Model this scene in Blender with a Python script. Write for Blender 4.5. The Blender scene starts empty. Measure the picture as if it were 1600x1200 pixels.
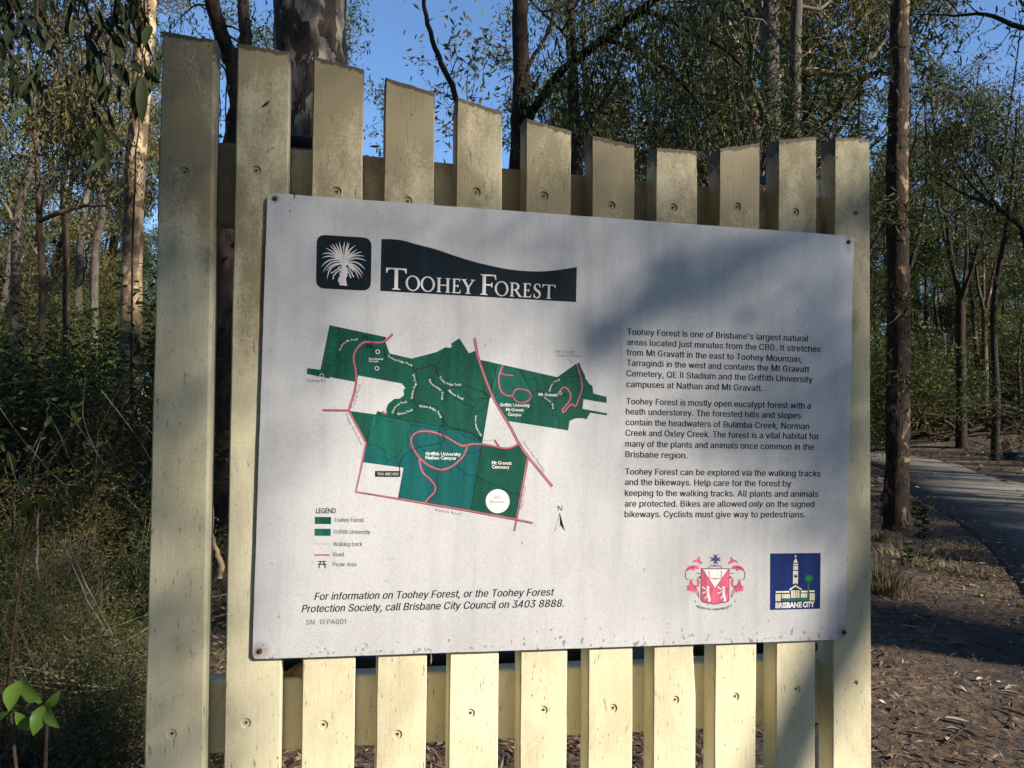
import bpy, bmesh, math, random
import numpy as np
from mathutils import Vector, Matrix
from mathutils.geometry import tessellate_polygon

scene = bpy.context.scene
COL = scene.collection
rad = math.radians

# ---------------------------------------------------------------- camera
F_PX = 1250.0                       # focal length in pixels of a 1600 px wide frame
PITCH, ROLL = 0.02646, -0.01161
CAM_H = 1.55
_c, _s = math.cos(ROLL), math.sin(ROLL)
R0 = Vector((1, 0, 0)); U0 = Vector((0, -math.sin(PITCH), math.cos(PITCH)))
FWD = Vector((0, math.cos(PITCH), math.sin(PITCH)))
RT = R0 * _c - U0 * _s
UP = R0 * _s + U0 * _c
cam_data = bpy.data.cameras.new("camera")
cam_data.sensor_fit = 'HORIZONTAL'
cam_data.sensor_width = 36.0
cam_data.lens = F_PX / 1600.0 * 36.0
cam_data.clip_start = 0.05
cam_data.clip_end = 2000.0
cam = bpy.data.objects.new("camera", cam_data)
COL.objects.link(cam)
cam.matrix_world = Matrix(((RT.x, UP.x, -FWD.x, 0), (RT.y, UP.y, -FWD.y, 0),
                           (RT.z, UP.z, -FWD.z, CAM_H), (0, 0, 0, 1)))
scene.camera = cam
CAM = Vector((0, 0, CAM_H))

# ---------------------------------------------------------------- light
# sign plane: heading of its long direction
PHI = 0.20557
PU = Vector((math.cos(PHI), math.sin(PHI), 0))       # along the sign, to the right
PN = Vector((math.sin(PHI), -math.cos(PHI), 0))      # out of the sign, to the viewer
SUN_SIDE, SUN_EL = rad(46), rad(30)
_h = PN * math.cos(SUN_SIDE) + PU * math.sin(SUN_SIDE)
SUN_DIR = Vector((_h.x * math.cos(SUN_EL), _h.y * math.cos(SUN_EL), math.sin(SUN_EL)))
world = bpy.data.worlds.new("World")
scene.world = world
world.use_nodes = True
wn = world.node_tree
wn.nodes.clear()
sky = wn.nodes.new("ShaderNodeTexSky")
sky.sky_type = 'NISHITA'
sky.sun_disc = False
sky.sun_elevation = SUN_EL
sky.sun_rotation = math.atan2(SUN_DIR.x, SUN_DIR.y)
sky.air_density = 1.0
sky.dust_density = 0.0
sky.ozone_density = 6.0
bg = wn.nodes.new("ShaderNodeBackground")
bg.inputs[1].default_value = 0.112
out = wn.nodes.new("ShaderNodeOutputWorld")
wn.links.new(sky.outputs[0], bg.inputs[0])
wn.links.new(bg.outputs[0], out.inputs[0])
sun_d = bpy.data.lights.new("sun", 'SUN')
sun_d.energy = 5.0
sun_d.angle = rad(0.6)
sun_d.color = (1.0, 0.91, 0.78)
sun = bpy.data.objects.new("sun", sun_d)
COL.objects.link(sun)
sun.rotation_euler = SUN_DIR.to_track_quat('Z', 'Y').to_euler()
sun.location = SUN_DIR * 60
scene.view_settings.view_transform = 'Standard'
scene.view_settings.look = 'None'
scene.view_settings.exposure = 0.85
scene.view_settings.gamma = 1.0
scene.view_settings.use_curve_mapping = False
scene.render.engine = 'CYCLES'
scene.cycles.max_bounces = 6
scene.cycles.diffuse_bounces = 3
scene.cycles.transmission_bounces = 3
scene.cycles.use_denoising = True

# ---------------------------------------------------------------- helpers
def ray(x, y):
    return FWD + RT * ((x - 800) / F_PX) - UP * ((y - 600) / F_PX)
def at(x, y, Y):
    d = ray(x, y)
    return CAM + d * (Y / d.y)
def ground_at(x, y, z=0.0):
    d = ray(x, y)
    return CAM + d * ((z - CAM_H) / d.z)
SIGN_D = 1.502
def plane_uz(x, y, off=0.0):
    """where the ray through a photo pixel meets the sign plane moved towards the viewer by off: (u, z)"""
    d = ray(x, y)
    t = (SIGN_D - off) / (-(d.dot(PN)))
    q = d * t
    return q.dot(PU), q.z + CAM_H
SIGN_O = -PN * SIGN_D
def plane_pt(u, z, off=0.0):
    p = SIGN_O + PU * u + PN * off
    return Vector((p.x, p.y, z))

def tag(o, label=None, cat=None, group=None, kind=None):
    if label: o['label'] = label
    if cat: o['category'] = cat
    if group: o['group'] = group
    if kind: o['kind'] = kind
    return o
def empty(name, loc, label, cat, group=None):
    o = bpy.data.objects.new(name, None)
    COL.objects.link(o)
    o.location = loc
    o.empty_display_size = 0.2
    return tag(o, label, cat, group)
def link(name, me, mat=None, parent=None):
    if mat is not None and not me.materials:
        for m in (mat if isinstance(mat, (list, tuple)) else [mat]):
            me.materials.append(m)
    o = bpy.data.objects.new(name, me)
    COL.objects.link(o)
    if parent is not None:
        o.parent = parent
    return o
def mesh_np(name, v, f, smooth=False, mi=None):
    """v (n,3) array, f (m,k) int array, all faces with k corners"""
    me = bpy.data.meshes.new(name)
    v = np.asarray(v, dtype=np.float32); f = np.asarray(f, dtype=np.int32)
    me.vertices.add(len(v)); me.vertices.foreach_set('co', v.ravel())
    k = f.shape[1]
    me.loops.add(f.size); me.loops.foreach_set('vertex_index', f.ravel())
    me.polygons.add(len(f))
    me.polygons.foreach_set('loop_start', np.arange(0, f.size, k, dtype=np.int32))
    if smooth:
        me.polygons.foreach_set('use_smooth', np.ones(len(f), dtype=bool))
    if mi is not None:
        me.polygons.foreach_set('material_index', np.asarray(mi, dtype=np.int32))
    me.update(calc_edges=True)
    me.validate()
    return me

class Tubes:
    """collects tapered tubes; all quads"""
    def __init__(self): self.v = []; self.f = []; self.n = 0
    def add(self, pts, rads, k=6, rough=0.0, rng=None):
        pts = [Vector(p) for p in pts]
        n = len(pts)
        a = None
        ring = []
        for i in range(n):
            t = (pts[min(i + 1, n - 1)] - pts[max(i - 1, 0)])
            if t.length < 1e-9: t = Vector((0, 0, 1))
            t.normalize()
            if a is None:
                a = t.orthogonal().normalized()
            else:
                a = (a - t * a.dot(t))
                a = a.normalized() if a.length > 1e-6 else t.orthogonal().normalized()
            b = t.cross(a)
            for j in range(k):
                an = 2 * math.pi * j / k
                r = rads[i] * (1 + (rng.uniform(-rough, rough) if rough else 0))
                p = pts[i] + (a * math.cos(an) + b * math.sin(an)) * r
                ring.append(p[:])
        base = self.n
        self.v += ring
        for i in range(n - 1):
            for j in range(k):
                j2 = (j + 1) % k
                self.f.append((base + i * k + j, base + i * k + j2, base + (i + 1) * k + j2, base + (i + 1) * k + j))
        self.n += n * k
    def mesh(self, name):
        return mesh_np(name, np.array(self.v), np.array(self.f), smooth=True)

def smooth_path(pts, sub=4, rng=None, jit=0.0):
    """Catmull-Rom through pts (Vector 3)"""
    P = [Vector(p) for p in pts]
    P = [P[0] * 2 - P[1]] + P + [P[-1] * 2 - P[-2]]
    o = []
    for i in range(1, len(P) - 2):
        for s in range(sub):
            t = s / sub
            q = 0.5 * ((2 * P[i]) + (-P[i - 1] + P[i + 1]) * t + (2 * P[i - 1] - 5 * P[i] + 4 * P[i + 1] - P[i + 2]) * t * t
                       + (-P[i - 1] + 3 * P[i] - 3 * P[i + 1] + P[i + 2]) * t ** 3)
            if rng and jit and len(o):
                q = q + Vector((rng.uniform(-jit, jit), rng.uniform(-jit, jit), rng.uniform(-jit, jit) * .5))
            o.append(q)
    o.append(P[-2])
    return o
def lerp_list(a, n):
    """resample a list of floats to n values"""
    r = []
    for i in range(n):
        t = i / (n - 1) * (len(a) - 1)
        k = min(int(t), len(a) - 2)
        r.append(a[k] + (a[k + 1] - a[k]) * (t - k))
    return r

def leaf_mesh(name, centers, length, width, nrng, hang=0.6, curved=False, up=None):
    """many leaves: each a folded diamond of 2 quads (or 4 when curved). centers (n,3)"""
    n = len(centers)
    c = np.asarray(centers, dtype=np.float64)
    az = nrng.uniform(0, 2 * np.pi, n)
    el = nrng.normal(-hang, 0.45, n)
    d = np.stack([np.cos(az) * np.cos(el), np.sin(az) * np.cos(el), np.sin(el)], 1)
    r = nrng.normal(size=(n, 3))
    s = np.cross(d, r); s /= np.linalg.norm(s, axis=1, keepdims=True) + 1e-9
    nn = np.cross(d, s)
    L = (length * nrng.uniform(0.6, 1.25, n))[:, None]
    W = (width * nrng.uniform(0.7, 1.25, n))[:, None] * 0.5
    if curved:
        p0 = c; a1 = c + d * L * .3 + s * W; b1 = c + d * L * .3 - s * W
        off = nn * L * 0.10
        a2 = c + d * L * .68 + s * W * .8 + off; b2 = c + d * L * .68 - s * W * .8 + off
        p3 = c + d * L + off * 2.2
        v = np.stack([p0, a1, a2, p3, b2, b1], 1).reshape(-1, 3)
        i = np.arange(n)[:, None] * 6
        f = np.concatenate([i + np.array([[0, 1, 2, 3]]), i + np.array([[0, 3, 4, 5]])], 0)
    else:
        p0 = c; p2 = c + d * L
        a = c + d * L * .45 + s * W; b = c + d * L * .45 - s * W + nn * W * .5
        v = np.stack([p0, a, p2, b], 1).reshape(-1, 3)
        f = np.arange(n * 4).reshape(-1, 4)
    return mesh_np(name, v, f)

# ---------------------------------------------------------------- materials
def new_mat(name):
    m = bpy.data.materials.new(name)
    m.use_nodes = True
    nt = m.node_tree
    b = nt.nodes.get("Principled BSDF")
    return m, nt, b
def node(nt, typ, **kw):
    n = nt.nodes.new(typ)
    for k, v in kw.items():
        if k.startswith('i_'):
            key = k[2:]
            key = int(key) if key.isdigit() else key.replace('_', ' ')
            n.inputs[key].default_value = v
        else:
            setattr(n, k, v)
    return n
def ramp(nt, stops, interp='LINEAR'):
    r = nt.nodes.new("ShaderNodeValToRGB")
    r.color_ramp.interpolation = interp
    e = r.color_ramp.elements
    while len(e) > 1: e.remove(e[-1])
    e[0].position, e[0].color = stops[0][0], tuple(stops[0][1]) + (1,)
    for p, c in stops[1:]:
        x = e.new(p); x.color = tuple(c) + (1,)
    return r
def g3(v): return (v, v, v)
def coords(nt, scale=(1, 1, 1), kind='Object'):
    tc = nt.nodes.new("ShaderNodeTexCoord")
    mp = nt.nodes.new("ShaderNodeMapping")
    mp.inputs['Scale'].default_value = scale
    nt.links.new(tc.outputs[kind], mp.inputs[0])
    return mp
def leaf_mat(name, cols, trans=0.3, rough=0.5):
    """cols: dark..light leaf colours, varied from leaf to leaf and clump to clump"""
    m, nt, b = new_mat(name)
    geo = nt.nodes.new("ShaderNodeNewGeometry")
    mp = coords(nt, (1, 1, 1))
    nz = node(nt, "ShaderNodeTexNoise", i_Scale=1.7, i_Detail=2.0)
    nt.links.new(mp.outputs[0], nz.inputs['Vector'])
    oi = nt.nodes.new("ShaderNodeObjectInfo")
    ad = node(nt, "ShaderNodeMath", operation='MULTIPLY_ADD', i_1=0.5)
    nt.links.new(geo.outputs['Random Per Island'], ad.inputs[0])
    m2 = node(nt, "ShaderNodeMath", operation='MULTIPLY', i_1=0.75)
    nt.links.new(nz.outputs[0], m2.inputs[0])
    nt.links.new(m2.outputs[0], ad.inputs[2])
    a3 = node(nt, "ShaderNodeMath", operation='MULTIPLY_ADD', i_1=0.25)
    nt.links.new(oi.outputs['Random'], a3.inputs[0]); nt.links.new(ad.outputs[0], a3.inputs[2])
    n = len(cols)
    rp = ramp(nt, [(0.15 + 0.8 * i / (n - 1), c) for i, c in enumerate(cols)])
    nt.links.new(a3.outputs[0], rp.inputs[0])
    nt.links.new(rp.outputs[0], b.inputs['Base Color'])
    b.inputs['Roughness'].default_value = rough
    b.inputs['Specular IOR Level'].default_value = 0.18
    tr = nt.nodes.new("ShaderNodeBsdfTranslucent")
    nt.links.new(rp.outputs[0], tr.inputs[0])
    mx = nt.nodes.new("ShaderNodeMixShader")
    mx.inputs[0].default_value = trans
    nt.links.new(b.outputs[0], mx.inputs[1]); nt.links.new(tr.outputs[0], mx.inputs[2])
    nt.links.new(mx.outputs[0], nt.nodes["Material Output"].inputs[0])
    return m
def bark_mat(name, c1, c2, scale=3.0, stretch=0.25, patch=None, bump=0.6, thr=(0.45, 0.55)):
    m, nt, b = new_mat(name)
    mp = coords(nt, (1, 1, stretch))
    nz = node(nt, "ShaderNodeTexNoise", i_Scale=scale * 6, i_Detail=6.0, i_Roughness=0.65)
    nt.links.new(mp.outputs[0], nz.inputs['Vector'])
    rp = ramp(nt, [(0.3, c1), (0.7, c2)])
    nt.links.new(nz.outputs[0], rp.inputs[0])
    col = rp.outputs[0]
    if patch:
        n2 = node(nt, "ShaderNodeTexNoise", i_Scale=scale, i_Detail=3.0, i_Roughness=0.6, i_Distortion=0.6)
        mp2 = coords(nt, (1, 1, stretch * 1.8))
        nt.links.new(mp2.outputs[0], n2.inputs['Vector'])
        r2 = ramp(nt, [(thr[0], g3(0)), (thr[1], g3(1))])
        nt.links.new(n2.outputs[0], r2.inputs[0])
        n3 = node(nt, "ShaderNodeTexNoise", i_Scale=scale * 1.6, i_Detail=2.0)
        nt.links.new(mp2.outputs[0], n3.inputs['Vector'])
        r3 = ramp(nt, [(0.4, patch[0]), (0.5, patch[1]), (0.62, patch[2])])
        nt.links.new(n3.outputs[0], r3.inputs[0])
        mx = node(nt, "ShaderNodeMixRGB")
        nt.links.new(r2.outputs[0], mx.inputs[0]); nt.links.new(col, mx.inputs[1]); nt.links.new(r3.outputs[0], mx.inputs[2])
        col = mx.outputs[0]
    nt.links.new(col, b.inputs['Base Color'])
    b.inputs['Roughness'].default_value = 0.85
    b.inputs['Specular IOR Level'].default_value = 0.2
    bp = node(nt, "ShaderNodeBump", i_Strength=bump, i_Distance=0.02)
    nt.links.new(nz.outputs[0], bp.inputs['Height'])
    nt.links.new(bp.outputs[0], b.inputs['Normal'])
    return m

LEAF_EUC = leaf_mat("eucalyptus_leaf", [(0.012, 0.020, 0.008), (0.034, 0.050, 0.018), (0.125, 0.145, 0.045)])
LEAF_DARK = leaf_mat("dark_shrub_leaf", [(0.008, 0.014, 0.005), (0.018, 0.030, 0.009), (0.048, 0.068, 0.016)], 0.22)
LEAF_SCRUB = leaf_mat("scrub_leaf", [(0.014, 0.026, 0.008), (0.036, 0.056, 0.015), (0.11, 0.135, 0.032)], 0.3)
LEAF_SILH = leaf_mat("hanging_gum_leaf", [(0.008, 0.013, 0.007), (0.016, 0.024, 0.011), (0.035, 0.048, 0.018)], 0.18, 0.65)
LEAF_OLIVE = leaf_mat("olive_leaf", [(0.025, 0.028, 0.010), (0.060, 0.060, 0.020), (0.20, 0.175, 0.055)])
LEAF_FRESH = leaf_mat("fresh_leaf", [(0.06, 0.12, 0.02), (0.10, 0.20, 0.03), (0.16, 0.27, 0.05)], 0.4, 0.4)
LEAF_DRY = leaf_mat("dry_twig_leaf", [(0.06, 0.045, 0.028), (0.13, 0.095, 0.055), (0.22, 0.17, 0.10)], 0.15, 0.8)
BARK_DARK = bark_mat("dark_ironbark", (0.010, 0.008, 0.006), (0.058, 0.041, 0.029), 4.0, 0.2, None, 1.0)
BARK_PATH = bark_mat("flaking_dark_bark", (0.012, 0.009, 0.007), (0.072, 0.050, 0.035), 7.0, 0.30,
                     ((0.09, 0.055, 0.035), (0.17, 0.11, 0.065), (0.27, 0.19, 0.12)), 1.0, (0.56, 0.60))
BARK_BROWN = bark_mat("brown_bark", (0.028, 0.020, 0.014), (0.11, 0.078, 0.052), 5.0, 0.30,
                      ((0.10, 0.07, 0.045), (0.24, 0.17, 0.11), (0.34, 0.26, 0.17)), 0.7, (0.55, 0.62))
BARK_GUM = bark_mat("mottled_gum_bark", (0.028, 0.021, 0.017), (0.075, 0.058, 0.047), 6.0, 0.26,
                    ((0.11, 0.09, 0.07), (0.18, 0.155, 0.12), (0.30, 0.27, 0.21)), 0.6, (0.485, 0.505))
BARK_PALE = bark_mat("pale_gum_bark", (0.10, 0.07, 0.05), (0.20, 0.14, 0.09), 3.6, 0.45,
                     ((0.24, 0.17, 0.10), (0.38, 0.28, 0.17), (0.50, 0.39, 0.24)), 0.4, (0.44, 0.52))
BARK_GREY = bark_mat("grey_smooth_bark", (0.05, 0.043, 0.036), (0.12, 0.10, 0.083), 2.5, 0.3,
                     ((0.08, 0.065, 0.055), (0.14, 0.12, 0.10), (0.21, 0.18, 0.14)), 0.4, (0.5, 0.6))
TWIG = bark_mat("bleached_twig", (0.10, 0.075, 0.052), (0.24, 0.19, 0.135), 4.0, 0.3)

# ================================================================ GROUND, PATH
def poly_px(pts, z=0.0): return [ground_at(x, y, z) for x, y in pts]
near_edge = [(700, 716), (1100, 716), (1300, 719), (1366, 728), (1392, 746), (1421, 770), (1465, 795), (1516, 829), (1557, 867), (1590, 908), (1625, 965), (1680, 1090), (1760, 1300)]
far_edge = [(700, 705.5), (1100, 705.5), (1300, 707), (1366, 709), (1420, 714), (1487, 724), (1517, 736), (1553, 748), (1600, 757), (1680, 775), (1850, 800), (2300, 860), (3200, 960)]
NE = smooth_path(poly_px(near_edge), 5)
FE = smooth_path(poly_px(far_edge), 5)
_edges = [np.array([p[:2] for p in E_][::2] + [E_[-1][:2]]) for E_ in (NE, FE)]
_ring = np.concatenate([_edges[0], _edges[1][::-1]])
def path_gap(x, y):
    """metres outside the path edge (negative on the path)"""
    x = np.asarray(x, float); y = np.asarray(y, float)
    d = np.full(x.shape, 1e9)
    for E_ in _edges:
        for (ax, ay), (bx, by) in zip(E_[:-1], E_[1:]):
            L = (bx - ax) ** 2 + (by - ay) ** 2
            if L < 1e-9: continue
            t = np.clip(((x - ax) * (bx - ax) + (y - ay) * (by - ay)) / L, 0, 1)
            d = np.minimum(d, np.hypot(x - ax - t * (bx - ax), y - ay - t * (by - ay)))
    ins = np.zeros(x.shape, bool)
    n_ = len(_ring)
    for k in range(n_):
        (ax, ay), (bx, by) = _ring[k], _ring[(k + 1) % n_]
        if ay == by: continue
        c = ((ay > y) != (by > y)) & (x < (bx - ax) * (y - ay) / (by - ay) + ax)
        ins ^= c
    return np.where(ins, -d, d)
def wob(x, y):
    return (np.sin(x * 1.3 + 1.7 * np.sin(y * .7)) * np.cos(y * 1.1 + 1.3 * np.sin(x * .9)) * .5
            + .25 * np.sin(x * 3.1 + y * 2.3) * np.sin(y * 3.7 - x * 1.9))
def ground_h(x, y):
    x = np.asarray(x, float); y = np.asarray(y, float)
    m = np.clip((path_gap(x, y) - .05) / .8, 0, 1)
    h = (.035 * wob(x, y) + .02) * m
    # bank beyond the path
    h = h + 1.15 * np.exp(-((x - 18.6) / 4.6) ** 2 - ((y - 30.5) / 3.6) ** 2) * m
    # forest floor climbs a little away from the clearing
    r = np.hypot(x, y - 2)
    h = h + np.clip((r - 38) / 60, 0, 1.5) * .9 * m
    # slight fall on the left
    h = h - .03 * np.clip(-x - 1.5, 0, 4) * np.exp(-((y - 4) / 5) ** 2)
    return h
g = np.sinh(np.linspace(-5.4, 5.4, 320)) / math.sinh(5.4) * 260
gx, gy = np.meshgrid(g + 2, g + 6, indexing='xy')
gz = ground_h(gx, gy)
n = len(g)
gv = np.stack([gx, gy, gz], -1).reshape(-1, 3)
ii = (np.arange(n - 1)[:, None] * n + np.arange(n - 1)[None, :]).ravel()
gf = np.stack([ii, ii + 1, ii + n + 1, ii + n], 1)

m, nt, b = new_mat("forest_soil")
mp = coords(nt)
n1 = node(nt, "ShaderNodeTexNoise", i_Scale=0.7, i_Detail=5.0, i_Roughness=0.6)
n2 = node(nt, "ShaderNodeTexNoise", i_Scale=14.0, i_Detail=6.0, i_Roughness=0.7)
nt.links.new(mp.outputs[0], n1.inputs['Vector']); nt.links.new(mp.outputs[0], n2.inputs['Vector'])
r1 = ramp(nt, [(0.35, (0.036, 0.024, 0.015)), (0.5, (0.070, 0.048, 0.030)), (0.66, (0.13, 0.090, 0.056))])
r2 = ramp(nt, [(0.36, (0.25, 0.23, 0.21)), (0.52, (.9, .9, .9)), (0.68, (1.9, 1.6, 1.3))])
nt.links.new(n1.outputs[0], r1.inputs[0]); nt.links.new(n2.outputs[0], r2.inputs[0])
mm = node(nt, "ShaderNodeMixRGB", blend_type='MULTIPLY', i_0=1.0)
nt.links.new(r1.outputs[0], mm.inputs[1]); nt.links.new(r2.outputs[0], mm.inputs[2])
nt.links.new(mm.outputs[0], b.inputs['Base Color'])
b.inputs['Roughness'].default_value = 0.95
bp = node(nt, "ShaderNodeBump", i_Strength=0.8, i_Distance=0.04)
nt.links.new(n2.outputs[0], bp.inputs['Height']); nt.links.new(bp.outputs[0], b.inputs['Normal'])
SOIL = m
tag(link("ground", mesh_np("ground", gv, gf, smooth=True), SOIL), kind='structure')

m, nt, b = new_mat("asphalt")
mp = coords(nt)
n1 = node(nt, "ShaderNodeTexNoise", i_Scale=0.8, i_Detail=4.0)
n2 = node(nt, "ShaderNodeTexNoise", i_Scale=60.0, i_Detail=4.0, i_Roughness=0.7)
nt.links.new(mp.outputs[0], n1.inputs['Vector']); nt.links.new(mp.outputs[0], n2.inputs['Vector'])
r1 = ramp(nt, [(0.3, (0.075, 0.068, 0.056)), (0.7, (0.150, 0.133, 0.108))])
r2 = ramp(nt, [(0.36, g3(0.45)), (0.64, g3(1.5))])
nt.links.new(n1.outputs[0], r1.inputs[0]); nt.links.new(n2.outputs[0], r2.inputs[0])
mm = node(nt, "ShaderNodeMixRGB", blend_type='MULTIPLY', i_0=1.0)
nt.links.new(r1.outputs[0], mm.inputs[1]); nt.links.new(r2.outputs[0], mm.inputs[2])
nt.links.new(mm.outputs[0], b.inputs['Base Color'])
b.inputs['Roughness'].default_value = 0.85
bp = node(nt, "ShaderNodeBump", i_Strength=0.4, i_Distance=0.01)
nt.links.new(n2.outputs[0], bp.inputs['Height']); nt.links.new(bp.outputs[0], b.inputs['Normal'])
pv, pf = [], []
zt = .022
rgp = random.Random(4)
for i in range(len(NE)):
    a, c = NE[i], FE[i]
    w = (c - a).normalized()
    a = a + w * rgp.uniform(-.06, .06)
    pv += [(a.x - w.x * .03, a.y - w.y * .03, -.05), (a.x, a.y, zt), ((a.x + c.x) / 2, (a.y + c.y) / 2, zt + .01), (c.x, c.y, zt), (c.x + w.x * .03, c.y + w.y * .03, -.05)]
for i in range(len(NE) - 1):
    for j in range(4):
        pf.append((i * 5 + j, i * 5 + j + 1, i * 5 + 5 + j + 1, i * 5 + 5 + j))
pf = [tuple(reversed(q)) for q in pf]
tag(link("path", mesh_np("path", np.array(pv), np.array(pf)), m), kind='structure')

# ================================================================ TREES
def add_clumps(points, nrng, per, radius, flat=0.8):
    P = np.repeat(np.asarray(points, float), per, axis=0)
    d = nrng.normal(size=P.shape) * radius
    d[:, 2] *= flat
    return P + d

def branch(tb, rng, start, direction, length, r0, depth, tips, bend=0.25, k=5, minr=0.004, sub=(3, 5), up=0.12):
    n = 5 if depth > 0 else 4
    p = Vector(start); d = Vector(direction).normalized()
    pts = [p.copy()]; rs = [r0]
    for i in range(n):
        d = (d + Vector((rng.gauss(0, bend), rng.gauss(0, bend), rng.gauss(0, bend) + up))).normalized()
        p = p + d * (length / n)
        pts.append(p.copy()); rs.append(max(minr, r0 * (1 - .72 * (i + 1) / n)))
    tb.add(pts, rs, k=max(3, k))
    if depth == 0:
        tips.append(pts[-1][:]); tips.append(pts[-2][:]); tips.append(pts[-3][:])
        return
    for j in range(rng.randint(*sub)):
        i = rng.randint(2, n)
        dd = (pts[i] - pts[i - 1]).normalized()
        side = Vector((rng.gauss(0, 1), rng.gauss(0, 1), rng.gauss(0, .5)))
        side = (side - dd * side.dot(dd)).normalized()
        branch(tb, rng, pts[i], dd * .6 + side * .8, length * rng.uniform(.4, .65), rs[i] * .65, depth - 1, tips, bend, k - 1, minr, sub, up)
    branch(tb, rng, pts[-1], d, length * .5, rs[-1], depth - 1, tips, bend, k - 1, minr, sub, up)

def gen_tree(seed, H, r0, base_frac, n_limb, limb_len, leaves, leaf_l, leaf_w, clump=0.33, lean=0.03, hang=.6, forked=False, depth=2, spread=(.45, .8), curved=False):
    rng = random.Random(seed); nrng = np.random.default_rng(seed)
    tb = Tubes(); tips = []
    if forked:
        fh = H * base_frac * .7
        base = smooth_path([(0, 0, -.3), (rng.gauss(0, .05), rng.gauss(0, .05), fh * .5), (0, 0, fh)], 4, rng, r0 * .1)
        tb.add(base, lerp_list([r0 * 1.25, r0, r0 * .85], len(base)), 8, .06, rng)
        stems = []
        for s in range(forked):
            a = s * 2 * math.pi / forked + rng.uniform(-.4, .4)
            o = Vector((math.cos(a), math.sin(a), 0))
            sp = rng.uniform(.14, .30)
            pp = [base[-1], base[-1] + o * H * sp * .22 + Vector((0, 0, H * .16)), base[-1] + o * H * sp * .42 + Vector((rng.gauss(0, .2), rng.gauss(0, .2), H * .36)), base[-1] + o * H * sp * .6 + Vector((0, 0, H - fh))]
            stems.append((smooth_path(pp, 4, rng, r0 * .25), r0 * rng.uniform(.5, .75)))
        for st, rr in stems:
            tb.add(st, lerp_list([rr, rr * .7, rr * .45, .02], len(st)), 6)
        trunks = [(st, rr, .25) for st, rr in stems]
        n_each = max(2, n_limb // forked)
    else:
        lx, ly = rng.gauss(0, lean) * H, rng.gauss(0, lean) * H
        pp = [(0, 0, -.3), (lx * .1 + rng.gauss(0, .04), ly * .1, H * .2), (lx * .35 + rng.gauss(0, .1), ly * .35 + rng.gauss(0, .1), H * .45), (lx * .7 + rng.gauss(0, .15), ly * .7, H * .72), (lx, ly, H)]
        st = smooth_path(pp, 5, rng, r0 * .12)
        tb.add(st, lerp_list([r0 * 1.25, r0, r0 * .85, r0 * .55, .03], len(st)), 8, .05, rng)
        trunks = [(st, r0, base_frac)]
        n_each = n_limb
    for st, rr, bf in trunks:
        for i in range(n_each):
            t = bf + (1 - bf) * (i + rng.random()) / n_each * .97
            q = st[min(len(st) - 1, int(t * (len(st) - 1)))]
            az = rng.uniform(0, 2 * math.pi); up_ = rng.uniform(*spread)
            d = Vector((math.cos(az), math.sin(az), up_))
            L = limb_len * (1.15 - .6 * t) * rng.uniform(.7, 1.2)
            branch(tb, rng, q, d, L, max(.015, rr * (1 - t) * .5 + .012), depth, tips)
    trunk = tb.mesh("trunk")
    c = add_clumps([tips[k] for k in nrng.integers(0, len(tips), max(1, leaves // 26))], nrng, 26, clump * .72)
    crown = leaf_mesh("crown", c, leaf_l, leaf_w, nrng, hang, curved)
    return trunk, crown

def place(kind_name, label, cat, group, tm, cm, tmat, cmat, x, y, rot=0.0, sc=1.0, z=None):
    if z is None: z = float(ground_h(x, y))
    o = empty(kind_name, (x, y, z), label, cat, group)
    o.rotation_euler = (0, 0, rot)
    o.scale = (sc, sc, sc)
    a = link("trunk", tm, tmat, o)
    if cm is not None:
        c = link("crown", cm, cmat, o)
    return o

# -------- variants for the forest behind
V = []
for s in range(6):
    V.append((gen_tree(100 + s, 15 + 1.5 * (s % 3), .17 + .03 * (s % 3), .30, 11, 4.4, 11000, .19, .050, .30, .03), BARK_GREY if s % 2 else BARK_DARK, LEAF_EUC if s % 3 else LEAF_OLIVE))
for s in range(3):
    V.append((gen_tree(120 + s, 14, .24, .42, 12, 3.4, 10500, .19, .050, .28, forked=3 + s % 2), BARK_GREY, LEAF_OLIVE if s == 1 else LEAF_EUC))
for s in range(3):   # low bushy ones
    V.append((gen_tree(140 + s, 7.5, .09, .08, 15, 2.6, 13000, .14, .040, .28, .04), BARK_BROWN, (LEAF_DARK, LEAF_OLIVE, LEAF_EUC)[s]))
for (tm, cm), tmat, cmat in V:
    tm.materials.append(tmat); cm.materials.append(cmat)

def tree_ok(x, y):
    if path_gap(np.array(x), np.array(y)) < .7: return False
    # keep a gap in the sun's direction for the sign
    hx, hy = SUN_DIR.x, SUN_DIR.y; L = math.hypot(hx, hy); hx /= L; hy /= L
    s_ = x * hx + (y - 1.6) * hy
    off = abs(-(x) * hy + (y - 1.6) * hx)
    if s_ > 0 and s_ < 30 and off < 4.0: return False
    s2 = (x - 4.2) * hx + (y - 8.4) * hy; off2 = abs(-(x - 4.2) * hy + (y - 8.4) * hx)
    if 0 < s2 < 24 and off2 < 2.2: return False
    return True
rng = random.Random(11)
srng = random.Random(5)
def zone(x, y):
    if y < 1.2 or abs(x) > .66 * y + 1.2: return "outside the frame"
    px = 800 + 1250 * x / y
    if px < 250: return "left of the tallest picket"
    if px < 860: return "glimpsed above the left pickets"
    if px < 1362: return "glimpsed above the right pickets"
    return "beyond the path right of the sign"
GL = {'t': ("slender %s-barked eucalypt", "tree", "eucalypts in the forest behind"),
      'f': ("forked grey gum with several stems", "tree", "forked gums in the forest behind"),
      'b': ("low bushy understorey tree", "tree", "bushy understorey trees behind")}
placed = []
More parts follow.
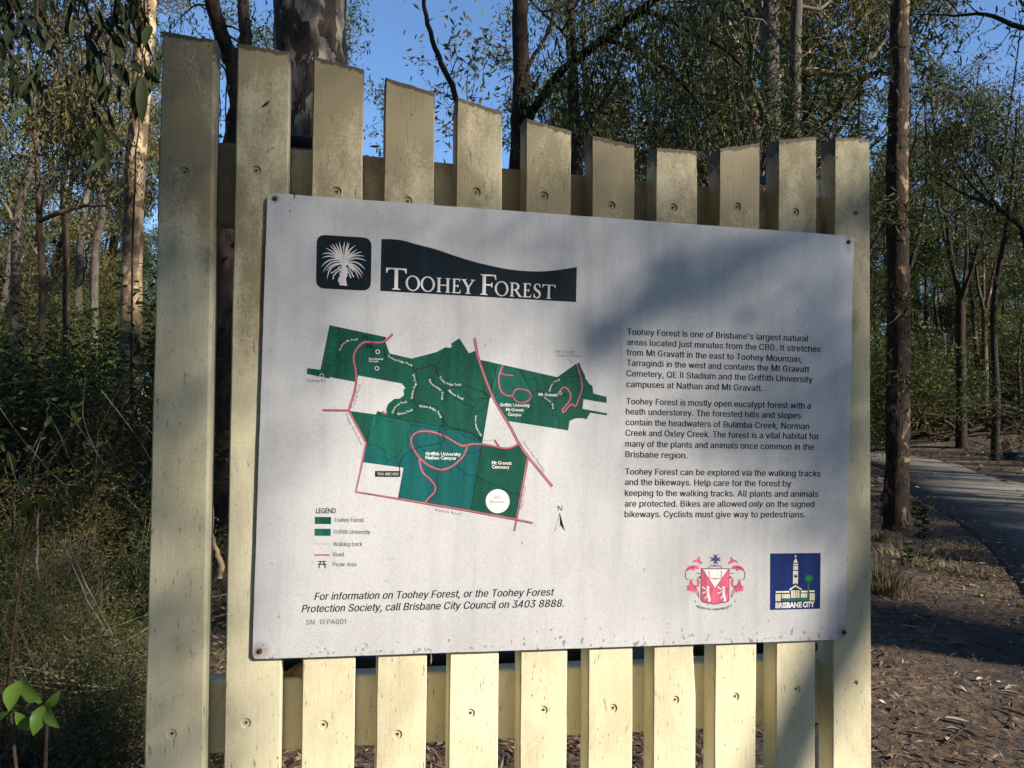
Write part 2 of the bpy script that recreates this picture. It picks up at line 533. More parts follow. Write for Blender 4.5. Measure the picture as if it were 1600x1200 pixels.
def far_tree(x, y, vi, sc):
    key = 't' if vi < 6 else ('f' if vi < 9 else 'b')
    lab, cat, grp = GL[key]
    if key == 't': lab = lab % ("grey" if V[vi][1] is BARK_GREY else "dark")
    z_ = zone(x, y); far_ = "distant " if y > 42 else ""
    lab = far_ + lab + " " + z_; grp = lab.replace("tree ", "trees ").replace("eucalypt ", "eucalypts ").replace("gum ", "gums ")
    (tm, cm), a, c = V[vi]
    placed.append((x, y))
    return place({'t': "eucalypt_tree", 'f': "forked_gum_tree", 'b': "bushy_tree"}[key], lab, cat, grp, tm, cm, None, None, x, y, rng.uniform(0, 6.28), sc)
# rings of forest, denser with distance; the sky gap above the right end of the sign kept open
for (y0, y1, cnt, lo) in ((17, 26, 20, 0), (26, 40, 50, 1), (40, 60, 75, 1), (60, 95, 80, 1)):
    k = 0; tries = 0
    while k < cnt and tries < 3000:
        tries += 1
        y = rng.uniform(y0, y1); x = rng.uniform(-.85 * y - 3, .95 * y + 4)
        px = 800 + 1250 * x / y
        if not tree_ok(x, y): continue
        if min([math.hypot(x - a, y - b_) for a, b_ in placed] or [99]) < 1.9: continue
        if 520 < px < 860 and y < 60:          # open sky above the sign
            vi = rng.choice((9, 10, 11)); sc = rng.uniform(.35, .6) * y / 26
            if y < 26: continue
        elif px > 1440 and y < 34:
            vi = rng.choice((9, 11)); sc = rng.uniform(.4, .7)
            if y < 27: continue
        elif px > 1440:
            vi = rng.choice((0, 1, 2, 3, 6, 7, 8, 9)); sc = rng.uniform(.6, .85)
        elif px < 420:
            vi = rng.choice((0, 1, 3, 4, 6, 8)) if rng.random() < .12 else rng.choice((9, 10, 11)); sc = rng.uniform(.75, 1.0) * (1 if vi < 9 else y / 34)
        else:
            vi = rng.choice((0, 1, 2, 3, 4, 5, 6, 7, 8, 9, 10, 11)); sc = rng.uniform(.8, 1.15)
        if 520 < px < 860 and y >= 60:
            vi = rng.choice((0, 3, 9, 10)); sc = rng.uniform(.5, .75)
        far_tree(x, y, vi, sc); k += 1
# trees either side of the frame and behind the camera, which shade the clearing
for (x, y, vi, sc) in ((15.5, 9.5, 3, .95), (19, 7.5, 6, 1.0), (25, 0, 1, 1.0), (24, 10, 4, 1.1), (27, -3, 0, 1.1), 
                       (17, -16, 2, 1.0), (9, -16, 4, 1.0), (1, -9, 5, .9), (-7, -7, 7, 1.0), (-12, 0, 3, 1.0), (-15, 6, 8, 1.0), (19.5, 14, 2, 1.0), (-3.5, -5.5, 10, .9)):
    far_tree(x, y, vi, sc)
# rest of the forest all round
for k in range(95):
    a = rng.uniform(math.pi * .95, math.pi * 2.05); r = rng.uniform(8, 24) if k < 55 else rng.uniform(24, 60)
    x, y = r * math.cos(a), r * math.sin(a)
    if tree_ok(x, y) and y < 1.5: far_tree(x, y, rng.choice((0, 1, 2, 3, 4, 5, 6, 7, 8, 9, 10, 11)), rng.uniform(.9, 1.25))
# a big forked gum right of the path tree, as in the photograph
def special(name, label, x, y, mesh_pair, tmat, cmat, rot=0, sc=1):
    return place(name, label, "tree", None, mesh_pair[0], mesh_pair[1], tmat, cmat, x, y, rot, sc)
for k in range(26):
    for _ in range(30):
        y = srng.uniform(24, 46); x = srng.uniform(.44 * y, .68 * y)
        if path_gap(np.array(x), np.array(y)) > 1 and math.hypot(x - 18, y - 28) > 2.5: break
    r = random.Random(900 + k)
    H_ = r.uniform(8, 13); r0_ = r.uniform(.05, .12)
    if k < 8: POLE = globals().setdefault('POLES', []); POLE.append(gen_tree(900 + k, H_, r0_, .55, 8, 2.0, 5200, .16, .036, .34, .03))
    tm, cm = POLES[k % 8]
    far_l = "far " if y > 36 else ""
    o = place("young_gum_tree", far_l + "slim straight young gum beyond the path right of the sign", "tree", far_l + "slim straight young gums beyond the path", tm, cm, BARK_BROWN if k % 2 else BARK_DARK, LEAF_EUC, x, y, r.uniform(0, 6), r.uniform(.85, 1.15))
p = ground_at(1502, 705)
special("forked_gum_tree", "tall forked gum with four upright stems beyond the path, right of the dark trunk", at(1502, 650, 27).x, 27,
        gen_tree(31, 13.5, .15, .52, 12, 3.2, 9000, .15, .035, .34, forked=4), BARK_DARK, LEAF_OLIVE, .4)
special("forked_gum_tree", "thinner forked gum with pale twigs just right of the tall forked gum", at(1538, 650, 29).x, 29,
        gen_tree(37, 12, .12, .50, 9, 2.6, 3500, .15, .035, .34, forked=3), BARK_BROWN, LEAF_OLIVE, 1.4)

# -------- shrubs of the understorey
S = []
def gen_shrub(seed, H, n_stem, leaves, ll, lw, spread=.9, clump=.2, curved=True, hang=.2):
    rg = random.Random(seed); nr = np.random.default_rng(seed)
    tb = Tubes(); tips = []
    for i in range(n_stem):
        az = rg.uniform(0, 6.28)
        d = Vector((math.cos(az) * spread * rg.random(), math.sin(az) * spread * rg.random(), 1))
        branch(tb, rg, (math.cos(az) * .08, math.sin(az) * .08, -.1), d, H * rg.uniform(.55, .9), .012 + .006 * H, 1, tips, .16, 5, .003, (4, 6), .05)
    nrm = nr.integers(0, len(tips), max(1, leaves // 8))
    c = add_clumps([tips[k] for k in nrm], nr, 8, clump)
    c[:, 2] = np.maximum(c[:, 2], .05)
    return tb.mesh("stem"), leaf_mesh("foliage", c, ll, lw, nr, hang, curved)
SH = []
for s in range(3): SH.append((gen_shrub(200 + s, 2.6, 7, 3400, .085, .030, .9, .22), BARK_BROWN, (LEAF_DARK, LEAF_SCRUB, LEAF_SCRUB)[s]))
for s in range(2): SH.append((gen_shrub(210 + s, 1.5, 8, 2400, .060, .022, 1.1, .18), TWIG, LEAF_SCRUB))
for s in range(2): SH.append((gen_shrub(220 + s, 2.2, 9, 2400, .10, .020, .8, .24), TWIG, LEAF_OLIVE))
for s in range(2): SH.append((gen_shrub(230 + s, 3.4, 6, 3400, .12, .030, .7, .28), BARK_BROWN, LEAF_SCRUB))
for s in range(2): SH.append((gen_shrub(240 + s, 1.6, 14, 260, .06, .02, 1.2, .2), TWIG, LEAF_DRY))
for (tm, cm), tmat, cmat in SH:
    tm.materials.append(tmat); cm.materials.append(cmat)
SL = ["dark green leafy shrub in the undergrowth", "low dense shrub in the undergrowth", "thin olive shrub with pale twigs in the undergrowth", "tall long-leaved shrub in the undergrowth", "nearly bare twiggy bush in the undergrowth"]
def shrub(x, y, vi, sc, label=None, group=True):
    ki = 0 if vi < 3 else 1 if vi < 5 else 2 if vi < 7 else 3 if vi < 9 else 4
    (tm, cm), a, c = SH[vi]
    lb = SL[ki].replace("in the undergrowth", zone(x, y)) + (", at the back" if y > 20 else "")
    o = empty("shrub", (x, y, float(ground_h(x, y)) - .02), label or lb, "shrub", None if label else lb.replace("shrub ", "shrubs ").replace("bush ", "bushes "))
    o.rotation_euler = (0, 0, rng.uniform(0, 6.28)); o.scale = (sc, sc, sc * rng.uniform(.85, 1.15))
    link("stem", tm, None, o); link("foliage", cm, None, o)
    return o
srng = random.Random(5)
rng = random.Random(77)
# left of the sign: a thick wall of undergrowth
for (y0, y1, cnt) in ((6.6, 8, 9), (8, 11, 24), (11, 18, 32)):
    for k in range(cnt):
        y = srng.uniform(y0, y1); x = srng.uniform(-.78 * y - 1, -.24 * y)
        vi = srng.choice((0, 1, 3, 5, 6, 5, 6, 7, 8, 9, 10, 9)) if y > 7 else srng.choice((3, 4, 5, 6, 9, 10, 9))
        shrub(x, y, vi, srng.uniform(.7, 1.15) if y > 7 else srng.uniform(.45, .75))
# low scrub and dead bushes nearer the viewer on the left
for k in range(34):
    y = srng.uniform(3.6, 7.2); x = srng.uniform(-.66 * y - .3, -.30 * y - .1)
    shrub(x, y, srng.choice((9, 10, 5, 3, 4, 3, 4)), srng.uniform(.25, .5) * (.6 if y < 4.6 else 1))
for k in range(16):
    y = srng.uniform(2.9, 4.6); x = srng.uniform(-.66 * y - .2, -.36 * y)
    shrub(x, y, srng.choice((3, 4, 10, 5, 3)), srng.uniform(.16, .28))
# behind the sign and to the right, beyond the path
for k in range(90):
    y = srng.uniform(15, 44); x = srng.uniform(-.3 * y, .85 * y)
    if path_gap(np.array(x), np.array(y)) < .8 or math.hypot(x - 18, y - 29) < 3.4 or (1440 < 800 + 1250 * x / y < 1640 and y < 30): continue
    shrub(x, y, srng.choice((0, 1, 2, 3, 5, 6, 7, 8, 10)), srng.uniform(.7, 1.4))
for k in range(130):
    y = srng.uniform(20, 42); x = srng.uniform(.36 * y, .75 * y)
    if path_gap(np.array(x), np.array(y)) < 1.0 or math.hypot(x - 18, y - 28) < 3.4 or (1440 < 800 + 1250 * x / y < 1640 and y < 30): continue
    shrub(x, y, srng.choice((0, 1, 2, 7, 8, 5, 10)), srng.uniform(.8, 1.6) * (1 if y > 26 else .5))
for k in range(14):
    y = srng.uniform(6, 13); x = srng.uniform(-.2 * y, .20 * y)
    shrub(x, y, srng.choice((0, 1, 2, 3, 7)), srng.uniform(.6, 1.0))

# -------- individual trees of the foreground
def tubes_px(tb, pts, rads, k=7, sub=4, rgn=None, jit=0.0, rough=0.0):
    """pts: (px, py, depth)"""
    P = smooth_path([at(*q) for q in pts], sub, rgn, jit)
    tb.add(P, lerp_list(rads, len(P)), k, rough, rgn)
    return P
def custom_tree(name, label, base, trunk_tb, leaf_pts, per, rad_, ll, lw, bark, leafm, seed, hang=.9, curved=True, cat="tree"):
    o = empty(name, base, label, cat)
    inv = Vector(base)
    v = np.array(trunk_tb.v) - np.array(base)
    tm = mesh_np("trunk", v, np.array(trunk_tb.f), smooth=True)
    link("trunk", tm, bark, o)
    if leaf_pts:
        nr = np.random.default_rng(seed)
        c = add_clumps(leaf_pts, nr, per, rad_) - np.array(base)
        link("crown", leaf_mesh("crown", c, ll, lw, nr, hang, curved), leafm, o)
    return o
def gbase(p): return (p.x, p.y, float(ground_h(p.x, p.y)))
def to_ground(px, py, Y):
    q = at(px, py, Y); return Vector((q.x, q.y, float(ground_h(q.x, q.y)) - .15))
R_ = random.Random(3)

# big mottled gum behind the left pickets
tb = Tubes()
P = [to_ground(500, 700, 8.2), at(497, 520, 8.2), at(494, 230, 8.2), at(485, 60, 8.2), at(482, -120, 8.2), at(470, -600, 8.2), at(455, -1300, 8.4)]
PP = smooth_path(P, 5, R_, .015)
tb.add(PP, lerp_list([.47, .40, .385, .37, .36, .30, .2], len(PP)), 20, .035, R_)
tips = []
for k in range(7):
    branch(tb, R_, PP[-1 - k % 4], (R_.uniform(-1, 1), R_.uniform(-1, 1), R_.uniform(.2, .8)), 3.2, .09, 2, tips)
custom_tree("gum_tree", "very thick gum trunk with mottled grey and cream bark behind the left pickets", gbase(P[0]), tb, tips, 40, .35, .15, .03, BARK_GUM, LEAF_EUC, 1)
# strip of loose red-brown bark peeling from it
# (its crown is far above the frame)

# twin dark stems between the first two pickets
tb = Tubes(); tips = []
a = tubes_px(tb, [(352, 620, 6.5), (356, 300, 6.5), (371, 170, 6.4), (366, 105, 6.4), (345, 50, 6.3), (330, -10, 6.2), (300, -200, 6.0)], [.10, .085, .075, .07, .06, .055, .05], 8, 5, R_, .012, .1)
b2 = tubes_px(tb, [(371, 170, 6.4), (384, 90, 6.5), (381, 20, 6.6), (378, -60, 6.7), (390, -260, 6.8)], [.06, .055, .05, .045, .04], 7, 4, R_, .01, .1)
base = to_ground(352, 700, 6.5)
tb.add([base, a[0]], [.12, .10], 8)
for q in ((300, 60), (285, 20), (320, 100), (418, 60), (405, 110), (345, 190), (350, 240), (400, 10), (300, 5), (270, 45)):
    src = a[min(len(a) - 1, int(len(a) * R_.uniform(.4, .8)))]
    tgt = at(q[0], q[1], R_.uniform(6.0, 6.9))
    mid = (src + tgt) / 2 + Vector((0, 0, R_.uniform(-.1, .15)))
    tb.add(smooth_path([src, mid, tgt], 3, R_, .01), lerp_list([.012, .007, .003], 7), 4)
    tips += [tgt[:], (tgt * .6 + mid * .4)[:]]
custom_tree("twin_stemmed_tree", "dark rough tree whose stem forks in two above the gap between the first two pickets", gbase(base), tb, tips, 12, .13, .06, .014, BARK_DARK, LEAF_DARK, 2)

# bare leaning branch of a dead sapling above the fifth picket
tb = Tubes()
base = to_ground(790, 700, 6)
a = tubes_px(tb, [(788, 640, 6), (770, 420, 6), (738, 260, 6), (712, 150, 6), (690, 100, 6), (672, 50, 6), (661, -5, 6), (655, -90, 6), (665, -220, 6)], [.034, .03, .026, .023, .021, .019, .016, .013, .008], 6, 4, R_, .006)
tb.add([base, a[0]], [.04, .034], 6)
tubes_px(tb, [(705, 118, 6), (709, 103, 5.98), (716, 90, 5.95)], [.007, .005, .002], 4, 2)
tubes_px(tb, [(703, 116, 6), (696, 114, 6.02), (690, 112, 6.05)], [.005, .004, .002], 4, 2)
tubes_px(tb, [(667, 35, 6), (673, 30, 5.98), (677, 29, 5.95)], [.006, .004, .002], 4, 2)
custom_tree("dead_sapling", "thin bare dead sapling with a crooked dark stem above the fifth picket", gbase(base), tb, None, 0, 0, 0, 0, BARK_DARK, None, 3)

# dark trunk behind the sixth picket with long branches to the right
tb = Tubes(); tips = []
base = to_ground(806, 700, 9)
a = tubes_px(tb, [(806, 660, 9), (808, 400, 9), (810, 230, 9), (814, 120, 9), (812, 40, 9), (813, -60, 9), (808, -400, 9), (800, -700, 9)], [.125, .115, .105, .10, .09, .085, .06, .03], 9, 5, R_, .012, .05)
tb.add([base, a[0]], [.16, .125], 9)
lim = []
lim.append(tubes_px(tb, [(812, 250, 9), (828, 185, 8.9), (848, 150, 8.8), (880, 110, 8.6), (930, 70, 8.4), (985, 28, 8.2), (1030, -5, 8.0), (1090, -50, 7.8)], [.07, .055, .052, .05, .047, .043, .038, .03], 7, 4, R_, .008))
lim.append(tubes_px(tb, [(814, 150, 9), (830, 95, 9.1), (852, 60, 9.2), (862, 30, 9.3), (868, 10, 9.3), (890, 0, 9.4)], [.03, .028, .025, .022, .018, .012], 6, 4, R_, .008))
lim.append(tubes_px(tb, [(868, 12, 9.3), (850, 18, 9.4), (838, 12, 9.5), (828, -5, 9.6)], [.014, .012, .010, .006], 5, 3))
lim.append(tubes_px(tb, [(1000, 14, 8.1), (1040, 28, 8.1), (1080, 50, 8.2), (1130, 75, 8.4), (1160, 105, 8.6)], [.035, .03, .026, .018, .010], 6, 4, R_, .008))
lim.append(tubes_px(tb, [(945, 60, 8.3), (985, 75, 8.4), (1020, 95, 8.6), (1060, 125, 8.8), (1090, 160, 9.0), (1120, 200, 9.1)], [.028, .026, .022, .018, .013, .007], 6, 4, R_, .008))
lim.append(tubes_px(tb, [(918, 190, 8.3), (925, 140, 8.3), (930, 95, 8.4)], [.006, .009, .011], 4, 3, R_, .01))
lim.append(tubes_px(tb, [(934, 212, 8.6), (927, 160, 8.6), (940, 120, 8.6), (947, 92, 8.5)], [.012, .010, .008, .008], 4, 3, R_, .01))
for q in lim[0][8:]: 
    for _ in range(3): tips.append((q + Vector((R_.gauss(0, .22), R_.gauss(0, .3), -abs(R_.gauss(.1, .3)))))[:])
for q in lim[1][6:]: 
    for _ in range(1): tips.append((q + Vector((R_.gauss(0, .15), R_.gauss(0, .15), R_.gauss(-.1, .15))))[:])
for L in (lim[3], lim[4]):
    for q in L[3:]:
        for _ in range(2): tips.append((q + Vector((R_.gauss(0, .25), R_.gauss(0, .3), R_.gauss(-.12, .22))))[:])
for (x, y, n_, sx, sy) in ((880, 165, 14, 34, 20), (905, 90, 12, 30, 26), (950, 30, 22, 40, 25), (1010, 70, 20, 45, 35), (1050, 20, 20, 50, 25), (868, 190, 6, 18, 12), (930, 130, 6, 20, 25)):
    for _ in range(n_):
        tips.append(at(R_.gauss(x, sx), R_.gauss(y, sy), R_.uniform(7.9, 9.0))[:])
custom_tree("dark_gum_tree", "slim dark-barked gum behind the sixth picket with a long branch arching to the right", gbase(base), tb, tips, 16, .14, .105, .019, BARK_DARK, LEAF_EUC, 4, 1.1)

# trees behind the right half of the sign
def simple_px(name, label, pts, rads, bark, leafm, seed, nl=6, Ll=2.6, per=24, clump=.3, start=.35, ll=.13, lw=.028, kk=9, zlo=0, dirs=None):
    tb = Tubes(); tips = []
    r = random.Random(seed)
    base = to_ground(pts[0][0], pts[0][1], pts[0][2])
    P = smooth_path([base] + [at(*q) for q in pts[1:]], 5, r, .01)
    rr = lerp_list(rads, len(P))
    tb.add(P, rr, kk, .05, r)
    for k in range(nl):
        t = start + (1 - start) * (k + .5) / nl
        i = min(len(P) - 2, int(t * len(P)))
        az = r.uniform(0, 6.28)
        branch(tb, r, P[i], (math.cos(az), math.sin(az), r.uniform(.2, .7)), Ll * r.uniform(.6, 1.1), rr[i] * .4, 2, tips)
    return custom_tree(name, label, gbase(base), tb, tips, per if tips else 0, clump, ll, lw, bark, leafm, seed)
simple_px("grey_gum_tree", "straight grey gum trunk behind the ninth picket", [(1208, 700, 14), (1206, 400, 14), (1204, 200, 14), (1203, 60, 14), (1200, -100, 14), (1196, -500, 14.2)], [.20, .185, .175, .165, .15, .08], BARK_GREY, LEAF_EUC, 21, 6, 3.0, 5, .32)
simple_px("grey_gum_tree", "smooth slender grey trunk behind the tenth picket, close to the right of the straighter gum", [(1242, 700, 12), (1240, 400, 12), (1241, 200, 12), (1244, 60, 12), (1246, -100, 12), (1250, -500, 12.2)], [.11, .10, .095, .085, .075, .04], BARK_GREY, LEAF_EUC, 22, 5, 2.4, 5, .3)
simple_px("yellow_gum_tree", "leaning yellowish trunk behind the eighth picket", [(1200, 700, 16), (1190, 420, 16), (1180, 200, 16), (1150, 80, 15.8), (1128, 20, 15.6), (1100, -80, 15.4), (1080, -400, 15)], [.15, .14, .12, .11, .10, .09, .05], BARK_PALE, LEAF_OLIVE, 23, 9, 3.0, 9, .36, .3)
simple_px("pale_limbed_tree", "crooked tree with a pale sunlit limb reaching right above the tenth picket", [(1180, 700, 15), (1176, 500, 15), (1190, 300, 15), (1212, 122, 15), (1260, 110, 15), (1315, 116, 14.8), (1360, 90, 14.6), (1400, 40, 14.5)], [.11, .10, .09, .075, .065, .055, .04, .02], BARK_PALE, LEAF_OLIVE, 24, 5, 1.8, 6, .3, .4)
# acacia-like long-leaved tree low behind pickets 9 to 11
tb = Tubes(); tips = []
base = to_ground(1150, 700, 10.5)
tb.add(smooth_path([base, base + Vector((.1, 0, 2.0)), base + Vector((0, .1, 3.6)), base + Vector((.2, 0, 5.2))], 4, R_, .02), lerp_list([.07, .06, .045, .02], 13), 7)
for (x, y, n_, sx, sy) in ((1130, 175, 50, 55, 40), (1240, 200, 34, 40, 34), (1320, 220, 30, 30, 60), (1060, 200, 22, 30, 30), (1340, 330, 16, 16, 60), (1200, 90, 20, 70, 40), (1290, 120, 26, 50, 40)):
    for _ in range(n_):
        t = at(R_.gauss(x, sx), R_.gauss(y, sy), R_.uniform(9.6, 11.6)); tips.append(t[:])
        if R_.random() < .35:
            s0 = base + Vector((.1, 0, R_.uniform(2.2, 4.6)))
            tb.add(smooth_path([s0, (s0 + t) / 2 + Vector((0, 0, .25)), t], 3, R_, .02), lerp_list([.016, .01, .004], 7), 4)
custom_tree("wattle_tree", "dark wattle with long drooping leaves filling the space behind the right-hand pickets", gbase(base), tb, tips, 16, .2, .16, .019, BARK_BROWN, LEAF_DARK, 9, .35)

# trunk right of the sign beside the path
tb = Tubes(); tips = []
base = ground_at(1400, 828)
gz0 = float(ground_h(base.x, base.y))
PF = [Vector((base.x, base.y, gz0 - .2)), Vector((base.x, base.y, gz0 + .05))] + [at(x, y, base.y) for x, y in ((1402, 740), (1403, 620), (1404, 500), (1403, 400), (1402, 300), (1403, 200), (1405, 100), (1406, 0), (1407, -150), (1410, -500))]
PP = smooth_path(PF, 9, R_, .006)
tb.add(PP, lerp_list([.23, .165, .145, .142, .138, .134, .135, .128, .122, .112, .10, .06], len(PP)), 16, .075, R_)
for k in range(6):
    branch(tb, R_, PP[-1 - 2 * k % 9], (R_.uniform(-1, 1), R_.uniform(-1, 1), .5), 2.4, .04, 2, tips)
tips = tips[::2]
for (x, y, n_, sx, sy, dY) in ((1385, 325, 9, 14, 10, -.3), (1440, 330, 6, 14, 8, -.2), (1400, 350, 5, 16, 12, -.4), (1440, 470, 7, 16, 6, -.3), (1385, 480, 6, 12, 10, -.3), (1405, 585, 5, 14, 12, -.3), (1430, 610, 4, 12, 6, -.2), (1378, 560, 4, 8, 14, -.2)):
    src = at(1403, y + 8, base.y)
    for _ in range(n_):
        t = at(R_.gauss(x, sx), R_.gauss(y, sy), base.y + dY + R_.gauss(0, .15)); tips.append(t[:])
        if R_.random() < .5: tb.add(smooth_path([src, (src + t) / 2 + Vector((0, 0, .04)), t], 3), lerp_list([.008, .005, .002], 7), 4)
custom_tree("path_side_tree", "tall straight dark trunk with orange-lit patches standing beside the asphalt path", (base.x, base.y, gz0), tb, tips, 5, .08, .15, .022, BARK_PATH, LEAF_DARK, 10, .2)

# overhanging branches at the top right corner, from a tree outside the frame
tb = Tubes(); tips = []
base = Vector((7.9, 6.2, float(ground_h(7.9, 6.2)) - .1))
crown_p = at(1780, 40, 7.0)
tb.add(smooth_path([base, Vector((7.8, 6.3, 2.2)), Vector((7.5, 6.6, 4.2)), Vector((7.3, 6.6, 6.5))], 4, R_, .02), lerp_list([.14, .12, .09, .04], 13), 8)
L1 = tubes_px(tb, [(1900, 90, 6.6), (1700, 60, 7.0), (1600, 44, 7.2), (1540, 22, 7.4), (1490, 24, 7.6), (1430, 22, 7.8)], [.05, .03, .024, .018, .012, .005], 6, 4, R_, .01)
L2 = tubes_px(tb, [(1640, 50, 7.1), (1600, 10, 7.2), (1580, -30, 7.3)], [.016, .012, .007], 5, 4, R_, .01)
for (s, e) in (((1600, 44), (1560, 75)), ((1570, 33), (1520, 60)), ((1540, 22), (1500, 70)), ((1560, 75), (1520, 100)), ((1500, 24), (1470, -10)), ((1590, 46), (1570, 90)), ((1530, 20), (1500, -6)), ((1480, 24), (1455, 45))):
    s3 = at(s[0], s[1], 7.35); e3 = at(e[0], e[1], 7.35 + R_.uniform(-.3, .3))
    tb.add(smooth_path([s3, (s3 + e3) / 2 + Vector((R_.gauss(0, .03), 0, R_.gauss(0, .03))), e3], 3, R_, .01), lerp_list([.007, .005, .002], 7), 4)
    tips.append(e3[:])
for _ in range(22): tips.append(at(R_.uniform(1560, 1720), R_.uniform(-40, 40), R_.uniform(6.9, 7.5))[:])
custom_tree("overhanging_tree", "tree outside the right edge whose fine bare twigs hang across the top right corner", base, tb, tips, 8, .1, .08, .016, BARK_DARK, LEAF_DARK, 12)
# its neighbour whose long dark branch slants down through the right edge
tb = Tubes(); tips = []
base = to_ground(1640, 700, 15)
P = smooth_path([base, at(1630, 520, 15), at(1606, 390, 15), at(1590, 350, 15), at(1545, 318, 15), at(1500, 300, 15), at(1455, 270, 15)], 4, R_, .02)
tb.add(P, lerp_list([.10, .08, .06, .05, .04, .028, .012], len(P)), 7)
P2 = smooth_path([at(1545, 318, 15), at(1515, 285, 15.2), at(1490, 240, 15.4)], 4, R_, .02); tb.add(P2, lerp_list([.035, .025, .01], len(P2)), 5)
P3 = smooth_path([at(1560, 326, 15), at(1530, 280, 14.8), at(1505, 225, 14.6)], 4, R_, .02); tb.add(P3, lerp_list([.03, .02, .01], len(P3)), 5)
for q in list(P[12:]) + P2 + P3:
    for _ in range(3): tips.append((q + Vector((R_.gauss(0, .4), R_.gauss(0, .5), R_.gauss(.25, .35))))[:])
for _ in range(60): tips.append(at(R_.gauss(1560, 40), R_.gauss(260, 45), R_.uniform(14, 16))[:])
custom_tree("leaning_dark_tree", "dark tree at the right edge with a long branch slanting up left", gbase(base), tb, tips, 12, .26, .12, .026, BARK_DARK, LEAF_DARK, 13)

# gum on the left, sunlit half way up
simple_px("pale_gum_tree", "pale gum trunk lit orange by the sun left of the tallest picket", [(205, 700, 12), (206, 420, 12), (209, 320, 12), (217, 200, 12), (224, 100, 12), (230, 0, 12), (236, -150, 12), (240, -500, 12)], [.17, .155, .15, .145, .14, .14, .12, .07], BARK_PALE, LEAF_EUC, 25, 5, 2.6, 7, .3, .6)
# creeper on its upper part
tb = Tubes(); tips = []
base = to_ground(212, 700, 11.7)
P = smooth_path([base, at(208, 400, 11.7), at(216, 200, 11.75), at(226, 90, 11.8), at(231, 0, 11.8), at(235, -100, 11.8)], 4, R_, .03)
tb.add(P, lerp_list([.02, .016, .012, .01, .008, .005], len(P)), 5)
for q in P[14:]:
    for _ in range(3): tips.append((q + Vector((R_.gauss(0, .09), R_.gauss(-.05, .08), R_.gauss(0, .2))))[:])
custom_tree("creeper", "leafy creeper climbing the shaded top of the pale gum trunk", gbase(base), tb, tips, 14, .08, .07, .03, BARK_DARK, LEAF_DARK, 14, .4, cat="climber")

# small trees with bare crooked pale branches, left
for (lab, pts, rads, sd) in (("crooked small tree with a pale branch leaning right at the left edge", [(20, 700, 13), (24, 420, 13), (28, 335, 13), (48, 260, 13), (66, 190, 13), (90, 110, 13), (70, 20, 13), (60, -60, 13)], [.08, .075, .07, .062, .05, .04, .03, .015], 41),
                             ("thin brown tree among the bushes left of the pale gum", [(100, 700, 14), (104, 420, 14), (98, 300, 14), (108, 220, 14), (120, 150, 14), (150, 80, 14), (160, 0, 14)], [.06, .055, .05, .042, .035, .025, .01], 42),
                             ("slim sapling with red-brown bark in front of the left bushes", [(60, 700, 10), (66, 480, 10), (62, 360, 10), (58, 260, 10), (50, 160, 10), (40, 60, 10)], [.05, .045, .04, .03, .02, .01], 43),
                             ("short forked tree with sparse olive crown half way to the pale gum", [(150, 700, 16), (148, 420, 16), (160, 330, 16), (150, 250, 16), (165, 180, 16), (158, 100, 16)], [.09, .08, .07, .05, .035, .01], 44)):
    simple_px("small_tree", lab, pts, rads, BARK_GREY if sd in (41, 44) else BARK_BROWN, LEAF_OLIVE, sd, 9, 1.7, 9, .26, .42, .10, .024, 7)
for _k, (x0, y0, x1, y1, Yd) in enumerate(((180, 330, 60, 345, 9), (118, 300, 150, 255, 10), (95, 338, 170, 320, 8.5), (15, 338, 5, 315, 8))):
    pass

# eucalypt outside the left edge, whose big hanging leaves fill the top left corner
tb = Tubes(); leaf = []
base = Vector((-2.9, 3.0, float(ground_h(-2.9, 3.0)) - .1))
st = smooth_path([base, Vector((-2.8, 2.9, 1.2)), Vector((-2.6, 2.95, 2.4)), Vector((-2.5, 3.0, 4.0))], 4, R_, .01)
tb.add(st, lerp_list([.06, .05, .04, .02], len(st)), 8)
def hang_branch(pts, r=.008):
    s0 = st[-4]
    q = [s0] + [at(*t) for t in pts]
    P = smooth_path(q, 4, R_, .008)
    tb.add(P, lerp_list([r * 1.6, r, r * .6, r * .3], len(P)), 5)
    return P
hb = [hang_branch([(60, -60, 2.7), (120, -10, 2.6), (150, 60, 2.6), (175, 120, 2.6)]),
      hang_branch([(100, -80, 2.6), (180, -30, 2.5), (215, 20, 2.5), (235, 60, 2.5)]),
      hang_branch([(20, -40, 2.8), (60, 30, 2.8), (90, 80, 2.8), (112, 150, 2.8)]),
      hang_branch([(-40, 0, 2.6), (0, 60, 2.7), (30, 100, 2.7), (50, 130, 2.7)]),
      hang_branch([(90, -60, 2.9), (140, 20, 2.9), (170, 90, 2.9), (150, 180, 2.9), (160, 260, 2.9)], .006),
      hang_branch([(160, -80, 2.5), (205, 0, 2.5), (222, 80, 2.5), (228, 130, 2.45)], .006)]
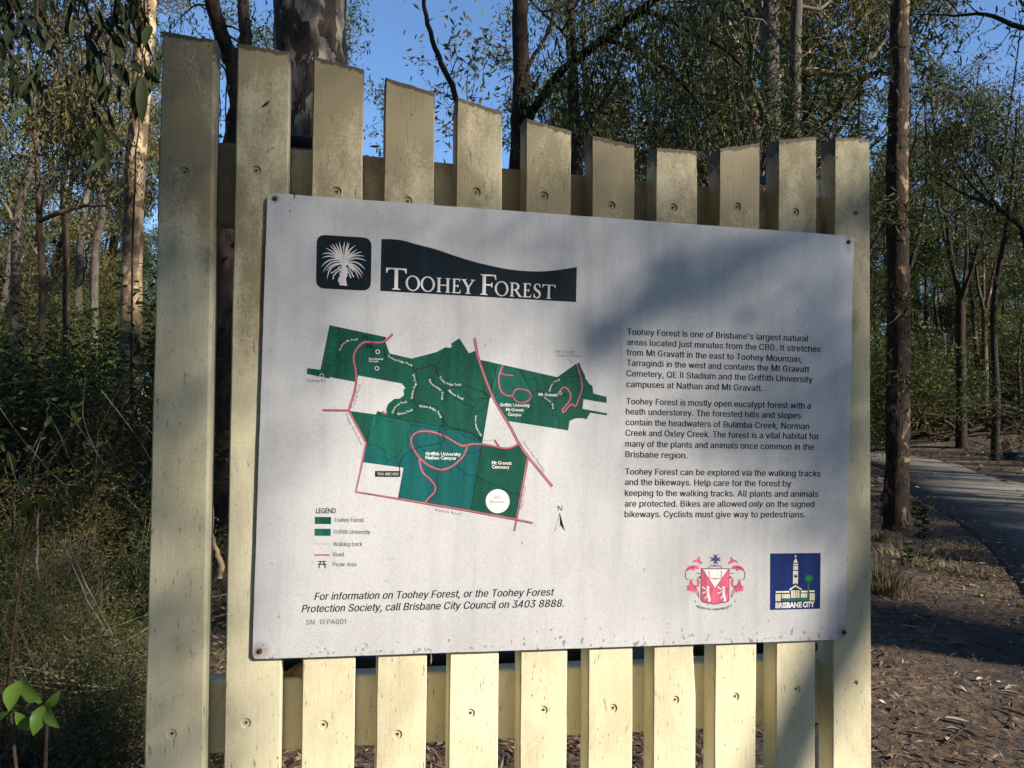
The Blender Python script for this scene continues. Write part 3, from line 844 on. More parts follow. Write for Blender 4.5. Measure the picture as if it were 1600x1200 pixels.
# big single leaves: (tip px, base px, depth, width)
BIG = [((150, 10), (162, 55), 2.6), ((188, 2), (196, 40), 2.5), ((205, 0), (208, 30), 2.5), ((118, 8), (124, 30), 2.6), ((122, 40), (106, 56), 2.6), ((132, 48), (150, 76), 2.6), ((165, 42), (151, 66), 2.6), ((178, 22), (172, 58), 2.55), ((180, 38), (213, 68), 2.5), ((182, 52), (196, 82), 2.5), ((172, 60), (166, 76), 2.6), ((155, 72), (142, 112), 2.7),
       ((184, 70), (190, 98), 2.5), ((155, 106), (155, 165), 2.9), ((180, 98), (194, 132), 2.5), ((195, 104), (203, 140), 2.5), ((222, 115), (212, 190), 2.45), ((226, 115), (240, 145), 2.45), ((228, 112), (252, 130), 2.45), ((205, 95), (225, 118), 2.5), ((222, 118), (222, 196), 2.4), ((185, 130), (186, 160), 2.5), ((145, 85), (170, 86), 2.7), ((50, 110), (54, 148), 2.7), ((68, 132), (78, 140), 2.8), ((80, 80), (86, 90), 2.8),
       ((236, 40), (226, 75), 2.5), ((245, 70), (262, 92), 2.5), ((240, 92), (250, 115), 2.5), ((160, 195), (158, 262), 2.9), ((164, 225), (150, 250), 2.9), ((167, 240), (172, 270), 2.9), ((20, 30), (10, 75), 2.7), ((35, 60), (50, 95), 2.7), ((60, 35), (70, 66), 2.8), ((5, 40), (-12, 80), 2.6)]
lv, lf = [], []
def big_leaf(b0, t0, w, fold=.15, sagg=.06, rgn=R_):
    """a folded, pointed leaf of 2 x 5 quads from stalk b0 to tip t0"""
    d = t0 - b0; L = d.length; d.normalize()
    side = d.cross(Vector((rgn.gauss(0, .5), -1, rgn.gauss(0, .5)))).normalized()
    nn = side.cross(d)
    prof = [(0, .04), (.12, .55), (.3, .95), (.5, 1.0), (.72, .75), (.9, .32), (1, .02)]
    s = len(lv)
    for t, k in prof:
        c = b0 + d * L * t + nn * (sagg * L * math.sin(t * math.pi)) 
        lv.append((c + side * w * .5 * k + nn * fold * w * k)[:]); lv.append(c[:]); lv.append((c - side * w * .5 * k + nn * fold * w * k)[:])
    for i in range(len(prof) - 1):
        o = s + i * 3
        lf.append((o, o + 1, o + 4, o + 3)); lf.append((o + 1, o + 2, o + 5, o + 4))
for (a_, b_, Y) in BIG:
    A, B = at(a_[0], a_[1], Y), at(b_[0], b_[1], Y + R_.uniform(-.05, .05))
    big_leaf(A, B, max(.013, (B - A).length * R_.uniform(.22, .34)))
    if R_.random() < .8:
        c = A + Vector((R_.uniform(-.05, .05), R_.uniform(-.03, .03), R_.uniform(.05, .12)))
        tb.add([A, (A + c) / 2 + Vector((.01, 0, 0)), c], [.0016, .002, .0025], 3)
# darker mass in the very corner
for _ in range(190):
    x, y = R_.gauss(0, 38), R_.gauss(15, 48)
    if x > 85 or y > 140: continue
    A = at(x, y, R_.uniform(2.8, 4.2)); B = A + Vector((R_.gauss(0, .05), R_.gauss(0, .03), -R_.uniform(.03, .11)))
    big_leaf(A, B, R_.uniform(.016, .03))
for P in hb:
    for q in P[5:]:
        for _ in range(2 if R_.random() < .6 else 0):
            A = q + Vector((R_.gauss(0, .03), R_.gauss(0, .03), R_.gauss(0, .03))); B = A + Vector((R_.gauss(0, .03), R_.gauss(0, .03), -R_.uniform(.05, .12)))
            big_leaf(A, B, R_.uniform(.014, .024))
for (s, e) in (((110, 60), (112, 100)), ((122, 40), (140, 150)), ((60, 100), (10, 118)), ((140, 150), (120, 230)), ((60, 140), (170, 175)), ((40, 20), (100, 32)), ((172, 80), (160, 170)), ((198, 60), (192, 190)), ((150, 84), (110, 108))):
    A, B = at(s[0], s[1], 2.8), at(e[0], e[1], 2.9)
    tb.add(smooth_path([A, (A + B) / 2 + Vector((R_.gauss(0, .02), 0, -.03)), B], 4, R_, .004), lerp_list([.0035, .0028, .0015], 9), 4)
o = empty("hanging_gum", base, "gum outside the left edge whose large dark leaves hang into the top left corner", "tree")
link("trunk", mesh_np("trunk", np.array(tb.v) - np.array(base), np.array(tb.f), True), BARK_DARK, o)
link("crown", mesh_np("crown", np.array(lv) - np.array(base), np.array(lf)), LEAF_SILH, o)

# ================================================================ THE SIGN
_u, _z = plane_uz(800, 640)
SB = plane_pt(_u, float(ground_h((SIGN_O + PU * _u).x, (SIGN_O + PU * _u).y)))   # base of the sign
sign = empty("information_sign", SB, "forest information sign, white map panel on a row of cream-painted pickets", "sign")

# ---- paint on timber
def picket_paint(name, dirt):
    m, nt, b = new_mat(name)
    oi = nt.nodes.new("ShaderNodeObjectInfo")
    tc = nt.nodes.new("ShaderNodeTexCoord")
    off = node(nt, "ShaderNodeVectorMath", operation='SCALE'); off.inputs['Scale'].default_value = 7.0
    cmb = nt.nodes.new("ShaderNodeCombineXYZ")
    for i in range(3): nt.links.new(oi.outputs['Random'], cmb.inputs[i])
    nt.links.new(cmb.outputs[0], off.inputs[0])
    addv = node(nt, "ShaderNodeVectorMath", operation='ADD')
    nt.links.new(tc.outputs['Object'], addv.inputs[0]); nt.links.new(off.outputs[0], addv.inputs[1])
    def mapped(sc):
        mp = nt.nodes.new("ShaderNodeMapping"); mp.inputs['Scale'].default_value = sc
        nt.links.new(addv.outputs[0], mp.inputs[0]); return mp.outputs[0]
    def noise(sc, s, d=4.0, r=.6):
        n = node(nt, "ShaderNodeTexNoise", i_Scale=s, i_Detail=d, i_Roughness=r)
        nt.links.new(mapped(sc), n.inputs['Vector']); return n.outputs[0]
    grain = noise((1, 1, .10), 170, 4, .6)        # vertical grain
    crack = noise((1, 1, .16), 230, 3, .7)
    blot = noise((1, 1, .5), 7, 5, .65)
    fine = noise((1, 1, 1), 230, 3, .7)
    big = noise((1, 1, .35), 2.6, 3, .5)
    # grime increases towards the weathered tops
    sep = nt.nodes.new("ShaderNodeSeparateXYZ"); nt.links.new(tc.outputs['Object'], sep.inputs[0])
    hz = node(nt, "ShaderNodeMapRange"); hz.inputs[1].default_value = 1.0; hz.inputs[2].default_value = 2.2
    hz.inputs[3].default_value = 0.0; hz.inputs[4].default_value = 1.0
    nt.links.new(sep.outputs[2], hz.inputs[0])
    base = ramp(nt, [(0.3, (0.61, 0.55, 0.36)), (0.7, (0.70, 0.645, 0.455))])
    nt.links.new(big, base.inputs[0])
    d1 = node(nt, "ShaderNodeMath", operation='MULTIPLY_ADD'); d1.inputs[1].default_value = .40 * dirt
    nt.links.new(hz.outputs[0], d1.inputs[0]); nt.links.new(blot, d1.inputs[2])
    d1b = node(nt, "ShaderNodeMath", operation='MULTIPLY_ADD'); d1b.inputs[1].default_value = .30
    nt.links.new(fine, d1b.inputs[0]); nt.links.new(d1.outputs[0], d1b.inputs[2])
    dr = ramp(nt, [(0.60, g3(0)), (0.85, g3(.38)), (1.12, g3(.85))])
    nt.links.new(d1b.outputs[0], dr.inputs[0])
    mx = node(nt, "ShaderNodeMixRGB"); mx.inputs[2].default_value = (0.17, 0.135, 0.072, 1)
    nt.links.new(dr.outputs[0], mx.inputs[0]); nt.links.new(base.outputs[0], mx.inputs[1])
    # cracks in the paint
    cr = ramp(nt, [(0.62, g3(0)), (0.68, g3(1))]); nt.links.new(crack, cr.inputs[0])
    mk = ramp(nt, [(0.42, g3(0)), (0.52, g3(1))]); nt.links.new(noise((1, 1, 1), 22, 2, .5), mk.inputs[0])
    cm = node(nt, "ShaderNodeMath", operation='MULTIPLY'); nt.links.new(cr.outputs[0], cm.inputs[0]); nt.links.new(mk.outputs[0], cm.inputs[1])
    cf = node(nt, "ShaderNodeMath", operation='MULTIPLY'); cf.inputs[1].default_value = .7; nt.links.new(cm.outputs[0], cf.inputs[0])
    m2 = node(nt, "ShaderNodeMixRGB"); m2.inputs[2].default_value = (0.10, 0.075, 0.045, 1)
    nt.links.new(cf.outputs[0], m2.inputs[0]); nt.links.new(mx.outputs[0], m2.inputs[1])
    # black specks
    sp = ramp(nt, [(0.775, g3(0)), (0.80, g3(1))]); nt.links.new(noise((1, 1, .6), 190, 1, .5), sp.inputs[0])
    m3 = node(nt, "ShaderNodeMixRGB"); m3.inputs[2].default_value = (0.035, 0.03, 0.025, 1)
    nt.links.new(sp.outputs[0], m3.inputs[0]); nt.links.new(m2.outputs[0], m3.inputs[1])
    ga = node(nt, "ShaderNodeAttribute", attribute_name="grime")
    gn = node(nt, "ShaderNodeMath", operation='MULTIPLY_ADD'); gn.inputs[1].default_value = .75
    nt.links.new(ga.outputs['Fac'], gn.inputs[0]); nt.links.new(noise((1, 1, .8), 85, 4, .7), gn.inputs[2])
    gr = ramp(nt, [(0.90, g3(0)), (1.15, g3(.8))]); nt.links.new(gn.outputs[0], gr.inputs[0])
    m4 = node(nt, "ShaderNodeMixRGB"); m4.inputs[2].default_value = (0.035, 0.028, 0.018, 1)
    nt.links.new(gr.outputs[0], m4.inputs[0]); nt.links.new(m3.outputs[0], m4.inputs[1])
    nt.links.new(m4.outputs[0], b.inputs['Base Color'])
    b.inputs['Roughness'].default_value = 0.62
    b.inputs['Specular IOR Level'].default_value = 0.3
    h1 = node(nt, "ShaderNodeMath", operation='MULTIPLY_ADD'); h1.inputs[1].default_value = -1.2
    nt.links.new(cm.outputs[0], h1.inputs[0]); nt.links.new(grain, h1.inputs[2])
    bp = node(nt, "ShaderNodeBump", i_Strength=0.42, i_Distance=0.0014)
    nt.links.new(h1.outputs[0], bp.inputs['Height']); nt.links.new(bp.outputs[0], b.inputs['Normal'])
    return m
PAINT = picket_paint("cream_paint", 1.0)
m, nt, b = new_mat("mildewed_end_grain")
nz = node(nt, "ShaderNodeTexNoise", i_Scale=120.0, i_Detail=5.0, i_Roughness=.7); r1 = ramp(nt, [(0.38, (0.02, 0.017, 0.012)), (0.55, (0.10, 0.08, 0.045)), (0.7, (0.36, 0.31, 0.19))])
nt.links.new(coords(nt).outputs[0], nz.inputs['Vector']); nt.links.new(nz.outputs[0], r1.inputs[0]); nt.links.new(r1.outputs[0], b.inputs['Base Color']); b.inputs['Roughness'].default_value = .9
ENDG = m
m, nt, b = new_mat("rusty_steel"); b.inputs['Base Color'].default_value = (0.06, 0.03, 0.018, 1); b.inputs['Roughness'].default_value = .7; b.inputs['Metallic'].default_value = .4
nz = node(nt, "ShaderNodeTexNoise", i_Scale=400.0); r1 = ramp(nt, [(0.35, (0.02, 0.014, 0.01)), (0.7, (0.14, 0.06, 0.025))])
nt.links.new(coords(nt).outputs[0], nz.inputs['Vector']); nt.links.new(nz.outputs[0], r1.inputs[0]); nt.links.new(r1.outputs[0], b.inputs['Base Color'])
RUST = m
m, nt, b = new_mat("dark_steel_pipe"); b.inputs['Roughness'].default_value = .55; b.inputs['Metallic'].default_value = .3
nz = node(nt, "ShaderNodeTexNoise", i_Scale=30.0, i_Detail=4.0); r1 = ramp(nt, [(0.35, (0.012, 0.012, 0.012)), (0.7, (0.045, 0.042, 0.04))])
nt.links.new(coords(nt).outputs[0], nz.inputs['Vector']); nt.links.new(nz.outputs[0], r1.inputs[0]); nt.links.new(r1.outputs[0], b.inputs['Base Color'])
STEEL = m

TOPS = [((254, 48), (338, 61)), ((371, 67), (453, 81)), ((490, 87), (569, 108)), ((602, 120), (680, 144)), ((714, 151), (785, 174)), ((822, 184), (893, 204)),
        ((925, 211), (992, 226)), ((1025, 230), (1090, 236)), ((1124, 232), (1188, 223)), ((1216, 218), (1276, 213)), ((1304, 214), (1359, 216))]
BOTS = [(225, 320), (349, 438), (470, 553), (587, 665), (700.5, 778), (812, 885), (918.5, 988), (1020.5, 1087), (1116, 1181), (1212, 1274), (1301, 1362)]
SCREWS = [((288, 268), (268, 1147)), ((400, 266), (384, 1130)), ((526, 299), (505, 1133)), ((637, 314), (621, 1148)), ((744, 300), (735, 1115)), ((850, 306), (849, 1110)),
          ((955, 321), (958, 1107)), ((1052, 324), (1055, 1094)), ((1152, 323), (1149, 1089)), ((1243, 331), (1245, 1077)), ((1336, 333), (1337, 1067))]
rs = random.Random(8)
SBz = SB.z
def loc(u, z, off):
    p = SIGN_O + PU * u + PN * off
    return (p.x - SB.x, p.y - SB.y, z - SBz)
def build_picket(i):
    (tl, tr), (bl, br), scr = TOPS[i], BOTS[i], SCREWS[i]
    UL = plane_uz(*tl); UR = plane_uz(*tr); LL = plane_uz(bl, 1190); LR = plane_uz(br, 1190)
    zb = (-.12 if i in (0, 10) else .16) + (0 if i in (0, 10) else rs.uniform(-.02, .02))
    zb += SBz
    def edge(a, b_, z): return b_[0] + (a[0] - b_[0]) * (z - b_[1]) / (a[1] - b_[1])
    zs = lambda zt: [zb] + [zb + (zt - zb) * (k + rs.uniform(-.3, .3)) / 26 for k in range(1, 26)] + [zt]
    j = .0005
    c = .0022
    cr = .0055 if i == 0 else c
    left = [(edge(UL, LL, z) + rs.uniform(-j, j), z) for z in zs(UL[1])]
    right = [(edge(UR, LR, z) + rs.uniform(-j, j), z) for z in zs(UR[1])]
    if i == 7:    # a chipped arris on the eighth picket
        right = [(u - (.006 if abs(z - plane_uz(1083, 1022)[1]) < .02 else 0), z) for u, z in right]
    topn = 6
    top = [(left[-1][0] + (right[-1][0] - left[-1][0]) * k / topn, left[-1][1] + (right[-1][1] - left[-1][1]) * k / topn + rs.uniform(-.0012, .0008)) for k in range(1, topn)]
    n1, n2, n3 = len(left), len(top), len(right)
    outer = left + top + right[::-1]
    inner = [(u + c, z - (c if k == n1 - 1 else 0)) for k, (u, z) in enumerate(left)] + [(u, z - c) for u, z in top] + [(u - cr, z - (c if k == 0 else 0)) for k, (u, z) in enumerate(right[::-1])]
    verts, faces = [], []
    N = len(outer)
    for (u, z) in inner: verts.append(loc(u, z, 0))
    for (u, z) in outer: verts.append(loc(u, z, -c if u < (UL[0] + UR[0]) / 2 else -cr))
    for (u, z) in outer: verts.append(loc(u, z, -.050))
    for k in range(N):
        k2 = (k + 1) % N
        faces.append((k, k2, N + k2, N + k)); faces.append((N + k, N + k2, 2 * N + k2, 2 * N + k))
    faces.append(tuple(range(2 * N, 3 * N)))
    # a narrow band under the cut top carries the grime of the end grain
    band = {}
    for k in range(n1 - 1, n1 + n2 + 1):
        u, z = inner[k]; band[k] = len(verts); verts.append(loc(u, z - .016, 0))
    for k in range(n1 - 1, n1 + n2): faces.append((k, k + 1, band[k + 1], band[k]))
    loops = [[Vector((u, z - (.016 if k in band else 0), 0)) for k, (u, z) in enumerate(inner)]]
    centers = [plane_uz(*s) for s in scr]
    K = 18
    idx = [band.get(k, k) for k in range(N)]; base_h = len(verts)
    R1 = .0088 if i < 10 else .0055
    for (cu, cz) in centers:
        ring = [(cu + R1 * math.cos(2 * math.pi * k / K), cz + R1 * math.sin(2 * math.pi * k / K)) for k in range(K)]
        loops.append([Vector((u, z, 0)) for u, z in ring])
        s = len(verts)
        for u, z in ring: verts.append(loc(u, z, 0))
        idx += list(range(s, s + K))
        prev = s
        for (rr, of) in ((R1 * .96, -.0026), (R1 * .80, -.0030), (R1 * .45, -.0022), (.0029, -.0030)):
            s2 = len(verts)
            for k in range(K):
                verts.append(loc(cu + rr * math.cos(2 * math.pi * k / K), cz + rr * math.sin(2 * math.pi * k / K), of + rs.uniform(-.0002, .0002)))
            for k in range(K): faces.append((prev + k, prev + (k + 1) % K, s2 + (k + 1) % K, s2 + k))
            prev = s2
        faces.append(tuple(prev + k for k in range(K)))
    for t in tessellate_polygon(loops): faces.append(tuple(idx[q] for q in t))
    me = bpy.data.meshes.new("picket")
    me.from_pydata(verts, [], faces)
    me.materials.append(PAINT); me.materials.append(ENDG)
    at_ = me.attributes.new("grime", 'FLOAT', 'POINT')
    for k in list(range(n1 - 1, n1 + n2 + 1)): at_.data[k].value = 1.0; at_.data[N + k].value = 1.0; at_.data[2 * N + k].value = 1.0
    for k in range(n1 - 1, n1 + n2):            # chamfer and end grain of the cut top
        me.polygons[2 * k].material_index = 1; me.polygons[2 * k + 1].material_index = 1
    bm = bmesh.new(); bm.from_mesh(me); bmesh.ops.recalc_face_normals(bm, faces=bm.faces); bm.to_mesh(me); bm.free()
    pk = link("picket", me, None, sign)
    for (cu, cz) in centers:      # the screw heads at the bottom of the counterbores
        sv, sf = [], []
        for (rr, of) in ((.0027, -.0031), (.0027, -.0024), (.0012, -.0022), (.0009, -.0030)):
            for k in range(8): sv.append(loc(cu + rr * math.cos(math.pi * k / 4), cz + rr * math.sin(math.pi * k / 4), of))
        for q in range(3):
            for k in range(8): sf.append((q * 8 + k, q * 8 + (k + 1) % 8, q * 8 + 8 + (k + 1) % 8, q * 8 + 8 + k))
        sf.append(tuple(range(24, 32)))
        sm = bpy.data.meshes.new("screw"); sm.from_pydata(sv, [], sf)
        link("screw", sm, RUST, pk)
    return pk
pks = [build_picket(i) for i in range(11)]
pks[0]['label'] = "tallest picket at the left end, shaded, with a rounded right edge"
pks[7]['label'] = "eighth picket with a chip out of its right edge below the panel"
pks[8]['label'] = "ninth picket whose top slopes up to the right"
pks[10]['label'] = "right end picket with a flat top"

def uz_box(name, pa, pb, o1, o2, mat, parent=None, nu=12):
    """rail: pa = (left top, right top), pb = (left bottom, right bottom) as (u, z)"""
    verts, faces = [], []
    for k in range(nu + 1):
        t = k / nu
        T = (pa[0][0] + (pa[1][0] - pa[0][0]) * t, pa[0][1] + (pa[1][1] - pa[0][1]) * t)
        B = (T[0], pb[0][1] + (pb[1][1] - pb[0][1]) * t)
        e = .003
        for (z, o) in ((B[1] + e, o1), (T[1] - e, o1), (T[1], o1 - e), (T[1], o2), (B[1], o2), (B[1], o1 - e)):
            verts.append(loc(T[0], z, o))
    for k in range(nu):
        for q in range(6):
            faces.append((k * 6 + q, k * 6 + (q + 1) % 6, k * 6 + 6 + (q + 1) % 6, k * 6 + 6 + q))
    faces.append(tuple(range(6))); faces.append(tuple(nu * 6 + q for q in range(6)))
    me = bpy.data.meshes.new(name); me.from_pydata(verts, [], faces)
    bm = bmesh.new(); bm.from_mesh(me); bmesh.ops.recalc_face_normals(bm, faces=bm.faces); bm.to_mesh(me); bm.free()
    return link(name, me, mat, parent or sign)
u0 = plane_uz(240, 600, -.05)[0]; u1 = plane_uz(1330, 600, -.05)[0]
def zat(pxl, pxr, off):
    a, b_ = plane_uz(*pxl, off), plane_uz(*pxr, off)
    f = lambda u: a[1] + (b_[1] - a[1]) * (u - a[0]) / (b_[0] - a[0])
    return (u0, f(u0)), (u1, f(u1))
uz_box("rail", zat((345, 222), (1200, 300), -.0505), zat((345, 350), (1200, 398), -.0505), -.0505, -.088, PAINT)
uz_box("rail", zat((335, 1063), (1186, 1032), -.0505), zat((335, 1178), (1186, 1135), -.0505), -.0505, -.088, PAINT)
# steel frame behind
def local_tube(name, pts, r, mat, parent, k=12):
    t = Tubes(); t.add([Vector(loc(*p)) for p in pts], [r] * len(pts), k)
    return link(name, t.mesh(name), mat, parent)
fa = plane_uz(470, 221, -.115); fb = plane_uz(1190, 292, -.115)
pa = plane_uz(440, 1040, -.115); pb = plane_uz(1190, 1012, -.115)
uL, uR = plane_uz(402, 600)[0], plane_uz(1322, 600)[0]
ex = lambda a, b_, u: a[1] + (b_[1] - a[1]) * (u - a[0]) / (b_[0] - a[0])
for q, ue in (((fa, fb), plane_uz(505, 221, -.115)[0]), ((pa, pb), uR)):
    local_tube("frame_pipe", [(uL, ex(*q, uL), -.115), ((uL + ue) / 2, ex(*q, (uL + ue) / 2), -.115), (ue, ex(*q, ue), -.115)], .0125, STEEL, sign)
for u in (uL, uR):
    local_tube("frame_post", [(u, SBz - .2, -.135), (u, SBz + 1, -.135), (u, ex(fa, fb, u) + .03, -.135)], .021, STEEL, sign)
m, nt, b = new_mat("blue_grey_paint"); b.inputs['Base Color'].default_value = (0.10, 0.20, 0.25, 1); b.inputs['Roughness'].default_value = .5
BLUEG = m
for (x, y, w, h) in ((996, 1019, .022, .026), (1188, 282, .026, .022)):
    c = plane_uz(x, y, -.105)
    uz_box("clamp_plate", ((c[0] - w, c[1] + h / 2), (c[0] + w, c[1] + h / 2)), ((c[0] - w, c[1] - h / 2), (c[0] + w, c[1] - h / 2)), -.098, -.102, BLUEG, None, 1)

# ---- the panel
PF0 = .0075         # front face of the sheet above the pickets
def P2(x, y, layer=0):
    u, z = plane_uz(x, y, PF0)
    return loc(u, z, PF0 + layer * .00012)
CORN = [(418, 301), (1334, 369), (1321, 999), (394, 1030)]
RADS = [12, 5, 7, 10]
def round_quad(c, rr, seg=6):
    o = []
    for i in range(4):
        p, a, d = Vector(c[i]), Vector(c[i - 1]), Vector(c[(i + 1) % 4])
        r = rr[i] if isinstance(rr, (list, tuple)) else rr
        s, e = p + (a - p).normalized() * r, p + (d - p).normalized() * r
        for k in range(seg + 1):
            t = k / seg
            q = s * (1 - t) ** 2 + p * 2 * t * (1 - t) + e * t * t
            o.append((q.x, q.y))
    return o
m, nt, b = new_mat("white_sign_sheet")
tc = nt.nodes.new("ShaderNodeTexCoord")
def nzz(sc, s, d=4.0, r=.6):
    mp = nt.nodes.new("ShaderNodeMapping"); mp.inputs['Scale'].default_value = sc
    nt.links.new(tc.outputs['Object'], mp.inputs[0])
    q = node(nt, "ShaderNodeTexNoise", i_Scale=s, i_Detail=d, i_Roughness=r); nt.links.new(mp.outputs[0], q.inputs['Vector']); return q.outputs[0]
cl = ramp(nt, [(0.30, (0.42, 0.42, 0.43)), (0.52, (0.52, 0.52, 0.53)), (0.75, (0.575, 0.575, 0.58))])
nt.links.new(nzz((1, 1, .45), 5.5, 6, .62), cl.inputs[0])
st = ramp(nt, [(0.30, g3(.80)), (0.5, g3(1)), (0.8, g3(1.05))])      # runs of rain
nt.links.new(nzz((1, 1, .06), 38, 4, .6), st.inputs[0])
mu = node(nt, "ShaderNodeMixRGB", blend_type='MULTIPLY', i_0=.55); nt.links.new(cl.outputs[0], mu.inputs[1]); nt.links.new(st.outputs[0], mu.inputs[2])
fi = ramp(nt, [(0.35, g3(.90)), (0.6, g3(1.04))]); nt.links.new(nzz((1, 1, 1), 260, 3, .7), fi.inputs[0])
mu2 = node(nt, "ShaderNodeMixRGB", blend_type='MULTIPLY', i_0=1.0); nt.links.new(mu.outputs[0], mu2.inputs[1]); nt.links.new(fi.outputs[0], mu2.inputs[2])
# specks, more of them low down
sep = nt.nodes.new("ShaderNodeSeparateXYZ"); nt.links.new(tc.outputs['Object'], sep.inputs[0])
zlow = plane_uz(800, 1010, PF0)[1] - SBz
hr = node(nt, "ShaderNodeMapRange"); hr.inputs[1].default_value = zlow; hr.inputs[2].default_value = zlow + .30; hr.inputs[3].default_value = .055; hr.inputs[4].default_value = 0.0
nt.links.new(sep.outputs[2], hr.inputs[0])
hr2 = node(nt, "ShaderNodeMapRange"); hr2.inputs[1].default_value = zlow; hr2.inputs[2].default_value = zlow + .035; hr2.inputs[3].default_value = .10; hr2.inputs[4].default_value = 0.0
nt.links.new(sep.outputs[2], hr2.inputs[0])
ad = node(nt, "ShaderNodeMath", operation='ADD'); nt.links.new(nzz((1, 1, .7), 120, 2, .5), ad.inputs[0]); nt.links.new(hr.outputs[0], ad.inputs[1])
ad2 = node(nt, "ShaderNodeMath", operation='ADD'); nt.links.new(ad.outputs[0], ad2.inputs[0]); nt.links.new(hr2.outputs[0], ad2.inputs[1])
sp = ramp(nt, [(0.765, g3(0)), (0.80, g3(.6))]); nt.links.new(ad2.outputs[0], sp.inputs[0])
mx = node(nt, "ShaderNodeMixRGB"); mx.inputs[2].default_value = (0.09, 0.075, 0.06, 1); nt.links.new(sp.outputs[0], mx.inputs[0]); nt.links.new(mu2.outputs[0], mx.inputs[1])
last = mx.outputs[0]
BOLTS = [(430, 310), (1326, 378), (1319, 988), (406, 1017)]
for (bx, by), R, fz in zip(BOLTS, (.010, .014, .020, .019), (1, .5, 1, 1)):      # rust bleeding from the fixings
    q = Vector(P2(bx, by))
    dn = node(nt, "ShaderNodeVectorMath", operation='DISTANCE'); dn.inputs[1].default_value = q
    mp = nt.nodes.new("ShaderNodeMapping"); mp.inputs['Location'].default_value = (q.x * 0, 0, q.z * (1 - fz) ); mp.inputs['Scale'].default_value = (1, 1, fz)
    nt.links.new(tc.outputs['Object'], mp.inputs[0]); nt.links.new(mp.outputs[0], dn.inputs[0])
    mr = node(nt, "ShaderNodeMapRange"); mr.inputs[1].default_value = R * .35; mr.inputs[2].default_value = R; mr.inputs[3].default_value = .8; mr.inputs[4].default_value = 0
    nt.links.new(dn.outputs['Value'], mr.inputs[0])
    mm2 = node(nt, "ShaderNodeMath", operation='MULTIPLY'); nt.links.new(mr.outputs[0], mm2.inputs[0])
    rn = ramp(nt, [(0.3, g3(.3)), (0.6, g3(1))]); nt.links.new(nzz((1, 1, 1), 90, 3), rn.inputs[0]); nt.links.new(rn.outputs[0], mm2.inputs[1])
    x = node(nt, "ShaderNodeMixRGB"); x.inputs[2].default_value = (0.20, 0.13, 0.06, 1)
    nt.links.new(mm2.outputs[0], x.inputs[0]); nt.links.new(last, x.inputs[1]); last = x.outputs[0]
nt.links.new(last, b.inputs['Base Color'])
b.inputs['Roughness'].default_value = .42
b.inputs['Metallic'].default_value = .12
bp = node(nt, "ShaderNodeBump", i_Strength=0.25, i_Distance=0.0006); nt.links.new(nzz((1, 1, 1), 140, 3, .6), bp.inputs['Height']); nt.links.new(bp.outputs[0], b.inputs['Normal'])
SHEET = m
ol = round_quad(CORN, RADS)
# subdivide the outline, tiny dents
ol2 = []
for k in range(len(ol)):
    a, c = Vector(ol[k]), Vector(ol[(k + 1) % len(ol)])
    nseg = max(1, int((c - a).length / 25))
    for q in range(nseg): 
        p_ = a + (c - a) * q / nseg
        ol2.append((p_.x + rs.uniform(-.25, .25), p_.y + rs.uniform(-.25, .25)))
pv, pf = [], []
N = len(ol2)
for x, y in ol2:
    u, z = plane_uz(x, y, PF0); pv.append(loc(u, z, PF0))
for x, y in ol2:
    u, z = plane_uz(x, y, PF0); pv.append(loc(u, z, PF0 - .003))
pf.append(tuple(range(N))); pf.append(tuple(range(2 * N - 1, N - 1, -1)))
for k in range(N): pf.append((k, N + k, N + (k + 1) % N, (k + 1) % N))
me = bpy.data.meshes.new("sign_panel"); me.from_pydata(pv, [], pf)
bm = bmesh.new(); bm.from_mesh(me); bmesh.ops.recalc_face_normals(bm, faces=bm.faces); bm.to_mesh(me); bm.free()
panel = link("sign_panel", me, SHEET, sign)
panel['label'] = "white map panel headed TOOHEY FOREST, grimy along the bottom and rust-stained at its corners"
for (bx, by), rb in zip(BOLTS, (.0042, .0042, .0045, .0045)):
    cu, cz = plane_uz(bx, by, PF0)
    sv, sf = [], []
    for (rr, of) in ((rb, 0), (rb, .0018), (rb * .7, .003), (rb * .25, .0034)):
        for k in range(12): sv.append(loc(cu + rr * math.cos(math.pi * k / 6), cz + rr * math.sin(math.pi * k / 6), PF0 + of))
    for q in range(3):
        for k in range(12): sf.append((q * 12 + k, q * 12 + (k + 1) % 12, q * 12 + 12 + (k + 1) % 12, q * 12 + 12 + k))
    sf.append(tuple(range(36, 48)))
    sm = bpy.data.meshes.new("bolt"); sm.from_pydata(sv, [], sf); link("bolt", sm, RUST, panel)

# ---- the print
def ink(name, col, rough=.4, fade=.0, fadecol=(.5, .48, .46)):
    m, nt, b = new_mat(name)
    mp = coords(nt, (1, 1, .12)); q = node(nt, "ShaderNodeTexNoise", i_Scale=60.0, i_Detail=4.0)
    nt.links.new(mp.outputs[0], q.inputs['Vector'])
    rp = ramp(nt, [(0.35, tuple(c * .8 for c in col)), (0.65, tuple(c * 1.2 for c in col))]); nt.links.new(q.outputs[0], rp.inputs[0])
    last = rp.outputs[0]
    if fade:
        q2 = node(nt, "ShaderNodeTexNoise", i_Scale=330.0, i_Detail=3.0); nt.links.new(coords(nt).outputs[0], q2.inputs['Vector'])
        r2 = ramp(nt, [(0.40, g3(0)), (0.75, g3(fade))]); nt.links.new(q2.outputs[0], r2.inputs[0])
        x = node(nt, "ShaderNodeMixRGB"); x.inputs[2].default_value = fadecol + (1,)
        nt.links.new(r2.outputs[0], x.inputs[0]); nt.links.new(last, x.inputs[1]); last = x.outputs[0]
    nt.links.new(last, b.inputs['Base Color']); b.inputs['Roughness'].default_value = max(rough, .55); b.inputs['Specular IOR Level'].default_value = .12
    return m
INK = ink("black_ink", (.012, .012, .016))
GREYINK = ink("faded_grey_ink", (.11, .11, .115), .5, .5)
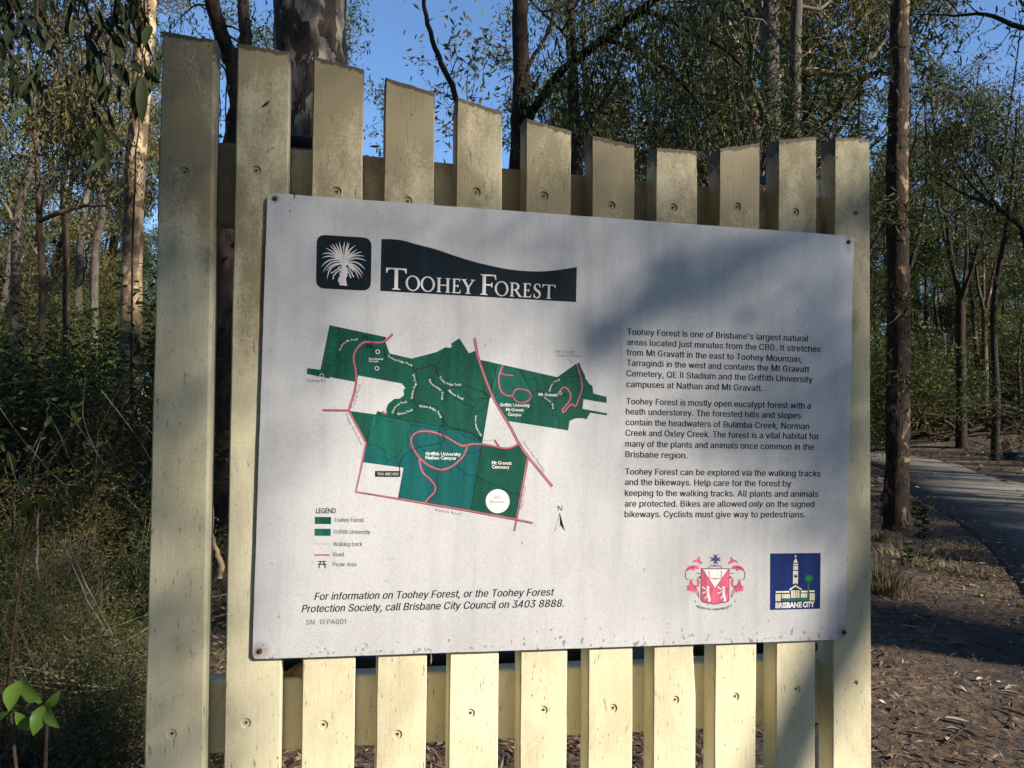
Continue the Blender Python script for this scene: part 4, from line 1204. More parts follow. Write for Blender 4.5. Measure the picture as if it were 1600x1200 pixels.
NAVY = ink("dark_navy_ink", (.006, .014, .021), .35)
GREEN = ink("forest_green_ink", (.003, .066, .045), .4, .03)
TEAL = ink("campus_teal_ink", (.003, .086, .086), .4, .03)
TEAL2 = ink("campus_green_ink", (.004, .092, .070), .4, .03)
PINK = ink("road_pink_ink", (.38, .11, .145), .45, .12)
MAROON = ink("maroon_ink", (.12, .02, .045), .45)
WHITE = ink("white_ink", (.62, .60, .60), .45)
ROSE = ink("crest_rose_ink", (.52, .10, .17), .45)
BLUE = ink("council_blue_ink", (.008, .022, .105), .35)
CREAM = ink("cream_ink", (.66, .62, .46), .45)
PALM = ink("palm_green_ink", (.008, .17, .05), .45)
LAWN = ink("lawn_green_ink", (.02, .12, .06), .45)

ZF = {0: (0, 0, 1.0), 1: (740, 500, 6.6667), 2: (470, 490, 6.6667), 3: (600, 520, 6.6667), 4: (530, 630, 6.6667), 5: (680, 640, 6.0),
      6: (480, 355, 11.4286), 7: (1060, 855, 10.909), 8: (1190, 855, 11.428), 9: (460, 340, 3.3333), 10: (460, 620, 3.3333)}
def Z(f, pts):
    ox, oy, s = ZF[f]
    return [(ox + x / s, oy + y / s) for x, y in pts]
class Print:
    """flat print on the panel, gathered as polygons in photo pixels, one mesh with several inks"""
    def __init__(self, name, label=None): self.name, self.label = name, label; self.v = []; self.f = []; self.mi = []; self.mats = []
    def _m(self, mat):
        if mat not in self.mats: self.mats.append(mat)
        return self.mats.index(mat)
    def poly(self, pts, mat, layer=1, holes=()):
        k = self._m(mat)
        loops = [[Vector((x, y, 0)) for x, y in pts]] + [[Vector((x, y, 0)) for x, y in h] for h in holes]
        allp = [p for l in loops for p in l]
        s = len(self.v)
        self.v += [P2(p.x, p.y, layer) for p in allp]
        for t in tessellate_polygon(loops):
            self.f.append(tuple(s + q for q in t)); self.mi.append(k)
    def line(self, pts, w, mat, layer=2, smooth=0, taper=False, dash=None):
        if smooth and len(pts) > 2:
            pts = [(p.x, p.y) for p in smooth_path([Vector((x, y, 0)) for x, y in pts], smooth)]
        if dash:
            on, off = dash
            L = 0; seg = []; acc = 0
            P = [Vector(p) for p in pts]
            cum = [0]
            for a, c in zip(P, P[1:]): cum.append(cum[-1] + (c - a).length)
            def pos(s):
                for i in range(len(P) - 1):
                    if cum[i + 1] >= s:
                        t = (s - cum[i]) / max(1e-6, cum[i + 1] - cum[i]); return P[i] + (P[i + 1] - P[i]) * t
                return P[-1]
            s = 0
            while s < cum[-1]:
                a, c = pos(s), pos(min(s + on, cum[-1]))
                if (c - a).length > .05: self.line([a[:], c[:]], w, mat, layer)
                s += on + off
            return
        k = self._m(mat); n = len(pts); s = len(self.v)
        P = [Vector(p) for p in pts]
        for i in range(n):
            d = P[min(i + 1, n - 1)] - P[max(0, i - 1)]
            if d.length < 1e-6: d = Vector((1, 0))
            d.normalize(); nn = Vector((-d.y, d.x))
            ww = w * .5
            if taper: ww *= max(.12, math.sin(math.pi * min(1, .12 + .88 * i / (n - 1))) ** .7) if taper == 1 else max(.1, 1 - i / (n - 1))
            a, c = P[i] + nn * ww, P[i] - nn * ww
            self.v += [P2(a.x, a.y, layer), P2(c.x, c.y, layer)]
        for i in range(n - 1):
            self.f.append((s + 2 * i, s + 2 * i + 1, s + 2 * i + 3, s + 2 * i + 2)); self.mi.append(k)
    def rect(self, x0, y0, x1, y1, mat, layer=2): self.poly([(x0, y0), (x1, y0), (x1, y1), (x0, y1)], mat, layer)
    def disc(self, x, y, r, mat, layer=2, n=28, ry=None):
        self.poly([(x + r * math.cos(2 * math.pi * k / n), y + (ry or r) * math.sin(2 * math.pi * k / n)) for k in range(n)], mat, layer)
    def ring(self, x, y, r, r2, mat, layer=3, n=20):
        c = lambda q: [(x + q * math.cos(2 * math.pi * k / n), y + q * math.sin(2 * math.pi * k / n)) for k in range(n)]
        self.poly(c(r), mat, layer, [c(r2)])
    def mesh_px(self, vs, fs, mat, layer):
        k = self._m(mat); s = len(self.v)
        self.v += [P2(x, y, layer) for x, y in vs]
        for f in fs: self.f.append(tuple(s + q for q in f)); self.mi.append(k)
    def done(self):
        me = bpy.data.meshes.new(self.name)
        me.from_pydata(self.v, [], self.f)
        for m_ in self.mats: me.materials.append(m_)
        me.polygons.foreach_set('material_index', self.mi)
        me.update()
        # every face towards the viewer
        bm = bmesh.new(); bm.from_mesh(me)
        bad = [f for f in bm.faces if f.normal.dot(PN) < 0]
        if bad: bmesh.ops.reverse_faces(bm, faces=bad)
        bm.to_mesh(me); bm.free()
        o = link(self.name, me, None, panel)
        if self.label: o['label'] = self.label
        return o

_cache = {}
def glyphs(text, weight=0.0, res=2):
    """outline text as triangles: vertices (x, y), faces, advance width; cap height about 0.73"""
    key = (text, weight, res)
    if key in _cache: return _cache[key]
    c = bpy.data.curves.new("tmp", 'FONT'); c.body = text; c.size = 1.0; c.resolution_u = res
    c.offset = weight
    o = bpy.data.objects.new("tmp", c)
    me = o.to_mesh()
    vs = [(v.co.x, v.co.y) for v in me.vertices]; fs = [tuple(p.vertices) for p in me.polygons]
    o.to_mesh_clear(); bpy.data.objects.remove(o); bpy.data.curves.remove(c)
    _cache[key] = (vs, fs)
    return vs, fs
CAP = glyphs("H")[0]; CAP = max(v[1] for v in CAP)
def text(pr, s, p0, p1, cap, mat, layer=2, weight=0.0, shear=0.0, res=2, upx=.028):
    """baseline from p0 to p1 in pixels, capitals cap pixels high"""
    vs, fs = glyphs(s, weight, res)
    if not vs: return
    x0 = min(v[0] for v in vs); x1 = max(v[0] for v in vs); W = x1 - x0
    dx, dy = p1[0] - p0[0], p1[1] - p0[1]
    ux = upx * (1 - (p0[0] - 400) / 1800)
    o = []
    for (x, y) in vs:
        t = (x - x0) / W; h = y / CAP
        o.append((p0[0] + dx * t + (ux + shear) * cap * h, p0[1] + dy * t - cap * h))
    pr.mesh_px(o, fs, mat, layer)
def text_dir(pr, s, p0, ang, width, cap, mat, layer=3, weight=0.0):
    vs, fs = glyphs(s, weight, 1)
    x0 = min(v[0] for v in vs); x1 = max(v[0] for v in vs); W = x1 - x0
    c, n_ = math.cos(ang), math.sin(ang)
    o = []
    for (x, y) in vs:
        a, h = (x - x0) / W * width, y / CAP * cap
        o.append((p0[0] + c * a + n_ * h, p0[1] + n_ * a - c * h))
    pr.mesh_px(o, fs, mat, layer)
def text_path(pr, s, pts, cap, mat, layer=3, weight=0.0):
    P = [Vector((p.x, p.y)) for p in smooth_path([Vector((x, y, 0)) for x, y in pts], 6)]
    cum = [0]
    for a, c in zip(P, P[1:]): cum.append(cum[-1] + (c - a).length)
    wid = []
    for ch in s:
        if ch == ' ': wid.append(.34); continue
        v = glyphs(ch, weight, 1)[0]; wid.append(max(q[0] for q in v) - min(q[0] for q in v) + .12)
    tot = sum(wid); k = cum[-1] / tot; sx = 0
    for ch, w in zip(s, wid):
        if ch != ' ':
            c_ = (sx + .06) * k
            i = max(0, min(len(P) - 2, next((j for j in range(len(P) - 1) if cum[j + 1] >= c_ + w * k * .4), len(P) - 2)))
            i0 = max(0, min(len(P) - 2, next((j for j in range(len(P) - 1) if cum[j + 1] >= c_), len(P) - 2)))
            d = (P[i + 1] - P[i]).normalized()
            st_ = P[i0] + (P[i0 + 1] - P[i0]).normalized() * (c_ - cum[i0])
            text_dir(pr, ch, (st_.x, st_.y), math.atan2(d.y, d.x), (w - .12) * k, cap, mat, layer, weight)
        sx += w


# letter outlines of a plain grotesque: advance width and contours in 1/1000 (capitals 509 high), and stroked letters
GLYPH={"'":(206,'78 318 70 509 136 509 128 318'),',':(188,'38 -119 68 71 137 71 84 -119'),'.':(188,'95 -4 78 -1 63 9 53 24 50 41 53 59 63 73 78 83 95 87 113 83 128 73 138 59 141 41 138 24 128 9 113 -1'),'0':(453,'227 -7 174 1 130 24 95 62 69 113 53 178 48 254 53 330 69 395 95 447 130 484 174 508 227 516 279 508 323 484 358 447 384 395 400 330 405 254 400 178 384 113 359 62 323 24 279 1|227 50 261 56 290 74 313 103 330 144 340 194 344 254 340 314 330 365 313 405 290 435 261 453 227 460 192 453 163 435 140 405 123 365 113 314 109 254 113 194 123 144 140 103 163 74 192 56'),'3':(453,'218 -7 173 -3 133 10 98 30 70 57 52 91 44 132 109 132 115 107 126 87 144 71 165 59 219 50 275 61 297 74 315 93 325 116 329 145 326 172 316 196 299 217 275 234 242 244 201 248 157 248 157 299 288 448 288 452 70 452 70 509 372 509 372 461 211 278 211 289 264 288 308 276 344 253 371 222 387 186 393 145 387 103 370 66 344 36 309 12 266 -2'),'8':(453,'226 -7 178 -2 136 11 101 33 74 62 57 96 52 135 55 166 65 195 81 220 101 241 125 256 153 265 153 267 119 282 93 308 76 342 70 380 75 417 90 450 114 477 146 498 184 511 226 516 269 511 306 498 337 477 361 450 377 417 382 380 376 342 359 308 333 282 300 267 300 265 327 256 351 241 372 220 387 195 397 166 401 135 395 96 378 62 352 33 317 11 275 -2|226 49 258 52 285 60 307 74 323 91 333 113 337 139 333 165 322 189 305 208 283 223 256 232 226 235 196 232 169 223 147 208 130 189 119 165 115 139 119 113 129 91 145 74 167 60 195 52|226 290 274 300 293 313 307 330 316 351 319 376 316 399 308 420 294 437 275 449 226 460 177 449 159 437 145 420 136 399 133 376 136 351 145 330 159 313 178 300'),'B':(456,'60 0 60 509 241 509 289 504 329 491 359 469 381 442 394 410 398 374 395 344 387 320 356 286 315 267 315 262 339 257 363 245 385 227 402 203 414 173 418 136 413 100 400 67 377 39 344 18 301 4 247 0|125 57 245 57 296 63 330 80 349 105 355 137 352 161 342 184 327 203 306 218 279 228 248 231 125 231|125 285 238 285 288 296 308 309 323 326 333 348 336 372 330 403 313 429 283 446 240 452 125 452'),'C':(510,'267 -7 205 1 150 25 104 63 70 115 48 179 40 254 48 329 70 393 104 445 150 484 205 508 267 516 340 504 373 490 402 471 427 447 448 418 463 385 473 348 408 348 389 395 357 428 315 449 267 456 223 450 184 432 150 403 125 364 109 314 103 254 109 194 125 145 151 105 184 76 223 59 267 53 315 60 357 81 389 114 408 160 473 160 463 124 448 91 428 62 402 38 373 19 341 5 305 -4'),'E':(419,'60 0 60 509 372 509 372 452 125 452 125 286 355 286 355 229 125 229 125 57 375 57 375 0'),'F':(410,'60 0 60 509 369 509 369 452 125 452 125 278 346 278 346 221 125 221 125 0'),'H':(517,'60 0 60 509 125 509 125 289 392 289 392 509 457 509 457 0 392 0 392 232 125 232 125 0'),'M':(628,'60 0 60 509 152 509 277 187 287 159 299 123 311 84 322 49 307 49 318 83 330 121 342 158 352 187 476 509 568 509 568 0 504 0 504 291 504 327 505 369 506 413 507 457 513 457 498 409 482 363 467 322 456 291 342 0 286 0 170 291 159 321 145 361 129 408 112 457 119 457 120 416 121 372 122 328 122 291 122 0'),'N':(523,'60 0 60 509 136 509 343 183 363 151 388 107 414 55 405 54 401 108 399 157 399 195 399 509 463 509 463 0 387 0 202 290 177 331 148 381 108 452 119 454 122 384 124 328 125 291 125 0'),'O':(533,'267 -7 205 1 150 25 105 63 70 115 48 179 40 254 48 329 70 393 105 445 150 484 205 508 267 516 329 508 384 484 429 445 464 393 486 329 493 254 486 179 464 115 429 63 384 25 329 1|267 53 310 59 349 76 383 105 408 144 425 194 430 254 425 314 408 365 383 404 349 433 310 450 267 456 223 450 184 433 151 404 125 364 109 314 103 254 109 194 125 144 151 105 184 76 223 59'),'S':(447,'224 -9 172 -4 128 9 91 31 64 60 46 96 38 137 104 137 110 110 123 88 142 71 166 59 224 49 257 52 286 60 311 74 329 92 341 114 346 139 342 161 332 179 296 205 245 222 184 239 128 260 86 289 60 326 52 372 58 413 75 448 102 476 138 498 180 511 227 516 275 511 316 498 351 476 377 449 394 415 401 378 337 378 326 412 302 437 267 453 225 459 194 456 167 448 145 435 129 418 118 398 115 376 119 352 131 334 169 308 212 293 264 279 312 264 359 238 395 198 405 171 408 139 403 99 386 64 360 34 323 11 278 -4'),'T':(449,'32 452 32 509 417 509 417 452 257 452 257 0 193 0 193 452'),'U':(517,'259 -8 203 -2 154 15 114 43 85 80 66 124 60 173 60 509 124 509 124 178 128 144 141 113 160 87 187 68 220 56 259 52 298 56 331 68 357 87 377 113 389 144 393 178 393 509 457 509 457 173 451 124 433 80 403 43 363 15 315 -2'),'W':(686,'155 0 16 509 82 509 163 196 175 145 187 94 197 40 189 40 200 94 211 145 224 196 306 509 380 509 462 196 474 145 486 94 497 40 488 40 499 94 510 145 523 196 603 509 670 509 530 0 455 0 368 323 351 391 336 475 350 475 335 395 318 323 230 0'),'a':(389,'160 -9 126 -5 94 5 68 22 48 45 35 73 30 108 34 138 43 161 58 179 78 193 125 211 178 220 234 227 265 235 273 243 276 255 276 257 267 297 240 322 196 331 149 322 118 301 100 274 41 291 57 322 79 346 104 364 133 375 194 384 239 379 286 360 306 343 322 320 333 290 337 251 337 0 277 0 277 52 272 52 252 25 215 1|170 45 202 49 228 59 248 74 263 93 272 115 276 138 276 190 259 182 231 176 200 171 175 168 134 159 103 139 95 124 92 105 102 72 130 52'),'b':(424,'229 -8 198 -5 172 4 138 31 118 59 112 59 112 0 53 0 53 509 114 509 114 319 118 319 137 346 171 373 197 381 229 384 274 378 313 361 345 332 370 293 385 245 390 189 385 133 370 84 346 45 313 16 274 -2|220 47 253 51 279 66 301 88 316 117 325 151 328 189 325 227 316 261 301 290 280 311 253 325 220 330 188 325 161 312 140 291 125 263 116 229 113 189 116 150 125 115 140 86 162 65 188 51'),'c':(396,'207 -8 159 -2 117 16 82 46 56 85 40 133 34 187 40 243 56 291 82 330 117 360 159 378 207 384 260 377 305 356 340 322 362 277 303 262 290 289 270 311 242 325 207 330 173 325 145 310 124 287 108 258 99 224 96 187 99 151 108 117 124 89 145 66 173 51 207 46 243 52 271 66 292 89 304 117 363 102 341 56 306 21 261 -1'),'d':(424,'195 -8 151 -2 111 16 79 45 55 84 39 133 34 189 39 245 55 293 79 332 112 361 151 378 196 384 228 381 253 373 287 346 306 319 311 319 311 509 372 509 372 0 313 0 313 59 307 59 287 31 252 4 227 -5|205 47 236 51 263 65 284 86 299 115 309 150 312 189 309 229 300 263 284 291 263 312 237 325 205 330 172 325 145 311 124 290 108 261 99 227 96 189 99 151 109 117 124 88 145 66 172 51'),'g':(425,'207 -151 168 -148 134 -140 82 -110 51 -69 101 -41 122 -66 154 -88 207 -97 249 -92 282 -75 304 -47 311 -6 311 68 306 68 287 41 252 16 227 8 195 5 152 10 113 27 80 53 55 90 39 136 34 191 39 246 55 293 80 332 112 361 152 378 196 384 228 382 253 373 288 346 308 319 313 319 313 379 372 379 372 -9 367 -54 350 -90 324 -117 291 -136 251 -147|205 59 237 63 264 75 285 95 300 121 309 154 312 193 309 231 300 264 285 291 264 312 237 325 205 330 172 325 145 312 124 290 109 262 99 229 96 193 99 155 109 123 124 96 145 76 172 63'),'h':(410,'114 227 114 0 53 0 53 509 114 509 114 287 102 287 124 332 152 362 187 379 227 384 264 380 295 369 321 349 341 321 353 285 357 240 357 0 296 0 296 235 290 275 273 304 246 323 210 329 184 326 161 317 141 303 126 283 117 257'),'j':(167,'53 379 114 379 114 -30 111 -63 102 -90 86 -113 65 -129 37 -139 4 -143 -10 -143 -10 -87 2 -87 25 -83 40 -72 50 -54 53 -29|83 443 67 446 53 455 44 468 41 483 44 499 53 512 67 521 83 524 100 521 114 512 123 499 126 483 123 468 114 455 100 446'),'l':(189,'139 -2 101 3 74 20 58 47 53 84 53 509 114 509 114 99 120 62 130 54 146 52 160 53 170 54 181 3 162 -1'),'m':(610,'53 0 53 379 112 379 112 295 108 295 118 323 132 346 172 376 219 386 257 380 287 361 309 331 321 295 312 295 322 321 337 343 381 375 437 386 468 383 497 372 522 354 541 328 553 296 557 255 557 0 496 0 496 254 490 289 473 313 447 326 419 330 395 328 374 320 345 290 335 247 335 0 274 0 274 260 269 288 253 311 229 326 199 330 158 320 140 307 126 289 117 266 114 238 114 0'),'n':(410,'114 227 114 0 53 0 53 379 112 379 112 287 102 287 124 332 152 362 187 379 227 384 264 380 295 369 321 349 341 321 353 285 357 240 357 0 296 0 296 235 290 275 273 304 246 323 210 329 184 326 161 317 141 303 126 283 117 257'),'o':(415,'207 -8 159 -2 117 16 82 46 56 85 40 133 34 187 40 243 56 291 82 330 117 360 159 378 207 384 256 378 299 360 333 330 359 291 376 243 381 187 376 133 359 85 333 46 299 16 256 -2|207 46 242 51 270 66 292 89 307 117 316 151 319 187 316 224 307 258 292 287 270 310 242 325 207 330 173 325 145 310 124 287 108 258 99 224 96 187 99 151 108 117 124 89 145 66 173 51'),'p':(424,'53 -143 53 379 112 379 112 319 118 319 137 346 171 373 197 381 229 384 274 378 313 361 345 332 370 293 385 245 390 189 385 133 370 84 346 45 313 16 274 -2 229 -8 198 -5 173 4 138 31 118 59 114 59 114 -143|220 47 253 51 279 66 301 88 316 117 325 151 328 189 325 227 316 261 301 290 280 311 253 325 220 330 188 325 161 312 140 291 125 263 116 229 113 189 116 150 125 115 140 86 162 65 188 51'),'r':(259,'53 0 53 379 112 379 112 321 115 321 130 347 152 367 181 380 213 385 229 384 243 384 243 322 230 324 207 326 182 323 159 315 140 301 126 284 117 262 114 237 114 0'),'s':(365,'182 -8 145 -5 112 3 84 18 62 38 45 63 36 94 94 107 105 79 124 60 150 49 181 45 217 50 244 62 262 81 268 103 265 121 254 136 237 147 212 155 149 170 104 186 72 208 53 237 47 274 51 305 65 332 87 354 115 370 149 381 187 384 223 381 254 372 279 358 299 339 324 290 268 277 258 298 243 316 219 328 187 333 156 329 131 317 114 299 109 277 112 258 124 243 172 223 229 209 275 194 306 171 325 142 331 107 326 75 312 47 290 24 260 6 223 -5'),'u':(410,'182 -5 146 -1 115 11 89 31 69 59 57 95 53 139 53 379 114 379 114 144 119 105 137 75 164 56 200 50 226 53 249 62 268 77 283 97 293 122 296 153 296 379 357 379 357 0 298 0 298 92 307 92 286 47 257 17 222 0'),'v':(389,'163 0 17 379 84 379 165 155 187 87 206 21 184 21 203 87 224 155 305 379 371 379 226 0'),'w':(567,'138 0 23 379 87 379 133 214 154 137 175 41 165 41 186 135 206 214 252 379 316 379 362 214 382 136 402 41 391 41 413 135 434 214 480 379 545 379 429 0 368 0 319 172 305 225 291 280 277 338 291 338 277 280 263 225 248 172 199 0'),'y':(389,'47 -139 61 -86 71 -87 104 -89 130 -74 151 -36 163 -1 17 379 84 379 165 155 187 87 206 21 184 21 202 87 224 155 305 379 371 379 204 -58 177 -107 139 -136 91 -145 65 -143')}
STROKE={'D':(502,['104 0 104 509','104 481 215 481 310 458 372 385 392 254 372 123 310 50 215 28 104 28']),
'P':(445,['104 0 104 509','104 481 270 481 345 458 378 400 378 330 345 262 270 240 104 240']),
'R':(449,['104 0 104 509','104 481 270 481 345 458 378 400 378 330 345 262 270 240 104 240','255 240 388 0']),
'A':(480,['45 0 235 500','235 500 425 0','105 165 365 165']),
'G':(520,['418 375 375 448 300 484 225 484 130 450 80 370 68 254 80 140 130 57 225 22 320 35 395 95 408 150 408 240','265 240 436 240']),
'e':(404,['70 195 360 195','336 195 330 280 285 340 207 358 125 335 78 265 68 187 80 100 130 38 210 20 290 42 335 95']),
'I':(208,['104 0 104 509']),'1':(285,['180 0 180 509','180 495 85 415']),
'4':(453,['290 0 290 509','290 490 55 145','40 138 370 138']),
'k':(381,['100 0 100 509','105 130 325 375','180 215 340 0']),
'i':(167,['98 0 98 378','98 445 98 509']),
't':(227,['110 480 110 90 122 45 160 26 215 28','35 352 212 352']),
'f':(254,['112 0 112 430 128 475 165 490 212 488','35 352 208 352']),
'x':(379,['40 0 320 378','40 378 320 0']),
'Q':(533,['Q','290 120 445 -15'])}


def _pairs(l):
    q = [int(t) for t in l.split()]
    return list(zip(q[0::2], q[1::2]))
def plain_text(s):
    """(vertices, triangles) of a line of plain sans-serif text, capitals 0.509 high"""
    V_, F_ = [], []
    x = 0
    for ch in s:
        if ch == ' ': x += 200; continue
        if ch in STROKE:
            adv, st = STROKE[ch]
            if ch == 'Q': _add_loops(V_, F_, GLYPH['O'][1], x); st = st[1:]
            for l in st:
                p = _pairs(l); n = len(p)
                b0 = len(V_)
                for i in range(n):
                    a, c = p[max(0, i - 1)], p[min(n - 1, i + 1)]
                    d = math.hypot(c[0] - a[0], c[1] - a[1]) or 1
                    nx, ny = -(c[1] - a[1]) / d * 29, (c[0] - a[0]) / d * 29
                    V_.append(((p[i][0] + nx + x) / 1000, (p[i][1] + ny) / 1000)); V_.append(((p[i][0] - nx + x) / 1000, (p[i][1] - ny) / 1000))
                for i in range(n - 1): F_.append((b0 + 2 * i, b0 + 2 * i + 1, b0 + 2 * i + 3, b0 + 2 * i + 2))
        else:
            adv, ls = GLYPH[ch]
            _add_loops(V_, F_, ls, x)
        x += adv
    return V_, F_
def _add_loops(V_, F_, ls, x):
    loops = [[Vector((a, c, 0)) for a, c in _pairs(l)] for l in ls.split('|')]
    b0 = len(V_)
    V_ += [((p.x + x) / 1000, p.y / 1000) for l in loops for p in l]
    for t in tessellate_polygon(loops): F_.append(tuple(b0 + q for q in t))
def text2(pr, s, p0, p1, cap, mat, layer=2, shear=0.0, upx=.028, bold=.30):
    vs, fs = plain_text(s)
    x0 = min(v[0] for v in vs); x1 = max(v[0] for v in vs); W = x1 - x0
    dx, dy = p1[0] - p0[0], p1[1] - p0[1]
    ux = upx * (1 - (p0[0] - 400) / 1800)
    for k, ox_ in enumerate((-bold, bold)):      # two impressions a hair apart give the weight of the lettering
        pr.mesh_px([(p0[0] + ox_ + dx * (a - x0) / W + (ux + shear) * cap * c / .509, p0[1] + dy * (a - x0) / W - cap * c / .509) for a, c in vs], fs, mat, layer + k * .4)

# ---------- heading banner with hand-drawn roman capitals
pr = Print("title_banner", "dark navy banner with a wavy top edge")
top_ = [(453, 112), (500, 112), (560, 118), (640, 140), (730, 163), (830, 197), (930, 228), (1020, 250), (1110, 268), (1200, 278), (1290, 280), (1370, 273), (1430, 264), (1471, 257)]
tp = smooth_path([Vector((x, y, 0)) for x, y in top_], 3)
pr.poly(Z(9, [(p.x, p.y) for p in tp] + [(1467, 440), (447, 382)]), NAVY, 1)
pr.done()
def ell(cx, cy, rx, ry, n=26, rot=0): return [(cx + rx * math.cos(2 * math.pi * k / n) * math.cos(rot) - ry * math.sin(2 * math.pi * k / n) * math.sin(rot), cy + ry * math.sin(2 * math.pi * k / n) * math.cos(rot) + rx * math.cos(2 * math.pi * k / n) * math.sin(rot)) for k in range(n)]
def R4(x0, y0, x1, y1): return [(x0, y0), (x1, y0), (x1, y1), (x0, y1)]
SER = {
 'T': [([(0, 1), (1, 1), (1.0, .76), (.955, .76), (.90, .90), (.80, .935), (.585, .935), (.585, .06), (.70, .035), (.70, 0), (.30, 0), (.30, .035), (.415, .06), (.415, .935), (.20, .935), (.10, .90), (.045, .76), (0, .76)], [])],
 'O': [(ell(.5, .5, .5, .53), [ell(.5, .5, .345, .465, rot=.08)])],
 'H': [([(0, 0), (.36, 0), (.36, .035), (.27, .06), (.27, .47), (.73, .47), (.73, .06), (.64, .035), (.64, 0), (1, 0), (1, .035), (.90, .06), (.90, .94), (1, .965), (1, 1), (.64, 1), (.64, .965), (.73, .94), (.73, .535), (.27, .535), (.27, .94), (.36, .965), (.36, 1), (0, 1), (0, .965), (.10, .94), (.10, .06), (0, .035)], [])],
 'E': [([(0, 0), (.95, 0), (1, .25), (.955, .25), (.88, .10), (.74, .06), (.36, .06), (.36, .475), (.62, .475), (.68, .39), (.72, .39), (.72, .62), (.68, .62), (.62, .54), (.36, .54), (.36, .94), (.70, .94), (.82, .90), (.86, .78), (.90, .78), (.90, 1), (0, 1), (0, .965), (.13, .94), (.13, .06), (0, .035)], [])],
 'Y': [([(0, 1), (.40, 1), (.40, .965), (.30, .94), (.55, .53), (.78, .92), (.67, .965), (.67, 1), (1, 1), (1, .965), (.89, .93), (.60, .44), (.60, .06), (.71, .035), (.71, 0), (.33, 0), (.33, .035), (.43, .06), (.43, .42), (.11, .935), (0, .965)], [])],
 'F': [([(0, 0), (.46, 0), (.46, .035), (.34, .06), (.34, .46), (.66, .46), (.72, .37), (.76, .37), (.76, .62), (.72, .62), (.66, .53), (.34, .53), (.34, .93), (.78, .93), (.90, .89), (.95, .75), (1, .75), (.98, 1), (0, 1), (0, .965), (.13, .94), (.13, .06), (0, .035)], [])],
 'R': [([(0, 0), (.36, 0), (.36, .035), (.27, .06), (.27, .455), (.40, .455), (.74, 0), (1, 0), (1, .035), (.90, .06), (.57, .48), (.72, .56), (.77, .72), (.72, .88), (.58, .97), (.42, 1), (0, 1), (0, .965), (.10, .94), (.10, .06), (0, .035)], [[(.27, .93), (.42, .93), (.55, .86), (.60, .72), (.54, .58), (.42, .52), (.27, .52)]])],
 'S': [([(.06, .02), (.10, .30), (.16, .30), (.24, .12), (.42, .05), (.62, .06), (.74, .16), (.74, .26), (.66, .36), (.28, .50), (.10, .62), (.06, .78), (.16, .93), (.36, 1.02), (.60, 1.02), (.80, .97), (.88, .98), (.90, .74), (.84, .74), (.76, .88), (.58, .96), (.40, .955), (.29, .86), (.29, .77), (.38, .68), (.74, .54), (.93, .40), (.96, .24), (.86, .08), (.66, -.02), (.42, -.02), (.20, .03), (.12, 0)], [])],
}
pr = Print("title_lettering", "white roman capitals TOOHEY FOREST")
def baseline(x): return 375 + (x - 528) * .0592
for ch, x0, x1, cap in (('T', 476, 583, 112), ('O', 578, 653, 76), ('O', 656, 731, 76), ('H', 738, 812, 75), ('E', 820, 865, 75), ('Y', 866, 940, 75),
                        ('F', 968, 1050, 107), ('O', 1042, 1114, 74), ('R', 1120, 1186, 73), ('E', 1190, 1233, 73), ('S', 1242, 1284, 73), ('T', 1290, 1358, 73)):
    for outer_, holes_ in SER[ch]:
        f = lambda q: Z(9, [(x0 + (x1 - x0) * a + 2 * b_, baseline(x0 + (x1 - x0) * a) - cap * b_) for a, b_ in q])
        pr.poly(f(outer_), WHITE, 2, [f(h) for h in holes_])
pr.done()

# ---------- grass tree emblem
pr = Print("palm_emblem", "dark rounded square with a white grass tree")
pr.poly(round_quad(Z(6, [(172, 130), (1152, 192), (1135, 1140), (155, 1088)]), 14, 8), NAVY, 1)
FR = [((640, 600), (640, 430), (668, 255)), ((650, 600), (690, 430), (728, 262)), ((655, 590), (700, 440), (752, 290)), ((630, 600), (610, 420), (572, 262)), ((625, 605), (580, 430), (512, 280)), ((615, 600), (540, 420), (448, 292)),
      ((610, 600), (520, 430), (400, 318)), ((605, 600), (500, 440), (325, 370)), ((600, 610), (440, 410), (262, 482)), ((600, 615), (440, 460), (262, 552)), ((600, 590), (370, 530), (255, 712)), ((600, 625), (400, 560), (285, 805)),
      ((600, 650), (430, 640), (340, 785)), ((595, 660), (370, 680), (360, 925)), ((670, 600), (700, 430), (862, 325)), ((680, 600), (760, 480), (888, 395)), ((680, 605), (800, 470), (978, 440)), ((690, 600), (800, 470), (1020, 520)),
      ((700, 620), (850, 500), (1052, 602)), ((700, 635), (900, 570), (1030, 755)), ((705, 650), (880, 640), (1000, 850)), ((700, 655), (870, 690), (978, 905)), ((700, 660), (850, 700), (925, 930)), ((705, 655), (800, 690), (825, 800)), ((640, 600), (655, 480), (640, 330)), ((660, 600), (690, 520), (770, 440))]
for a, c, e in FR:
    q = [((1 - t) ** 2 * a[0] + 2 * t * (1 - t) * c[0] + t * t * e[0], (1 - t) ** 2 * a[1] + 2 * t * (1 - t) * c[1] + t * t * e[1]) for t in [k / 9 for k in range(10)]]
    pr.line(Z(6, q), 27 / 11.43, WHITE, 2 + (FR.index((a, c, e)) % 3) * .4, 0, 1)
for q in ([(600, 700), (560, 720), (545, 755), (505, 765), (480, 800), (445, 805), (428, 830)], [(600, 740), (570, 760), (555, 795), (520, 805), (500, 840), (472, 860), (462, 930)], [(700, 720), (730, 760), (725, 800), (760, 830), (760, 870), (785, 905)], [(735, 700), (770, 745), (765, 780), (800, 815), (805, 855), (838, 890)]):
    pr.line(Z(6, q), 20 / 11.43, WHITE, 2, 0, 0)
